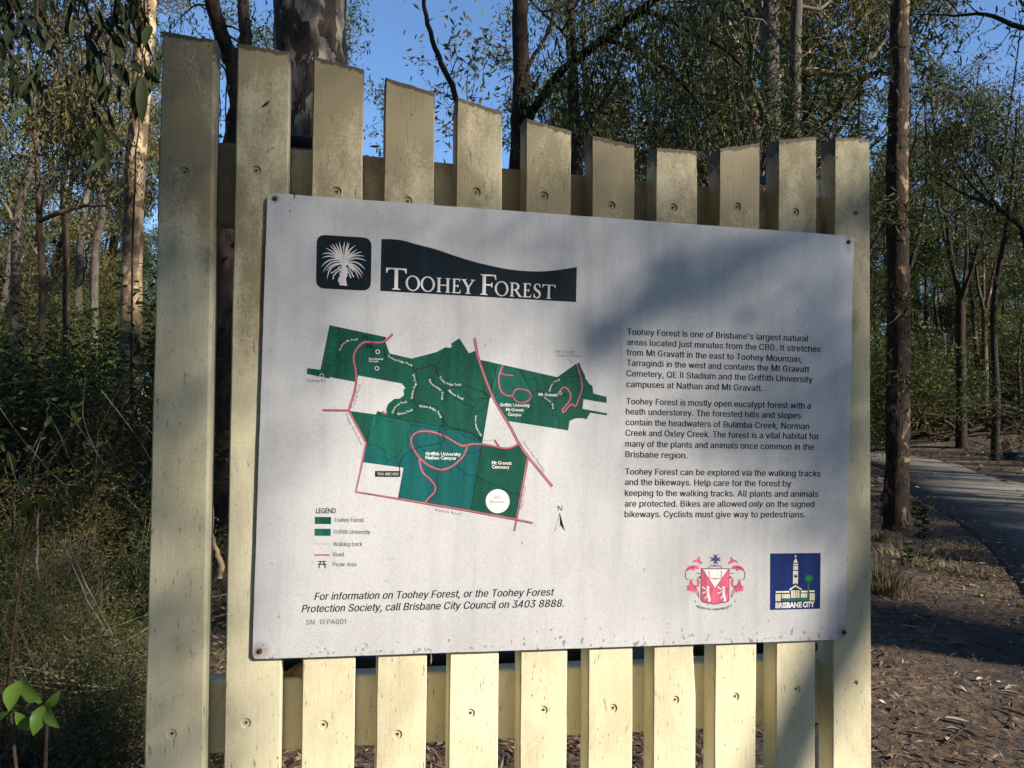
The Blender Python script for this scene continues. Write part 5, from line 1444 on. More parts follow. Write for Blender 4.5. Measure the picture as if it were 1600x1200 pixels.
pr.poly(Z(6, [(585, 590), (720, 590), (735, 640), (690, 700), (715, 780), (720, 860), (690, 920), (700, 980), (712, 1050), (575, 1035), (572, 990), (548, 965), (560, 905), (585, 880), (575, 830), (595, 800), (582, 770), (600, 730), (620, 700), (590, 640)]), WHITE, 3.5)
pr.done()

# ---------- the map
pr = Print("map_forest_area", "dark green forest area of the map")
FOREST = (Z(2, [(300, 120), (890, 245), (880, 290), (925, 415), (1155, 468)]) + Z(3, [(550, 200), (640, 150), (690, 158), (710, 135), (695, 115), (785, 57), (885, 212), (948, 188), (985, 280)])
          + Z(1, [(120, 425), (870, 595), (1060, 460), (1105, 445), (1115, 485), (1165, 590), (1165, 610), (1180, 625), (1200, 660), (1240, 690), (1245, 765), (1385, 800), (1385, 865), (1145, 825), (1135, 925), (1390, 972), (1390, 994), (1215, 966), (1175, 1035), (1140, 1022), (1060, 1025), (1000, 1050), (985, 1150), (345, 1050), (185, 800), (168, 818), (105, 1200)])
          + Z(5, [(440, 322), (560, 345), (650, 362), (720, 350), (785, 325), (865, 440), (755, 1020)]) + Z(4, [(612, 985), (670, 672), (250, 615), (285, 410), (110, 80)])
          + Z(2, [(780, 1050), (800, 1015), (850, 1030), (893, 1045), (890, 990), (910, 940), (975, 888), (1030, 885), (1075, 850), (1070, 795), (1090, 775), (1052, 728), (600, 645), (575, 712), (300, 662), (298, 678), (62, 628), (68, 568), (205, 585)]))
pr.poly(FOREST, GREEN, 1)
pr.done()
pr = Print("map_campus_area", "teal university areas of the map")
pr.poly(Z(4, [(350, 135), (400, 128), (760, 190), (1150, 262), (1370, 310), (1488, 400), (1370, 1108), (616, 985), (674, 670), (254, 612), (289, 410), (320, 260)]), TEAL, 2)
pr.poly(Z(1, [(247, 465), (485, 522), (600, 750), (590, 900), (505, 1000), (498, 1066), (345, 1048), (190, 775), (212, 560)]), TEAL2, 2)
pr.poly(Z(4, [(350, 135), (420, 128), (700, 178), (745, 230), (700, 330), (720, 420), (620, 560), (500, 590), (480, 490), (300, 430), (320, 260)]), TEAL2, 2.5)
pr.done()
pr = Print("map_roads", "pink road lines of the map")
ROADS = [(Z(2, [(955, 210), (880, 280), (830, 300), (750, 298), (670, 295), (610, 335), (565, 400), (550, 470), (568, 570), (576, 680), (555, 820), (520, 930), (497, 1005)]), 20, 4),
         (Z(2, [(228, 1003), (497, 1006)]), 18, 0), (Z(4, [(98, 72), (278, 412), (240, 600), (172, 920), (600, 990), (1000, 1060), (1400, 1128)]) + Z(5, [(760, 1030), (912, 1060)]), 18, 0),
         (Z(5, [(868, 450), (765, 1000), (738, 1135)]), 16, 0), (Z(3, [(940, 55), (965, 200), (1000, 320), (1060, 490), (1130, 660), (1220, 820), (1320, 990)]) + Z(5, [(780, 310), (870, 440), (1000, 600), (1095, 718)]), 24, 3),
         (Z(4, [(1330, 440), (1270, 440), (1200, 402), (1100, 345), (1000, 305), (880, 290), (795, 312), (750, 370), (762, 450), (830, 560), (920, 640), (1030, 688), (1110, 685), (1200, 640), (1280, 565), (1322, 490), (1335, 440), (1400, 424), (1500, 430)]) + Z(5, [(460, 325), (560, 345), (650, 362), (720, 350), (785, 318)]), 20, 4),
         (Z(4, [(835, 565), (840, 620), (870, 720), (960, 805), (1000, 870), (990, 930), (930, 990), (890, 1042)]), 18, 4), (Z(5, [(555, 285), (600, 352)]), 14, 0), (Z(2, [(715, 296), (720, 322)]), 14, 0), (Z(2, [(850, 1018), (880, 1045)]), 20, 0),
         (Z(1, [(305, 470), (270, 560), (260, 640), (280, 730), (330, 780), (400, 786), (430, 735), (470, 718), (560, 735), (597, 780), (580, 830), (510, 862), (440, 840), (404, 790)]), 17, 4), (Z(1, [(280, 545), (320, 570), (410, 577)]), 14, 3),
         (Z(1, [(1075, 455), (1105, 560), (1130, 690), (1105, 790), (1060, 900), (1015, 875), (940, 960), (930, 930), (1000, 840), (1008, 770), (970, 710), (930, 705), (895, 745)]), 15, 4)]
for pts, w, sm_ in ROADS:
    pr.line([(x + .4, y + .4) for x, y in pts], (w * .85 + 7) / 6.667, MAROON, 3, sm_)
    pr.line(pts, w * .85 / 6.667, PINK, 4, sm_)
pr.done()
pr = Print("map_tracks", "dashed black walking tracks of the map")
TRK = [Z(2, [(395, 140), (390, 220), (420, 300), (440, 380), (415, 430), (425, 490), (420, 530), (330, 540), (250, 620), (218, 645)]), Z(2, [(210, 555), (320, 530), (370, 470), (375, 420), (420, 400)]), Z(2, [(420, 490), (465, 520), (465, 600), (440, 635), (330, 630), (320, 560)]),
       Z(2, [(440, 330), (520, 300), (600, 280), (640, 250), (680, 245), (690, 265)]), Z(2, [(570, 190), (610, 245)]), Z(2, [(665, 340), (655, 420), (625, 560), (595, 640)]), Z(2, [(660, 345), (760, 350), (870, 370), (870, 480), (830, 540), (790, 480), (765, 430), (760, 360)]),
       Z(2, [(875, 370), (885, 440), (1000, 490), (1120, 545), (1190, 590), (1220, 660), (1215, 760), (1185, 850), (1180, 910), (1210, 960), (1180, 1010), (1090, 1060), (1000, 1080)]), Z(2, [(1155, 470), (1175, 540), (1185, 590), (1380, 540), (1410, 610), (1440, 640)]),
       Z(2, [(1180, 910), (1080, 925), (1010, 980), (980, 1070)]), Z(2, [(1210, 950), (1250, 915), (1300, 945), (1400, 970), (1470, 1040), (1490, 1100), (1470, 1170), (1440, 1190)]),
       Z(3, [(640, 160), (620, 220), (560, 290), (560, 350), (600, 395), (660, 310), (700, 250), (790, 180), (800, 100)]), Z(3, [(320, 385), (520, 340), (550, 420), (510, 470), (520, 520), (600, 560), (640, 600), (640, 690), (560, 770)]),
       Z(3, [(560, 410), (600, 500), (700, 560), (780, 575), (870, 550), (940, 590), (1050, 620), (1100, 680)]), Z(3, [(780, 580), (870, 650), (920, 700), (1000, 680), (1090, 690)]), Z(3, [(640, 610), (700, 650), (780, 700), (870, 750), (930, 780), (900, 850), (860, 890), (750, 990)]),
       Z(3, [(1095, 695), (1040, 790), (960, 830), (940, 900), (950, 1000), (1000, 1080), (1020, 1110)]), Z(3, [(930, 780), (970, 760), (1000, 690)]), Z(3, [(1040, 540), (1045, 620), (1100, 680)]),
       Z(3, [(600, 880), (640, 940), (700, 990), (790, 1010), (900, 1070), (1010, 1110)]), Z(3, [(620, 890), (610, 970), (560, 1000)]), Z(3, [(270, 960), (400, 975), (560, 1000), (700, 1010), (760, 1000), (900, 1030), (1020, 1110)]),
       Z(4, [(400, 130), (390, 220), (320, 320), (300, 430), (370, 430), (430, 465), (480, 490), (480, 560), (500, 600), (485, 640)]), Z(4, [(430, 140), (500, 190), (560, 190), (600, 160), (700, 180), (745, 220), (745, 270), (700, 330), (720, 410), (650, 480), (610, 550), (500, 600)]),
       Z(4, [(780, 410), (850, 460), (900, 500), (1040, 485), (1050, 400), (1020, 320)]), Z(4, [(1240, 290), (1320, 350), (1480, 400)]), Z(4, [(1320, 515), (1420, 510), (1480, 480)]), Z(4, [(1225, 650), (1330, 740), (1430, 760), (1500, 800), (1600, 840)]) + Z(5, [(560, 700), (640, 740), (690, 770), (790, 800)]),
       Z(4, [(1050, 700), (1020, 800), (1025, 900), (990, 970), (930, 1030)]), Z(1, [(200, 455), (230, 540), (200, 640), (180, 760)]), Z(1, [(245, 470), (230, 560), (250, 690), (190, 770)]), Z(1, [(410, 560), (450, 520), (490, 530), (530, 610), (600, 620), (640, 610), (660, 660), (665, 740)]),
       Z(1, [(600, 750), (700, 745), (740, 770), (700, 850), (600, 910), (500, 1010)]), Z(1, [(1120, 590), (1000, 590), (900, 620), (860, 680), (830, 690), (800, 740)]), Z(1, [(900, 760), (980, 785), (900, 800), (850, 830), (860, 1000)]), Z(1, [(730, 790), (760, 850), (810, 900), (830, 1000), (880, 1000), (895, 1130)]),
       Z(1, [(270, 740), (220, 810), (330, 1000)])]
for t in TRK: pr.line(t, 4.2 / 6.667, INK, 5, 4, 0, (1.5, .45))
for t in (Z(4, [(400, 124), (760, 188), (1150, 260), (1370, 310), (1490, 405)]), Z(4, [(1490, 405), (1370, 1110)]), Z(4, [(345, 140), (285, 410)]), Z(1, [(497, 1000), (497, 1066)]), Z(1, [(490, 525), (600, 750), (592, 900)])):
    pr.line(t, 3.2 / 6.667, INK, 5)
pr.line(Z(4, [(632, 708), (632, 620), (680, 540), (800, 470), (950, 435), (1060, 410), (1095, 370), (1080, 330), (1045, 300)]), 6 / 6.667, INK, 6, 5)
pr.disc(*Z(4, [(1042, 300)])[0], 2.0, INK, 6, 8)
pr.line(Z(5, [(455, 288), (500, 292), (560, 280)]), .6, GREYINK, 5, 0, 0, (1.2, .8))
def picnic(pr, x, y, s, mat):
    for q in (((-1, -.7), (1, -.7)), ((-1.1, 0), (1.1, 0)), ((-.35, -.7), (-.85, 1)), ((.35, -.7), (.85, 1))):
        pr.line([(x + a * s, y + b_ * s) for a, b_ in q], s * .2, mat, 6)
picnic(pr, *Z(2, [(672, 252)])[0], 4.2, INK); picnic(pr, *Z(2, [(712, 335)])[0], 4.2, INK)
for q in ((800, 398), (793, 570), (218, 646)):
    x, y = Z(2, [q])[0]; pr.disc(x, y, 2.4, INK, 6, 14); pr.ring(x, y, 3.3, 2.3, WHITE, 7)
x, y = Z(1, [(900, 762)])[0]; pr.ring(x, y, 2.6, 1.9, WHITE, 7)
pr.done()

pr = Print("stadium_disc", "white disc lettered ANZ Stadium")
pr.disc(*Z(5, [(585, 858)])[0], 18.7, WHITE, 6, 36)
W7 = 7
for s_, a_, b_ in (("ANZ", (550, 835), (615, 837)), ("Stadium", (512, 874), (655, 877))):
    text(pr, s_, Z(5, [a_])[0], Z(5, [b_])[0], 4.6, GREYINK, W7)
pr.done()
pr = Print("track_name"); text_path(pr, "Toohey Mt Track", Z(2, [(418, 390), (440, 330), (480, 300), (540, 285), (598, 275)]), 3.4, WHITE, W7, .02); pr.done()
pr = Print("track_name"); text_path(pr, "Toohey Ridge Track", Z(2, [(900, 448), (980, 490), (1080, 520), (1160, 552)]), 3.3, WHITE, W7, .02); pr.done()
pr = Print("track_name"); text_path(pr, "Nathan Ridge Track", Z(2, [(1165, 888), (1178, 800), (1205, 740), (1195, 680), (1178, 625)]), 3.3, WHITE, W7, .02); pr.done()
pr = Print("track_name"); text_path(pr, "Gumwood Track", Z(2, [(960, 1045), (985, 985), (1040, 945), (1110, 925)]), 3.3, WHITE, W7, .02); pr.done()
pr = Print("track_name"); text_path(pr, "Witton Track", Z(2, [(1005, 1060), (1090, 1040), (1170, 1008)]), 3.3, WHITE, W7, .02); pr.done()
pr = Print("track_name"); text_path(pr, "Nathan Ridge Track", Z(2, [(1232, 972), (1330, 985), (1400, 1015), (1440, 1060), (1452, 1092)]), 3.3, WHITE, W7, .02); pr.done()
pr = Print("track_name"); text_path(pr, "Planchonians Track", Z(3, [(460, 492), (500, 545), (570, 590), (598, 630), (595, 700)]), 3.2, WHITE, W7, .02); pr.done()
pr = Print("track_name"); text_path(pr, "Toohey Ridge Track", Z(3, [(570, 462), (610, 510), (680, 545), (805, 550)]), 3.3, WHITE, W7, .02); pr.done()
pr = Print("track_name"); text_path(pr, "Mimosa Track", Z(3, [(665, 605), (720, 650), (825, 702)]), 3.3, WHITE, W7, .02); pr.done()
pr = Print("track_name"); text_path(pr, "Inter-campus Link", Z(3, [(948, 862), (945, 940), (965, 1010), (1008, 1082)]), 3.2, WHITE, W7, .02); pr.done()
pr = Print("track_name"); text_path(pr, "Summit Track", Z(1, [(795, 748), (815, 690), (850, 650), (905, 625)]), 3.0, WHITE, W7, .015); pr.done()
pr = Print("track_name"); text_path(pr, "Acacia Way", Z(1, [(728, 815), (780, 845), (812, 880), (820, 930)]), 3.0, WHITE, W7, .015); pr.done()
pr = Print("place_name"); text(pr, "Sandstone", Z(2, [(708, 480)])[0], Z(2, [(858, 483)])[0], 3.3, WHITE, W7, .01)
text(pr, "Circuit", Z(2, [(708, 505)])[0], Z(2, [(805, 507)])[0], 3.3, WHITE, W7, .01); pr.done()
pr = Print("place_name"); text(pr, "Mt Gravatt", Z(1, [(676, 790)])[0], Z(1, [(875, 795)])[0], 4.6, WHITE, W7, .02); pr.done()
pr = Print("place_name")
for s_, a_, b_ in (("Griffith University", (272, 898), (585, 905)), ("Mt Gravatt", (335, 948), (520, 952)), ("Campus", (355, 996), (495, 1002))):
    text(pr, s_, Z(1, [a_])[0], Z(1, [b_])[0], 4.7, WHITE, W7, .03)
pr.done()
pr = Print("place_name")
for s_, a_, b_ in (("Griffith University", (898, 540), (1266, 548)), ("Nathan Campus", (898, 582), (1215, 588))):
    text(pr, s_, Z(4, [a_])[0], Z(4, [b_])[0], 5.0, WHITE, W7, .03)
pr.done()
pr = Print("place_name")
for s_, a_, b_ in (("Mt Gravatt", (530, 512), (715, 516)), ("Cemetery", (530, 550), (695, 554))):
    text(pr, s_, Z(5, [a_])[0], Z(5, [b_])[0], 5.0, WHITE, W7, .03)
pr.done()
pr = Print("place_name"); text(pr, "Mt Gravatt", Z(1, [(860, 342)])[0], Z(1, [(1055, 345)])[0], 4.4, GREYINK, 2)
text(pr, "Outlook Drive", Z(1, [(860, 380)])[0], Z(1, [(1108, 388)])[0], 4.4, GREYINK, 2)
pr.line(Z(1, [(970, 402), (1010, 432), (1060, 455)]), .6, GREYINK, 2); pr.done()
pr = Print("place_name"); text(pr, "Toohey Mt", Z(2, [(50, 710)])[0], Z(2, [(262, 714)])[0], 4.6, GREYINK, 2); pr.done()
def tdir(s_, a_, b_, cap, mat=GREYINK):
    d = Vector(b_) - Vector(a_); text_dir(pr, s_, a_, math.atan2(d.y, d.x), d.length, cap, mat, 2)
pr = Print("road_name"); tdir("Toohey Road", Z(2, [(550, 992)])[0], Z(2, [(630, 742)])[0], 4.6); pr.done()
pr = Print("road_name"); tdir("Orange Grove Road", Z(4, [(55, 110)])[0], Z(4, [(225, 438)])[0], 4.4); pr.done()
pr = Print("road_name"); tdir("Kessels Road", Z(4, [(1000, 1122)])[0], Z(4, [(1265, 1168)])[0], 4.6); pr.done()
pr = Print("road_name"); tdir("South East Freeway", Z(5, [(818, 308)])[0], Z(5, [(1018, 585)])[0], 4.4); pr.done()
pr = Print("road_name"); tdir("Mains Road", Z(5, [(815, 932)])[0], Z(5, [(852, 725)])[0], 4.4); pr.done()
pr = Print("you_are_here_tag", "black tag reading YOU ARE HERE")
pr.poly(Z(4, [(376, 706), (638, 706), (636, 766), (376, 764)]), INK, 6)
text(pr, "YOU ARE HERE", Z(4, [(394, 750)])[0], Z(4, [(622, 751)])[0], 4.2, WHITE, 7, 0)
pr.done()

# north arrow
pr = Print("north_arrow", "north arrow with the letter N")
a, c, d, e = Z(5, [(1168, 968), (1216, 1138), (1172, 1080), (1118, 1140)])
pr.poly([a, c, d], INK, 2); pr.line([a, d, e, a], .5, INK, 2.5)
for q in (Z(5, [(1150, 905), (1152, 942)]), Z(5, [(1188, 902), (1188, 945)])): pr.line(q, .8, INK, 2)
pr.line(Z(5, [(1150, 905), (1188, 945)]), 1.3, INK, 2.5)
for q in (Z(5, [(1144, 903), (1158, 903)]), Z(5, [(1145, 943), (1160, 943)]), Z(5, [(1180, 901), (1197, 901)])): pr.line(q, .5, INK, 3)
pr.done()

# legend
pr = Print("legend", "legend of the map with two green swatches, a dotted line, a pink line and a picnic table")
text(pr, "LEGEND", (493.6, 802), (525, 801.8), 7.6, INK, 2, .02)
pr.poly([(492, 807.6), (517.4, 807.8), (517.2, 818.8), (492, 818.6)], GREEN, 2)
pr.poly([(491.6, 826), (516.8, 826.2), (516.6, 837.2), (491.6, 837)], TEAL2, 2)
pr.line([(491.3, 849.8), (514.6, 850)], .8, GREYINK, 2, 0, 0, (1.1, .8))
pr.line([(491, 867), (515, 867.2)], 2.6, PINK, 2)
picnic(pr, 503.5, 881.5, 6.2, INK)
for s_, a_, b_, c_ in (("Toohey Forest", (522.4, 815.4), (568, 815.6), 6.6), ("Griffith University", (521.8, 834), (578.4, 834.2), 6.4), ("Walking track", (521, 853.2), (565.5, 853.2), 6.4), ("Road", (520.5, 869.2), (537, 869.2), 6.4), ("Picnic Area", (520, 884.8), (557, 884.9), 6.4)):
    text2(pr, s_, a_, b_, c_, GREYINK)
pr.done()

# text on the right
pr = Print("text_paragraph", "first paragraph of black text on the right of the panel")
C3 = lambda x, y: (940 + x / 3.81, 480 + y / 3.81)
LINES = [("Toohey Forest is one of Brisbane's largest natural", (153, 163), (1230, 205)), ("areas located just minutes from the CBD. It stretches", (152, 225), (1303, 268)), ("from Mt Gravatt in the east to Toohey Mountain,", (150, 286), (1190, 328)),
         ("Tarragindi in the west and contains the Mt Gravatt", (150, 348), (1235, 388)), ("Cemetery, QE II Stadium and the Griffith University", (148, 411), (1255, 448)), ("campuses at Nathan and Mt Gravatt.", (148, 475), (957, 500)),
         ("Toohey Forest is mostly open eucalypt forest with a", (147, 577), (1245, 605)), ("heath understorey. The forested hills and slopes", (145, 638), (1185, 663)), ("contain the headwaters of Bulimba Creek, Norman", (144, 702), (1235, 727)),
         ("Creek and Oxley Creek. The forest is a vital habitat for", (143, 765), (1293, 787)), ("many of the plants and animals once common in the", (142, 830), (1262, 850)), ("Brisbane region.", (142, 893), (510, 900)),
         ("Toohey Forest can be explored via the walking tracks", (140, 996), (1303, 1008)), ("and the bikeways. Help care for the forest by", (139, 1058), (1128, 1068)), ("keeping to the walking tracks. All plants and animals", (139, 1123), (1290, 1130))]
for k, (s_, a_, b_) in enumerate(LINES):
    if k in (6, 12): pr.done(); pr = Print("text_paragraph", ("second", "third")[k // 12] + " paragraph of black text on the right of the panel")
    text2(pr, s_, C3(*a_), C3(*b_), 9.6, INK)
text2(pr, "are protected. Bikes are allowed", (976.2, 791.6), (1166, 792), 9.6, INK)
text2(pr, "only", (1169.5, 792), (1191, 792.1), 9.6, INK, 2, .2)
text2(pr, "on the signed", (1197, 792.2), (1272.3, 792.5), 9.6, INK)
text2(pr, "bikeways. Cyclists must give way to pedestrians.", (976, 808), (1258, 808.5), 9.6, INK)
pr.done()
pr = Print("contact_text", "slanted black lines with a telephone number at the bottom left of the panel")
text2(pr, "For information on Toohey Forest, or the Toohey Forest", (491.3, 937.5), (864, 930.5), 11.6, INK, 2, .2)
text2(pr, "Protection Society, call Brisbane City Council on 3403 8888.", (471.5, 956.8), (880.5, 948), 11.6, INK, 2, .2)
text2(pr, "SN. TFPA001", (478.6, 976), (540.2, 974.6), 7.6, GREYINK)
pr.done()

# ---------- university crest
pr = Print("university_crest", "rose and white coat of arms with a dark cross on top")
z7 = lambda q: Z(7, q)
pr.poly(z7([(383, 360), (872, 360), (866, 900), (850, 925), (800, 945), (720, 955), (615, 980), (510, 955), (420, 945), (385, 915), (375, 890)]), INK, 1)
pr.poly(z7([(392, 370), (862, 370), (856, 895), (840, 915), (790, 935), (715, 945), (615, 968), (515, 945), (425, 935), (394, 905), (385, 885)]), ROSE, 2)
pr.poly(z7([(400, 372), (858, 372), (625, 705)]), INK, 2.5); pr.poly(z7([(412, 375), (846, 375), (625, 692)]), WHITE, 3)
for q in ([(522, 400), (522, 535), (600, 530), (625, 545), (650, 530), (732, 535), (732, 400)],): pr.line(z7(q), 1.6, ROSE, 4)
pr.disc(*z7([(622, 540)])[0], 1.2, MAROON, 5, 10)
for dx in (0, 264):      # the two beasts
    for q, w in (([(505, 690), (500, 730), (505, 790), (520, 850), (530, 900), (505, 912)], 40), ([(490, 730), (450, 705), (405, 675)], 22), ([(490, 750), (450, 765), (405, 790)], 20), ([(505, 800), (480, 850), (445, 870)], 22)):
        pr.line(z7([(x + dx, y) for x, y in q]), w / 10.9, WHITE, 3 + w * .02, 3, 0)
    pr.disc(*z7([(500 + dx, 685)])[0], 2.1, WHITE, 4.2, 10); pr.line(z7([(470 + dx, 680), (500 + dx, 700), (480 + dx, 725)]), .6, INK, 4.6)
    pr.line(z7([(555 + dx, 690), (575 + dx, 730), (560 + dx, 780)]), .6, MAROON, 4.6, 3); pr.line(z7([(455 + dx, 720), (480 + dx, 745), (495 + dx, 775)]), .7, INK, 4.6)
# cross
cx, cy = 632, 205
for k in range(4):
    a_ = k * math.pi / 2
    q = [(0, 0), (-22, -20), (-38, -92), (0, -62), (38, -92), (22, -20)]
    rr_ = [(cx + x * math.cos(a_) - y * math.sin(a_), cy + x * math.sin(a_) + y * math.cos(a_)) for x, y in q]
    pr.poly(z7(rr_), ink("cross_blue_ink", (.05, .06, .13)) if k == 0 else pr.mats[-1], 2 + k * .3)
pr.line(z7([(515, 352), (540, 315), (590, 322), (625, 308), (670, 322), (710, 315), (745, 352)]), 1.1, MAROON, 3)
pr.line(z7([(535, 318), (560, 310)]), 1.6, ROSE, 4); pr.line(z7([(600, 318), (640, 316)]), 1.6, INK, 4); pr.line(z7([(670, 314), (700, 316)]), 1.6, ROSE, 4)
MANT = [[(230, 280), (260, 225), (330, 195), (335, 160), (375, 175), (360, 215), (410, 265), (395, 300), (370, 265), (350, 285), (320, 245), (280, 245)],
        [(125, 430), (130, 370), (180, 320), (250, 305), (345, 320), (335, 350), (375, 360), (330, 375), (290, 365), (250, 410), (225, 375), (190, 395), (170, 375), (145, 405)],
        [(205, 520), (215, 600), (260, 650), (320, 640), (310, 560), (325, 500), (350, 540), (365, 600), (350, 660), (300, 700), (330, 715), (290, 730), (350, 860), (320, 820), (280, 755), (265, 780), (240, 740), (205, 765), (195, 735), (135, 745), (160, 700), (130, 670), (180, 640)]]
for q in MANT:
    pr.poly(z7(q), ROSE, 2); pr.poly(z7([(1252 - x, y + 3) for x, y in q]), ROSE, 2)
for q, w in (([(128, 420), (118, 470), (135, 540), (175, 560)], 1.0), ([(310, 440), (370, 445)], 1.0), ([(350, 500), (378, 520)], 2.2), ([(215, 560), (240, 630), (290, 690), (340, 780), (348, 860)], 1.0), ([(150, 400), (200, 350), (280, 335)], .9), ([(245, 545), (255, 560)], 1), ([(285, 905), (290, 940)], 1.1)):
    for mir in (0, 1):
        pr.line(z7([(1252 - x if mir else x, y) for x, y in q]), w, MAROON if w < 2 else INK, 3, 3)
text_path(pr, "GRIFFITH UNIVERSITY", z7([(290, 1010), (400, 1055), (520, 1075), (620, 1078), (740, 1066), (840, 1045), (930, 1000)]), 3.3, INK, 2, .02)
pr.done()

# ---------- council logo
pr = Print("council_logo", "dark blue square with a white clock tower, a green palm and the words BRISBANE CITY")
z8 = lambda q: Z(8, q)
pr.poly(z8([(152, 112), (1055, 102), (1045, 1098), (148, 1122)]), BLUE, 1)
pr.disc(*z8([(607, 160)])[0], 1.5, CREAM, 2, 12)
pr.poly(z8([(607, 190), (648, 275), (567, 275)]), CREAM, 2)
for q in ([(565, 295), (648, 294), (648, 318), (565, 319)], [(565, 332), (648, 330), (648, 408), (565, 410)], [(562, 425), (650, 424), (648, 662), (607, 640), (560, 662)]): pr.poly(z8(q), CREAM, 2)
for x in (588, 625): pr.line(z8([(x, 332), (x, 409)]), .5, ink("logo_line_ink", (.10, .10, .16)) if x == 588 else pr.mats[-1], 3)
pr.disc(*z8([(607, 512)])[0], 2.7, INK, 3, 20); pr.line(z8([(607, 512), (622, 495)]), 1.1, CREAM, 4); pr.line(z8([(607, 512), (607, 485)]), .7, CREAM, 4)
pr.poly(z8([(490, 750), (605, 672), (720, 748), (705, 765), (605, 705), (505, 768)]), CREAM, 3)
for q in ([(252, 785), (500, 782), (498, 810), (252, 815)], [(700, 778), (822, 776), (820, 805), (700, 808)], [(852, 772), (948, 770), (946, 798), (852, 800)]): pr.poly(z8(q), CREAM, 2)
def cols(x0, x1, y0, y1, n_, w):
    for k in range(n_):
        x = x0 + (x1 - x0) * k / (n_ - 1); pr.poly(z8([(x - w, y0), (x + w, y0), (x + w, y1), (x - w, y1)]), CREAM, 2)
cols(262, 326, 835, 962, 3, 13); cols(368, 492, 835, 912, 5, 12); cols(542, 660, 768, 905, 4, 15); cols(710, 800, 824, 900, 4, 11); cols(872, 935, 822, 948, 3, 12)
pr.poly(z8([(355, 925), (540, 918), (820, 905), (820, 640), (848, 640), (852, 950), (352, 962)]), LAWN, 3)
for k in range(13):
    a_ = math.pi * 2 * k / 13 - 1.5
    tx, ty = 840 + 95 * math.cos(a_), 560 + 88 * math.sin(a_) + 8
    pr.line(z8([(840, 560), ((840 + tx) / 2, (560 + ty) / 2 - 12), (tx, ty)]), 3.0, PALM, 4 + k * .1, 3, 2)
pr.disc(*z8([(840, 562)])[0], 3.6, PALM, 5.5, 12)
text(pr, "BRISBANE", z8([(245, 1085)])[0], z8([(715, 1072)])[0], 8.0, WHITE, 3, .045)
text(pr, "CITY", z8([(735, 1070)])[0], z8([(942, 1062)])[0], 8.0, WHITE, 3, .045)
pr.done()
pr = Print("scratch_marks", "small dark chips and scratches in the print")
for q, w in ((Z(1, [(108, 262), (118, 248), (128, 252), (124, 268), (116, 285)]), .8), (Z(1, [(172, 200), (176, 215), (168, 238)]), .5), ([(458, 303), (461, 306), (459, 311)], 1.6), ([(452, 328), (454, 331)], 1.4),
             ([(606, 905), (606, 911)], .6), ([(1235, 809.5), (1238, 809)], 1)):
    pr.line(q, w, GREYINK if w < 1.2 else INK, 2)
for k in range(90):
    x, y = rs.uniform(405, 1315), rs.uniform(320, 1020); 
    if rs.random() < .6: x = rs.uniform(400, 520)
    u, z = x, y
    pr.line([(x, y), (x + rs.uniform(-1.5, 1.5), y + rs.uniform(.5, 4))], rs.uniform(.25, .6), GREYINK, 2)
for k in range(34):
    x = rs.choice((rs.uniform(430, 720), rs.uniform(1120, 1230), rs.uniform(400, 1310)))
    y = 1028 - (x - 394) * .0335 - rs.uniform(1, 6)
    pr.line([(x, y), (x + rs.uniform(-3, 3), y + rs.uniform(-1, 1))], rs.uniform(.4, 1.3), INK, 2)
pr.done()

# ---- small things caught on the sign
dead_m, nt, b = new_mat("dead_leaf_brown")
nz = node(nt, "ShaderNodeTexNoise", i_Scale=40.0, i_Detail=4.0); r1 = ramp(nt, [(0.3, (0.09, 0.05, 0.03)), (0.7, (0.24, 0.15, 0.09))])
nt.links.new(coords(nt).outputs[0], nz.inputs['Vector']); nt.links.new(nz.outputs[0], r1.inputs[0]); nt.links.new(r1.outputs[0], b.inputs['Base Color']); b.inputs['Roughness'].default_value = .8
c = plane_uz(453, 1058, -.066)
c0 = plane_pt(c[0], c[1], -.066)
v = []; prof = [(-.045, .004), (-.025, .022), (0, .030), (.022, .022), (.038, .008)]
for q, w in prof:
    for s_ in (-1, 0, 1): v.append((PU * (q * .55 + s_ * w) + Vector((0, 0, 1)) * (q * .9 - abs(s_) * w * .2) + PN * (.012 * abs(s_) + q * .3 + .006))[:])
f = [(k * 3 + j, k * 3 + j + 1, k * 3 + 4 + j, k * 3 + 3 + j) for k in range(4) for j in (0, 1)]
me = bpy.data.meshes.new("dead_leaf"); me.from_pydata(v, [], f)
o = link("dead_leaf", me, dead_m); o.location = c0
tag(o, "curled brown dead leaf caught on the lower rail between the second and third pickets", "leaf")
c = plane_uz(416, 163, 0); c0 = plane_pt(c[0], c[1], .002)
t = Tubes(); D1 = (PU * .9 + Vector((0, 0, .75))).normalized()
t.add([D1 * -.0085 , D1 * -.003 + PN * .001, D1 * .004 + PN * .0015, D1 * .0085 + PN * .001], [.0006, .0018, .0022, .0008], 6)
t.add([D1 * .006 + PN * .001, D1 * .004 - Vector((0, 0, .006)) + PN * .0003], [.0005, .0002], 3)
o = link("insect", t.mesh("insect"), RUST); o.location = c0
tag(o, "small dark slender insect resting on the upper part of the second picket", "insect")
c = plane_uz(673, 1030, .002); c0 = plane_pt(c[0], c[1], .002)
t = Tubes(); t.add([Vector((0, 0, .010)), Vector((.0006, 0, .003)), Vector((.0004, 0, -.004)), Vector((-.0004, 0, -.010))], [.0012, .0019, .0020, .0006], 6)
o = link("cocoon", t.mesh("cocoon"), TWIG); o.location = c0
tag(o, "tiny grey cocoon hanging below the panel's lower edge between the fourth and fifth pickets", "cocoon")

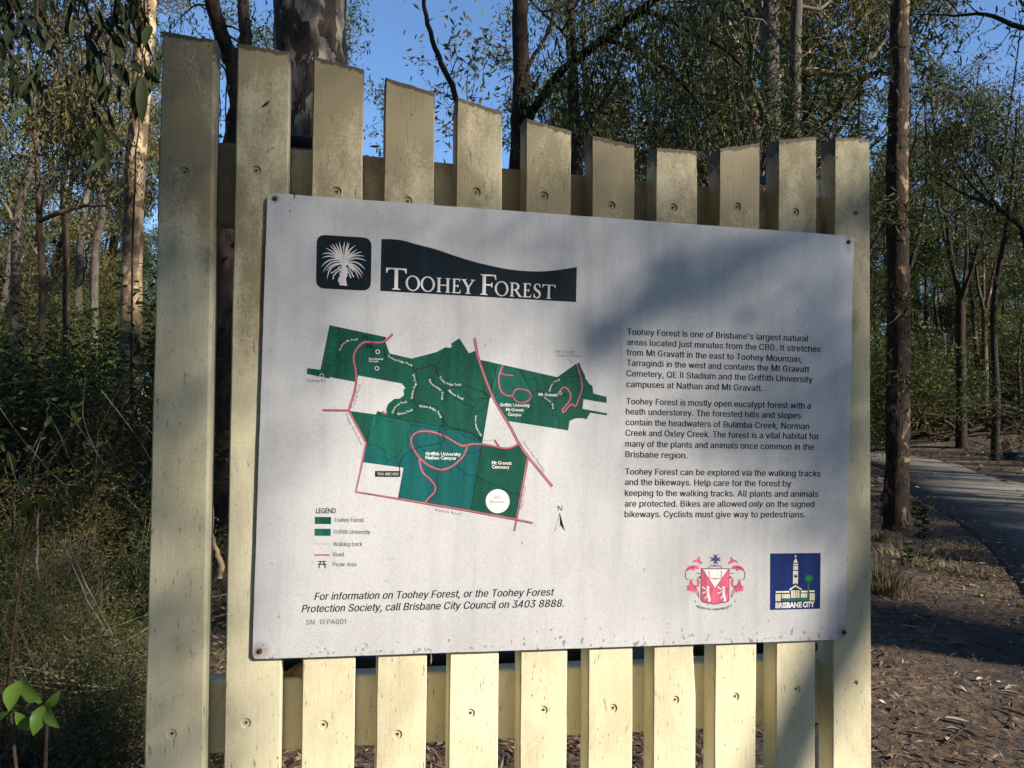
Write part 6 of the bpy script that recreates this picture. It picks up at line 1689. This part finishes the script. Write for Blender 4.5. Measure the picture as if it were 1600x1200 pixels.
# ================================================================ TREES THAT SHADE THE SIGN
# They stand to the right of and behind the camera, in the direction of the sun.
GXS = [180, 300, 400, 600, 800, 1000, 1200, 1340, 1420]
GYS = [20, 200, 330, 450, 600, 750, 900, 1050, 1220]
COV = [[.92, .74, .44, .36, .32, .30, .28, .40, .6],
       [.93, .76, .46, .36, .30, .28, .24, .45, .8],
       [.93, .76, .62, .55, .70, .82, .74, .70, .8],
       [.93, .76, .40, .24, .48, .84, .86, .84, .8],
       [.90, .70, .24, .0, .06, .38, .78, .90, .7],
       [.88, .64, .16, .0, .0, .14, .60, .88, .2],
       [.88, .60, .06, .0, .0, .0, .10, .40, .4],
       [.86, .56, .05, .0, .0, .0, .0, .20, .4],
       [.84, .52, .05, .0, .0, .0, .0, .0, .0]]
def cov_at(x, y):
    i = max(0, min(len(GXS) - 2, sum(1 for g_ in GXS if g_ <= x) - 1)); j = max(0, min(len(GYS) - 2, sum(1 for g_ in GYS if g_ <= y) - 1))
    a = min(1, max(0, (x - GXS[i]) / (GXS[i + 1] - GXS[i]))); b_ = min(1, max(0, (y - GYS[j]) / (GYS[j + 1] - GYS[j])))
    return (COV[j][i] * (1 - a) + COV[j][i + 1] * a) * (1 - b_) + (COV[j + 1][i] * (1 - a) + COV[j + 1][i + 1] * a) * b_
def sunward(x, y, s):
    u, z = plane_uz(x, y, 0)
    return plane_pt(u, z, 0) + SUN_DIR * s
rc = random.Random(21)
# leafy limb: cover per unit area from leaves of a known mean size
LL, LW = .075, .022
cosi = SUN_DIR.dot(PN)
tips = []; cs = []
area_per_px = (1.502 / 1250) ** 2 * 1.12
step = 10
AL = LL * LW * .5 * .62           # mean projected leaf area
x = 180
while x < 1420:
    y = -40
    while y < 1240:
        C = cov_at(x + 5, max(20, y + 5))
        lam = -1.7 * math.log(1 - min(.93, C)) * (step * step * area_per_px * cosi) / AL
        n_ = int(lam) + (1 if rc.random() < lam - int(lam) else 0)
        for _ in range(n_):
            cs.append(sunward(x + rc.random() * step, y + rc.random() * step, rc.uniform(9.5, 14.5))[:])
        y += step
    x += step
nr = np.random.default_rng(5)
tb = Tubes()
base = sunward(1750, 500, 12.5); base = Vector((base.x, base.y, float(ground_h(base.x, base.y)) - .1))
fork = Vector((base.x, base.y, 5.2))
tb.add(smooth_path([base, base + Vector((.1, .1, 2.5)), fork], 4), lerp_list([.17, .15, .12], 9), 9)
hub = sunward(1480, 120, 12.3)
tb.add(smooth_path([fork, (fork + hub) / 2 + Vector((0, 0, .5)), hub], 4), lerp_list([.11, .07, .04], 9), 7)
for (x, y) in ((1300, -60), (1000, -60), (700, -60), (420, -60), (230, -60), (210, 300), (215, 700), (200, 1000)):
    tb.add(smooth_path([hub, (hub + sunward(x, y, 12)) / 2 + Vector((0, 0, .35)), sunward(x, y, 12)], 4), lerp_list([.012, .008, .003], 9), 4)
o = empty("shade_gum", base, "leafy gum outside the frame, right, whose crown shades the top of the sign", "tree")
link("trunk", mesh_np("trunk", np.array(tb.v) - np.array(base), np.array(tb.f), True), BARK_GREY, o)
link("crown", leaf_mesh("crown", np.array(cs) - np.array(base), LL, LW, nr, .5), LEAF_EUC, o)
# a second one, nearer, whose bare limbs draw the slanting stripes
tb = Tubes()
b2 = sunward(1900, 900, 7.5); b2 = Vector((b2.x, b2.y, float(ground_h(b2.x, b2.y)) - .1))
top2 = sunward(1700, 120, 7.0)
tb.add(smooth_path([b2, (b2 + top2) / 2 + Vector((.1, 0, 0)), top2], 4), lerp_list([.09, .07, .045], 9), 8)
def limb_px(pts, s, rads):
    P = smooth_path([sunward(x, y, s) for x, y in pts], 4)
    tb.add(P, lerp_list(rads, len(P)), 7)
limb_px([(1700, 120), (1500, 250), (1330, 335), (1130, 425), (960, 505), (890, 545)], 8.5, [.045, .04, .036, .034, .028, .015])
limb_px([(1800, 300), (1560, 610), (1390, 860), (1318, 990), (1262, 1110), (1205, 1235), (1120, 1400)], 8.5, [.05, .055, .062, .066, .066, .062, .06])
cs2 = []
for (x, y, sx, sy, n_) in ((925, 518, 26, 20, 60), (1290, 700, 26, 90, 150), (1190, 630, 50, 40, 60), (1290, 560, 30, 40, 60), (1060, 450, 50, 22, 70)):
    for _ in range(n_): cs2.append(sunward(rc.gauss(x, sx), rc.gauss(y, sy), rc.uniform(7.5, 9))[:])
o = empty("shade_sapling", b2, "leaning sapling outside the frame to the right whose limbs throw slanting stripes on the panel", "tree")
link("trunk", mesh_np("trunk", np.array(tb.v) - np.array(b2), np.array(tb.f), True), BARK_DARK, o)
link("crown", leaf_mesh("crown", np.array(cs2) - np.array(b2), LL, LW, nr, .5), LEAF_EUC, o)

# ================================================================ GROUND LITTER
LIT = []
def flat_mat(name, c1, c2, rough=.85):
    m, nt, b = new_mat(name)
    geo = nt.nodes.new("ShaderNodeNewGeometry"); r = ramp(nt, [(0, c1), (1, c2)])
    nt.links.new(geo.outputs['Random Per Island'], r.inputs[0]); nt.links.new(r.outputs[0], b.inputs['Base Color'])
    b.inputs['Roughness'].default_value = rough
    return m
LIT_BROWN = flat_mat("litter_brown", (.045, .026, .015), (.19, .105, .058))
LIT_TAN = flat_mat("litter_tan", (.11, .078, .05), (.27, .20, .135))
LIT_PALE = flat_mat("litter_pale", (.24, .20, .155), (.42, .37, .30), .6)
def litter(name, label, x0, x1, y0, y1, n_, L, seed, mats=(LIT_BROWN, LIT_TAN, LIT_PALE), prob=(.72, .25, .03)):
    nr = np.random.default_rng(seed)
    x = nr.uniform(x0, x1, n_ * 2); y = y0 + (y1 - y0) * nr.random(n_ * 2) ** 1.3
    keep = (np.abs(x) < .95 * y + 1.5)
    pgap = path_gap(x, y)
    keep &= (pgap > .03) | (nr.random(n_ * 2) < np.where(pgap > -.35, .22, .035))
    dens = .55 + .6 * wob(x * .8 + 3, y * .8)
    keep &= nr.random(n_ * 2) < dens
    x, y = x[keep][:n_], y[keep][:n_]
    on = path_gap(x, y) < .03
    z = ground_h(x, y) + nr.uniform(.004, .03, len(x)) + on * .03
    m_ = len(x)
    az = nr.uniform(0, 2 * np.pi, m_); tilt = nr.normal(0, .32, m_); tw = nr.normal(0, .45, m_)
    d = np.stack([np.cos(az) * np.cos(tilt), np.sin(az) * np.cos(tilt), np.sin(tilt)], 1)
    s = np.stack([-np.sin(az) * np.cos(tw), np.cos(az) * np.cos(tw), np.sin(tw)], 1)
    ln = (L * nr.uniform(.5, 1.5, m_) * (1 + .03 * np.clip(y - 5, 0, 20)))[:, None]; w = ln * nr.uniform(.10, .26, m_)[:, None]
    c = np.stack([x, y, z], 1)
    v = np.stack([c - d * ln * .5, c + s * w * .5 - d * ln * .05, c + d * ln * .5, c - s * w * .5 + np.array([0, 0, 1]) * w * .3], 1).reshape(-1, 3)
    mi = nr.choice(len(mats), m_, p=prob)
    o = link(name, mesh_np(name, v, np.arange(m_ * 4).reshape(-1, 4), mi=mi), list(mats))
    tag(o, label, "leaf litter", None, 'stuff')
litter("leaf_litter", "fallen brown and pale gum leaves over the bare soil right of the sign", 0.6, 12, 2.2, 14, 95000, .040, 1)
litter("leaf_litter", "fallen leaves and straw on the shaded ground left of the sign", -9, 0.9, 1.9, 12, 85000, .046, 2, prob=(.70, .26, .04))
litter("leaf_litter", "thin far leaf litter along the far side of the path", 2, 30, 14, 42, 14000, .11, 3, prob=(.75, .22, .03))
# grit and bark chips: tiny irregular pieces
nr = np.random.default_rng(9)
n_ = 5000
x = nr.uniform(.8, 9, n_); y = nr.uniform(2.4, 11, n_); k_ = (path_gap(x, y) > .02) & (x < .9 * y + .5); x, y = x[k_], y[k_]; n_ = len(x)
c = np.stack([x, y, ground_h(x, y) + .004], 1)
tet = np.array([[1, 0, 0], [-.5, .8, 0], [-.5, -.8, 0], [0, 0, .8]]) 
r = nr.uniform(.003, .014, n_)[:, None, None]
v = (c[:, None, :] + tet[None] * r * nr.uniform(.5, 1.4, (n_, 4, 1))).reshape(-1, 3)
f = (np.arange(n_)[:, None, None] * 4 + np.array([[0, 1, 3], [1, 2, 3], [2, 0, 3]])[None]).reshape(-1, 3)
o = link("bark_chips", mesh_np("bark_chips", v, f), LIT_BROWN); tag(o, "crumbs of bark and grit on the soil right of the sign", "bark chips", None, 'stuff')

# fine sticks, tangled, left
def stick(pts, r, label, mat=TWIG, name="fallen_branch", cat="branch", group=None, forks=0, seed=0):
    rg = random.Random(seed)
    P = smooth_path([Vector(p) for p in pts], 4, rg, r * .4)
    b0 = Vector((P[0].x, P[0].y, P[0].z))
    t = Tubes(); t.add([p - b0 for p in P], lerp_list([r, r * .85, r * .6, r * .25], len(P)), 6, .08, rg)
    for k in range(forks):
        i = rg.randint(len(P) // 3, len(P) - 2); d = (P[i + 1] - P[i]).normalized()
        e = P[i] + (d * .7 + Vector((rg.gauss(0, .5), rg.gauss(0, .3), rg.gauss(.2, .4)))).normalized() * rg.uniform(.15, .5)
        t.add(smooth_path([P[i] - b0, (P[i] + e) / 2 - b0 + Vector((0, 0, .02)), e - b0], 3), lerp_list([r * .5, r * .35, r * .12], 7), 4)
    o = link(name, t.mesh(name), mat); o.location = b0
    return tag(o, label, cat, group)
def gp(x, y, h=0.0):
    q = ground_at(x, y); return Vector((q.x, q.y, float(ground_h(q.x, q.y)) + h))
stick([gp(-60, 1035, .03), gp(20, 1000, .06), gp(65, 972, .12), gp(120, 958, .10), gp(170, 957, .08), gp(235, 958, .05)], .034, "thick brown fallen branch lying on the ground left of the tallest picket", BARK_BROWN, forks=3, seed=1)
stick([at(56, 985, 5.2), at(57, 930, 5.2), at(58, 880, 5.2), at(60, 800, 5.2)], .020, "short upright pale dead stem rising from the thick fallen branch", TWIG, "dead_shoot", "stem", seed=2)
stick([at(180, 1035, 4.3), at(172, 1000, 4.3), at(140, 945, 4.4), at(122, 905, 4.5), at(95, 840, 4.6)], .010, "thin grey cane leaning left above the litter, left of the tallest picket", TWIG, "bare_cane", "stem", seed=3)
stick([at(200, 1045, 4.2), at(178, 1000, 4.3), at(158, 960, 4.4), at(128, 900, 4.5), at(108, 850, 4.6)], .008, "second thin grey cane leaning left, crossing the first", TWIG, "bare_cane", "stem", seed=4)
stick([at(95, 1050, 4), at(130, 1020, 4.1), at(180, 1008, 4.2), at(240, 975, 4.3)], .010, "thin stick rising to the right towards the foot of the tallest picket", TWIG, "bare_cane", "stem", seed=5)
stick([at(-20, 895, 5.5), at(20, 880, 5.5), at(60, 900, 5.6), at(110, 895, 5.7)], .010, "crooked pale stick at the left edge above the fallen branch", TWIG, "bare_cane", "stem", seed=6)
stick([gp(100, 1060, .05), gp(160, 1050, .12), gp(230, 1035, .05)], .020, "dark broken branch lying under the thin canes", BARK_DARK, forks=2, seed=7)
stick([at(342, 905, 4.4), at(345, 880, 4.4), at(337, 855, 4.4), at(330, 830, 4.4), at(332, 790, 4.4)], .020, "pale curved stem seen low through the gap between the first two pickets", BARK_PALE, "dead_shoot", "stem", seed=8)
stick([at(60, 345, 9), at(95, 332, 9), at(130, 322, 9), at(165, 322, 9), at(178, 338, 9)], .028, "arching dead limb among the bushes below the pale gum", BARK_BROWN, "dead_limb", "branch", seed=9)
stick([at(5, 315, 8.5), at(14, 330, 8.5), at(20, 344, 8.5), at(35, 320, 8.5), at(42, 290, 8.5)], .022, "pale forked dead limb at the left edge", BARK_PALE, "dead_limb", "branch", seed=10)
for k in range(75):
    x = srng.uniform(-60, 230); y = srng.uniform(790, 1180)
    a = gp(x, y, srng.uniform(.02, .25)); L = srng.uniform(.3, 1.1); az = srng.uniform(-.6, .6) + (math.pi if srng.random() < .5 else 0)
    d = Vector((math.cos(az), math.sin(az), srng.uniform(-.05, .25)))
    b_ = a + d * L; b_.z = max(b_.z, float(ground_h(b_.x, b_.y)) + .02)
    stick([a, (a + b_) / 2 + Vector((0, 0, srng.uniform(0, .06))), b_], srng.uniform(.003, .007), "thin dead twig lying in the litter left of the sign", TWIG if srng.random() < .7 else BARK_BROWN, "fallen_twig", "twig", "dead twigs in the litter on the left", 2, k)
for k in range(30):
    x = srng.uniform(1350, 1620); y = srng.uniform(880, 1190)
    a = gp(x, y, .015); L = srng.uniform(.1, .35); az = srng.uniform(0, 6.28)
    b_ = a + Vector((math.cos(az), math.sin(az), 0)) * L; b_.z = float(ground_h(b_.x, b_.y)) + .012
    stick([a, (a + b_) / 2 + Vector((0, 0, .012)), b_], srng.uniform(.002, .005), "small twig lying on the bare soil right of the sign", BARK_BROWN, "fallen_twig", "twig", "twigs on the bare soil on the right", 0, k)
# a few larger leaves and bark strips on the right, each its own
def ground_leaf(x, y, L, w, az, label, mat, name="fallen_leaf", group=None):
    a = gp(x, y, .014); prof = [(-.5, .1), (-.25, .8), (0, 1), (.25, .7), (.5, .08)]
    v = []
    for q, k in prof:
        for s_ in (-1, 0, 1):
            v.append((q * L, s_ * w * .5 * k, .012 * abs(s_) * k + .02 * L * 4 * q * q))
    f = [(k * 3 + j, k * 3 + j + 1, k * 3 + 4 + j, k * 3 + 3 + j) for k in range(4) for j in (0, 1)]
    me = bpy.data.meshes.new(name); me.from_pydata(v, [], f); o = link(name, me, mat); o.location = a; o.rotation_euler = (0, 0, az)
    return tag(o, label, "leaf" if 'leaf' in name else "bark strip", group)
ground_leaf(1494, 1134, .13, .035, -.5, "pale curled leaf lying in the shade low on the right", LIT_PALE)
ground_leaf(1499, 1014, .17, .03, -.1, "long straight tan bark strip on the soil right of the sign", LIT_TAN, "bark_strip")
ground_leaf(1421, 990, .13, .025, -.4, "short pale bark strip on the soil just right of the last picket", LIT_PALE, "bark_strip")
ground_leaf(1580, 1080, .12, .03, .5, "tan leaf on the soil near the lower right corner", LIT_TAN)
ground_leaf(1536, 884, .16, .03, .1, "pale leaf near the edge of the asphalt path", LIT_PALE)
ground_leaf(1484, 1164, .05, .04, .9, "small round white pebble-like leaf at the edge of the shade", LIT_PALE)
for k in range(26):
    ground_leaf(srng.uniform(1365, 1620), srng.uniform(930, 1200), srng.uniform(.06, .13), srng.uniform(.014, .03), srng.uniform(0, 6.28), "curled gum leaf on the bare soil right of the sign", (LIT_TAN, LIT_BROWN, LIT_PALE, LIT_BROWN)[k % 4], group="curled gum leaves on the right")
for k in range(26):
    ground_leaf(srng.uniform(-30, 230), srng.uniform(1040, 1200), srng.uniform(.06, .12), srng.uniform(.016, .032), srng.uniform(0, 6.28), "curled gum leaf on the ground left of the sign", (LIT_TAN, LIT_BROWN, LIT_BROWN)[k % 3], group="curled gum leaves on the left")

# bright sapling lower left
base = Vector((at(60, 1150, 1.5).x - .05, 1.52, float(ground_h(-.9, 1.5)) - .02))
tb = Tubes(); lv.clear(); lf.clear()
top = at(74, 1100, 1.5); top2 = at(31, 1062, 1.53)
tb.add(smooth_path([base, (base + top) / 2 + Vector((.02, 0, .03)), top], 5), lerp_list([.006, .005, .0035], 11), 6)
tb.add(smooth_path([(base + top) / 2 + Vector((.02, 0, .03)), (top + top2) / 2 + Vector((-.06, .02, 0)), top2], 4), lerp_list([.004, .003, .002], 9), 5)
for (a_, b_, w, dz) in (((34, 1058), (66, 1092), .030, 0), ((31, 1064), (15, 1112), .032, -.03), ((34, 1068), (62, 1096), .024, .04), ((72, 1104), (94, 1078), .018, 0), ((75, 1102), (94, 1138), .024, -.03),
                    ((69, 1102), (52, 1150), .028, -.03), ((72, 1106), (84, 1136), .018, .04), ((24, 1112), (46, 1141), .020, .03), ((66, 1098), (56, 1090), .010, 0), ((14, 1112), (-14, 1118), .020, .05), ((2, 985), (8, 1010), .018, .03), ((-6, 975), (2, 1000), .02, .0)):
    Yd = 1.5 if a_[1] > 1000 else 1.75
    A, B = at(a_[0], a_[1], Yd), at(b_[0], b_[1], Yd + dz)
    big_leaf(A, B, w * 1.0, .16, .14, srng)
o = empty("sapling", base, "sapling with about ten bright green pointed leaves low at the left edge", "sapling")
link("stem", mesh_np("stem", np.array(tb.v) - np.array(base), np.array(tb.f), True), BARK_BROWN, o)
link("foliage", mesh_np("foliage", np.array(lv) - np.array(base), np.array(lf)), LEAF_FRESH, o)
# broad dull leaves higher at the left edge
base = Vector((-1.95, 3.1, float(ground_h(-1.95, 3.1)))); lv.clear(); lf.clear(); tb = Tubes()
tb.add(smooth_path([base, base + Vector((.05, 0, .7)), at(55, 790, 3.0)], 4), lerp_list([.008, .006, .004], 9), 5)
for (a_, b_, w) in (((40, 775), (48, 812), .045), ((60, 772), (75, 800), .035), ((48, 760), (30, 745), .03), ((75, 800), (98, 815), .028), ((92, 795), (95, 812), .03), ((5, 720), (2, 745), .03), ((70, 668), (80, 650), .02), ((110, 668), (128, 652), .022), ((75, 650), (78, 635), .02), ((120, 660), (112, 640), .018), ((12, 705), (22, 735), .03), ((90, 700), (100, 720), .02), ((130, 760), (140, 772), .02), ((55, 740), (66, 722), .022), ((20, 760), (8, 785), .03), ((196, 722), (204, 734), .018), ((150, 700), (162, 690), .018)):
    A, B = at(a_[0], a_[1], 3.0), at(b_[0], b_[1], 3.05); big_leaf(A, B, w, .12, .10, srng)
    s0 = Vector((base.x + srng.uniform(0, .1), base.y, A.z - srng.uniform(.1, .25)))
    tb.add(smooth_path([s0, (s0 + A) / 2 + Vector((0, 0, -.02)), A], 3), lerp_list([.003, .0025, .0015], 7), 4)
o = empty("broad_leaved_plant", base, "broad-leaved dull green plant at the left edge half way up", "plant")
link("stem", mesh_np("stem", np.array(tb.v) - np.array(base), np.array(tb.f), True), BARK_BROWN, o)
link("foliage", mesh_np("foliage", np.array(lv) - np.array(base), np.array(lf)), LEAF_DARK, o)

# grass tufts
def tuft(x, y, n_, h, mat, label, seed, spread=.12, Y=None, name="grass_tuft", droop=.5, w=.004):
    rg = random.Random(seed); p = gp(x, y)
    v, f = [], []
    for k in range(n_):
        az = rg.uniform(0, 6.28); r0 = spread * .4 * rg.random(); L = h * rg.uniform(.5, 1.2); out_ = rg.uniform(.1, droop)
        c0 = Vector((math.cos(az) * r0, math.sin(az) * r0, 0)); side = Vector((-math.sin(az), math.cos(az), 0)) * w
        s = len(v)
        for t in (0, .4, .75, 1):
            q = c0 + Vector((math.cos(az), math.sin(az), 0)) * out_ * L * t * t + Vector((0, 0, 1)) * L * (t - .45 * out_ * t * t)
            v += [(q + side * (1 - t * .85))[:], (q - side * (1 - t * .85))[:]]
        for i in range(3): f.append((s + 2 * i, s + 2 * i + 1, s + 2 * i + 3, s + 2 * i + 2))
    me = bpy.data.meshes.new(name); me.from_pydata(v, [], f)
    o = link(name, me, mat); o.location = p - Vector((0, 0, .01))
    return tag(o, label, "grass tuft", None, 'stuff' if spread >= .9 else None)
STRAW = flat_mat("straw", (.10, .075, .042), (.24, .185, .105)); GRASSM = flat_mat("dull_grass", (.05, .06, .02), (.15, .14, .055))
tuft(1392, 935, 300, .22, STRAW, "dry brown grass tuft right of the sign in front of the tall trunk", 1, .5, droop=.9)
tuft(1375, 925, 260, .30, GRASSM, "green and brown grass tuft just right of the last picket", 2, .4, droop=.9)
for k in range(70):
    xx = srng.uniform(1366, 1600); yy = 845 + (xx - 1366) * .22 + srng.gauss(0, 26)
    p = gp(xx, yy)
    if path_gap(np.array(p.x), np.array(p.y)) < .1: continue
    tuft(xx, yy, 26, srng.uniform(.05, .12), (STRAW, GRASSM)[k % 2], "small sparse grass tuft between the tall trunk and the path", 100 + k, .12, droop=1.0)['group'] = "small sparse grass tufts by the path"
tuft(1375, 850, 200, .18, GRASSM, "low green grass tuft at the foot of the tall trunk on the right", 3, .5, droop=.9)
tuft(1420, 880, 220, .16, STRAW, "thin straw-coloured grass on the lit strip right of the tall trunk", 4, .9, droop=1.0)
tuft(1500, 895, 160, .12, STRAW, "sparse straw at the edge of the lit strip near the path", 5, .9, droop=1.0)
tuft(50, 1190, 160, .20, STRAW, "dry straw tuft low in the bottom left corner", 6, .25, droop=1.1, w=.006)
tuft(150, 985, 220, .28, STRAW, "dry grass hanging over the thick fallen branch on the left", 7, .35, droop=1.2)
tuft(200, 1010, 180, .22, GRASSM, "dull grass at the foot of the tallest picket", 8, .4, droop=1.0)
tuft(30, 930, 200, .35, STRAW, "pale grass behind the fallen branch at the left edge", 9, .4, droop=1.0)
# small leafy seedlings by the path tree
def seedling(x, y, h, n_, label, seed, mat=LEAF_DARK, ll=.07):
    rg = random.Random(seed); p = gp(x, y); lv.clear(); lf.clear(); tb = Tubes()
    tb.add([p, p + Vector((.01, 0, h * .5)), p + Vector((0, .01, h))], [.006, .005, .003], 5)
    for k in range(n_):
        A = p + Vector((0, 0, h * (.3 + .7 * k / n_))); az = rg.uniform(0, 6.28); B = A + Vector((math.cos(az), math.sin(az), rg.uniform(-.2, .7))) * ll * rg.uniform(.7, 1.2)
        big_leaf(A, B, ll * .32, .12, .1, rg)
    o = empty("seedling", p, label, "seedling")
    link("stem", mesh_np("stem", np.array(tb.v) - np.array(p), np.array(tb.f), True), BARK_BROWN, o)
    link("foliage", mesh_np("foliage", np.array(lv) - np.array(p), np.array(lf)), mat, o)
seedling(1441, 869, .52, 34, "taller dark seedling right of the tall trunk beside the path", 1, ll=.085)
seedling(1418, 893, .26, 22, "low dark seedling in front of the taller one", 2)
seedling(1452, 890, .16, 14, "small seedling right of the low dark one", 3)
seedling(1432, 822, .34, 24, "dark seedling right at the foot of the tall trunk", 4, ll=.08)
seedling(1375, 820, .4, 30, "leafy seedling between the last picket and the tall trunk", 5)

# ================================================================ HEAP BEYOND THE PATH
hp = gp(1535, 700)
hx, hy = 17.6, 28.6
for k in range(46):
    x0 = hx + srng.uniform(-2.6, 3.2); y0 = hy + srng.uniform(-.8, 1.2)
    a = Vector((x0, y0, float(ground_h(x0, y0)) + srng.uniform(.03, .65))); az = srng.uniform(-.5, .5) + (math.pi if k % 2 else 0)
    L = srng.uniform(1.2, 3)
    b_ = a + Vector((math.cos(az) * L, math.sin(az) * L, srng.uniform(.0, .7))); b_.z = max(b_.z, float(ground_h(b_.x, b_.y)) + .05)
    stick([a, (a + b_) / 2 + Vector((0, 0, .1)), b_], srng.uniform(.03, .10), "dark dead branch in the heap beyond the path", BARK_DARK, "heaped_branch", "branch", "dead branches heaped beyond the path", 2, 300 + k)
for k, (x0, y0, s_) in enumerate(((16.0, 29.5, .35), (17.0, 30.0, .4), (18.4, 29.6, .35), (19.4, 30.2, .4), (15.0, 30.4, .3))):
    shrub(x0, y0, (9, 3, 10, 4, 9)[k], s_, ("low dead bush at the left foot of the heap", "low dark shrub on top of the heap", "bare twiggy bush behind the leaning board", "low dark shrub at the right end of the heap", "small dead bush left of the heap")[k])
# red and white leaning board with a blue tub
m, nt, b = new_mat("faded_red_paint"); b.inputs['Base Color'].default_value = (.10, .022, .02, 1); b.inputs['Roughness'].default_value = .6; RED = m
m, nt, b = new_mat("dull_white_paint"); b.inputs['Base Color'].default_value = (.28, .26, .24, 1); b.inputs['Roughness'].default_value = .6; DWHITE = m
m, nt, b = new_mat("dull_blue_plastic"); b.inputs['Base Color'].default_value = (.010, .04, .10, 1); b.inputs['Roughness'].default_value = .4; BLUEP = m
def box_mesh(name, sx, sy, sz, bev=.01):
    bm = bmesh.new(); bmesh.ops.create_cube(bm, size=1.0)
    for v_ in bm.verts: v_.co = Vector((v_.co.x * sx, v_.co.y * sy, v_.co.z * sz + sz / 2))
    bmesh.ops.bevel(bm, geom=bm.edges[:], offset=bev, segments=2, affect='EDGES')
    me = bpy.data.meshes.new(name); bm.to_mesh(me); bm.free(); return me
q = at(1576, 690, 25.5); gz_ = float(ground_h(q.x, q.y))
o = empty("leaning_board", (q.x, q.y, gz_), "small red board with a white edge leaning beside the heap at the right", "board")
o.rotation_euler = (.1, -.42, .2)
pz = at(1576, 686, 25.5).z - gz_
link("board_face", box_mesh("board_face", .26, .03, .46), RED, o).location = (0, 0, .05)
link("edge_strip", box_mesh("edge_strip", .04, .04, .48), DWHITE, o).location = (.15, 0, .04)
q = at(1581, 696, 24.5); gz_ = float(ground_h(q.x, q.y))
bm = bmesh.new()
rings = []
for (rr, zz) in ((.14, 0), (.19, .18), (.21, .19), (.21, .21), (.18, .21), (.15, .05)):
    rings.append([bm.verts.new((1.5 * rr * math.cos(a_ * math.pi / 10), rr * math.sin(a_ * math.pi / 10), zz)) for a_ in range(20)])
for a_, c_ in zip(rings, rings[1:]):
    for k in range(20): bm.faces.new((a_[k], a_[(k + 1) % 20], c_[(k + 1) % 20], c_[k]))
bm.faces.new(rings[0][::-1]); bm.faces.new(rings[-1])
me = bpy.data.meshes.new("tub"); bm.to_mesh(me); bm.free()
o = link("tub", me, BLUEP); o.location = (q.x, q.y, gz_); tag(o, "low blue plastic tub on the ground in front of the leaning red board", "tub")
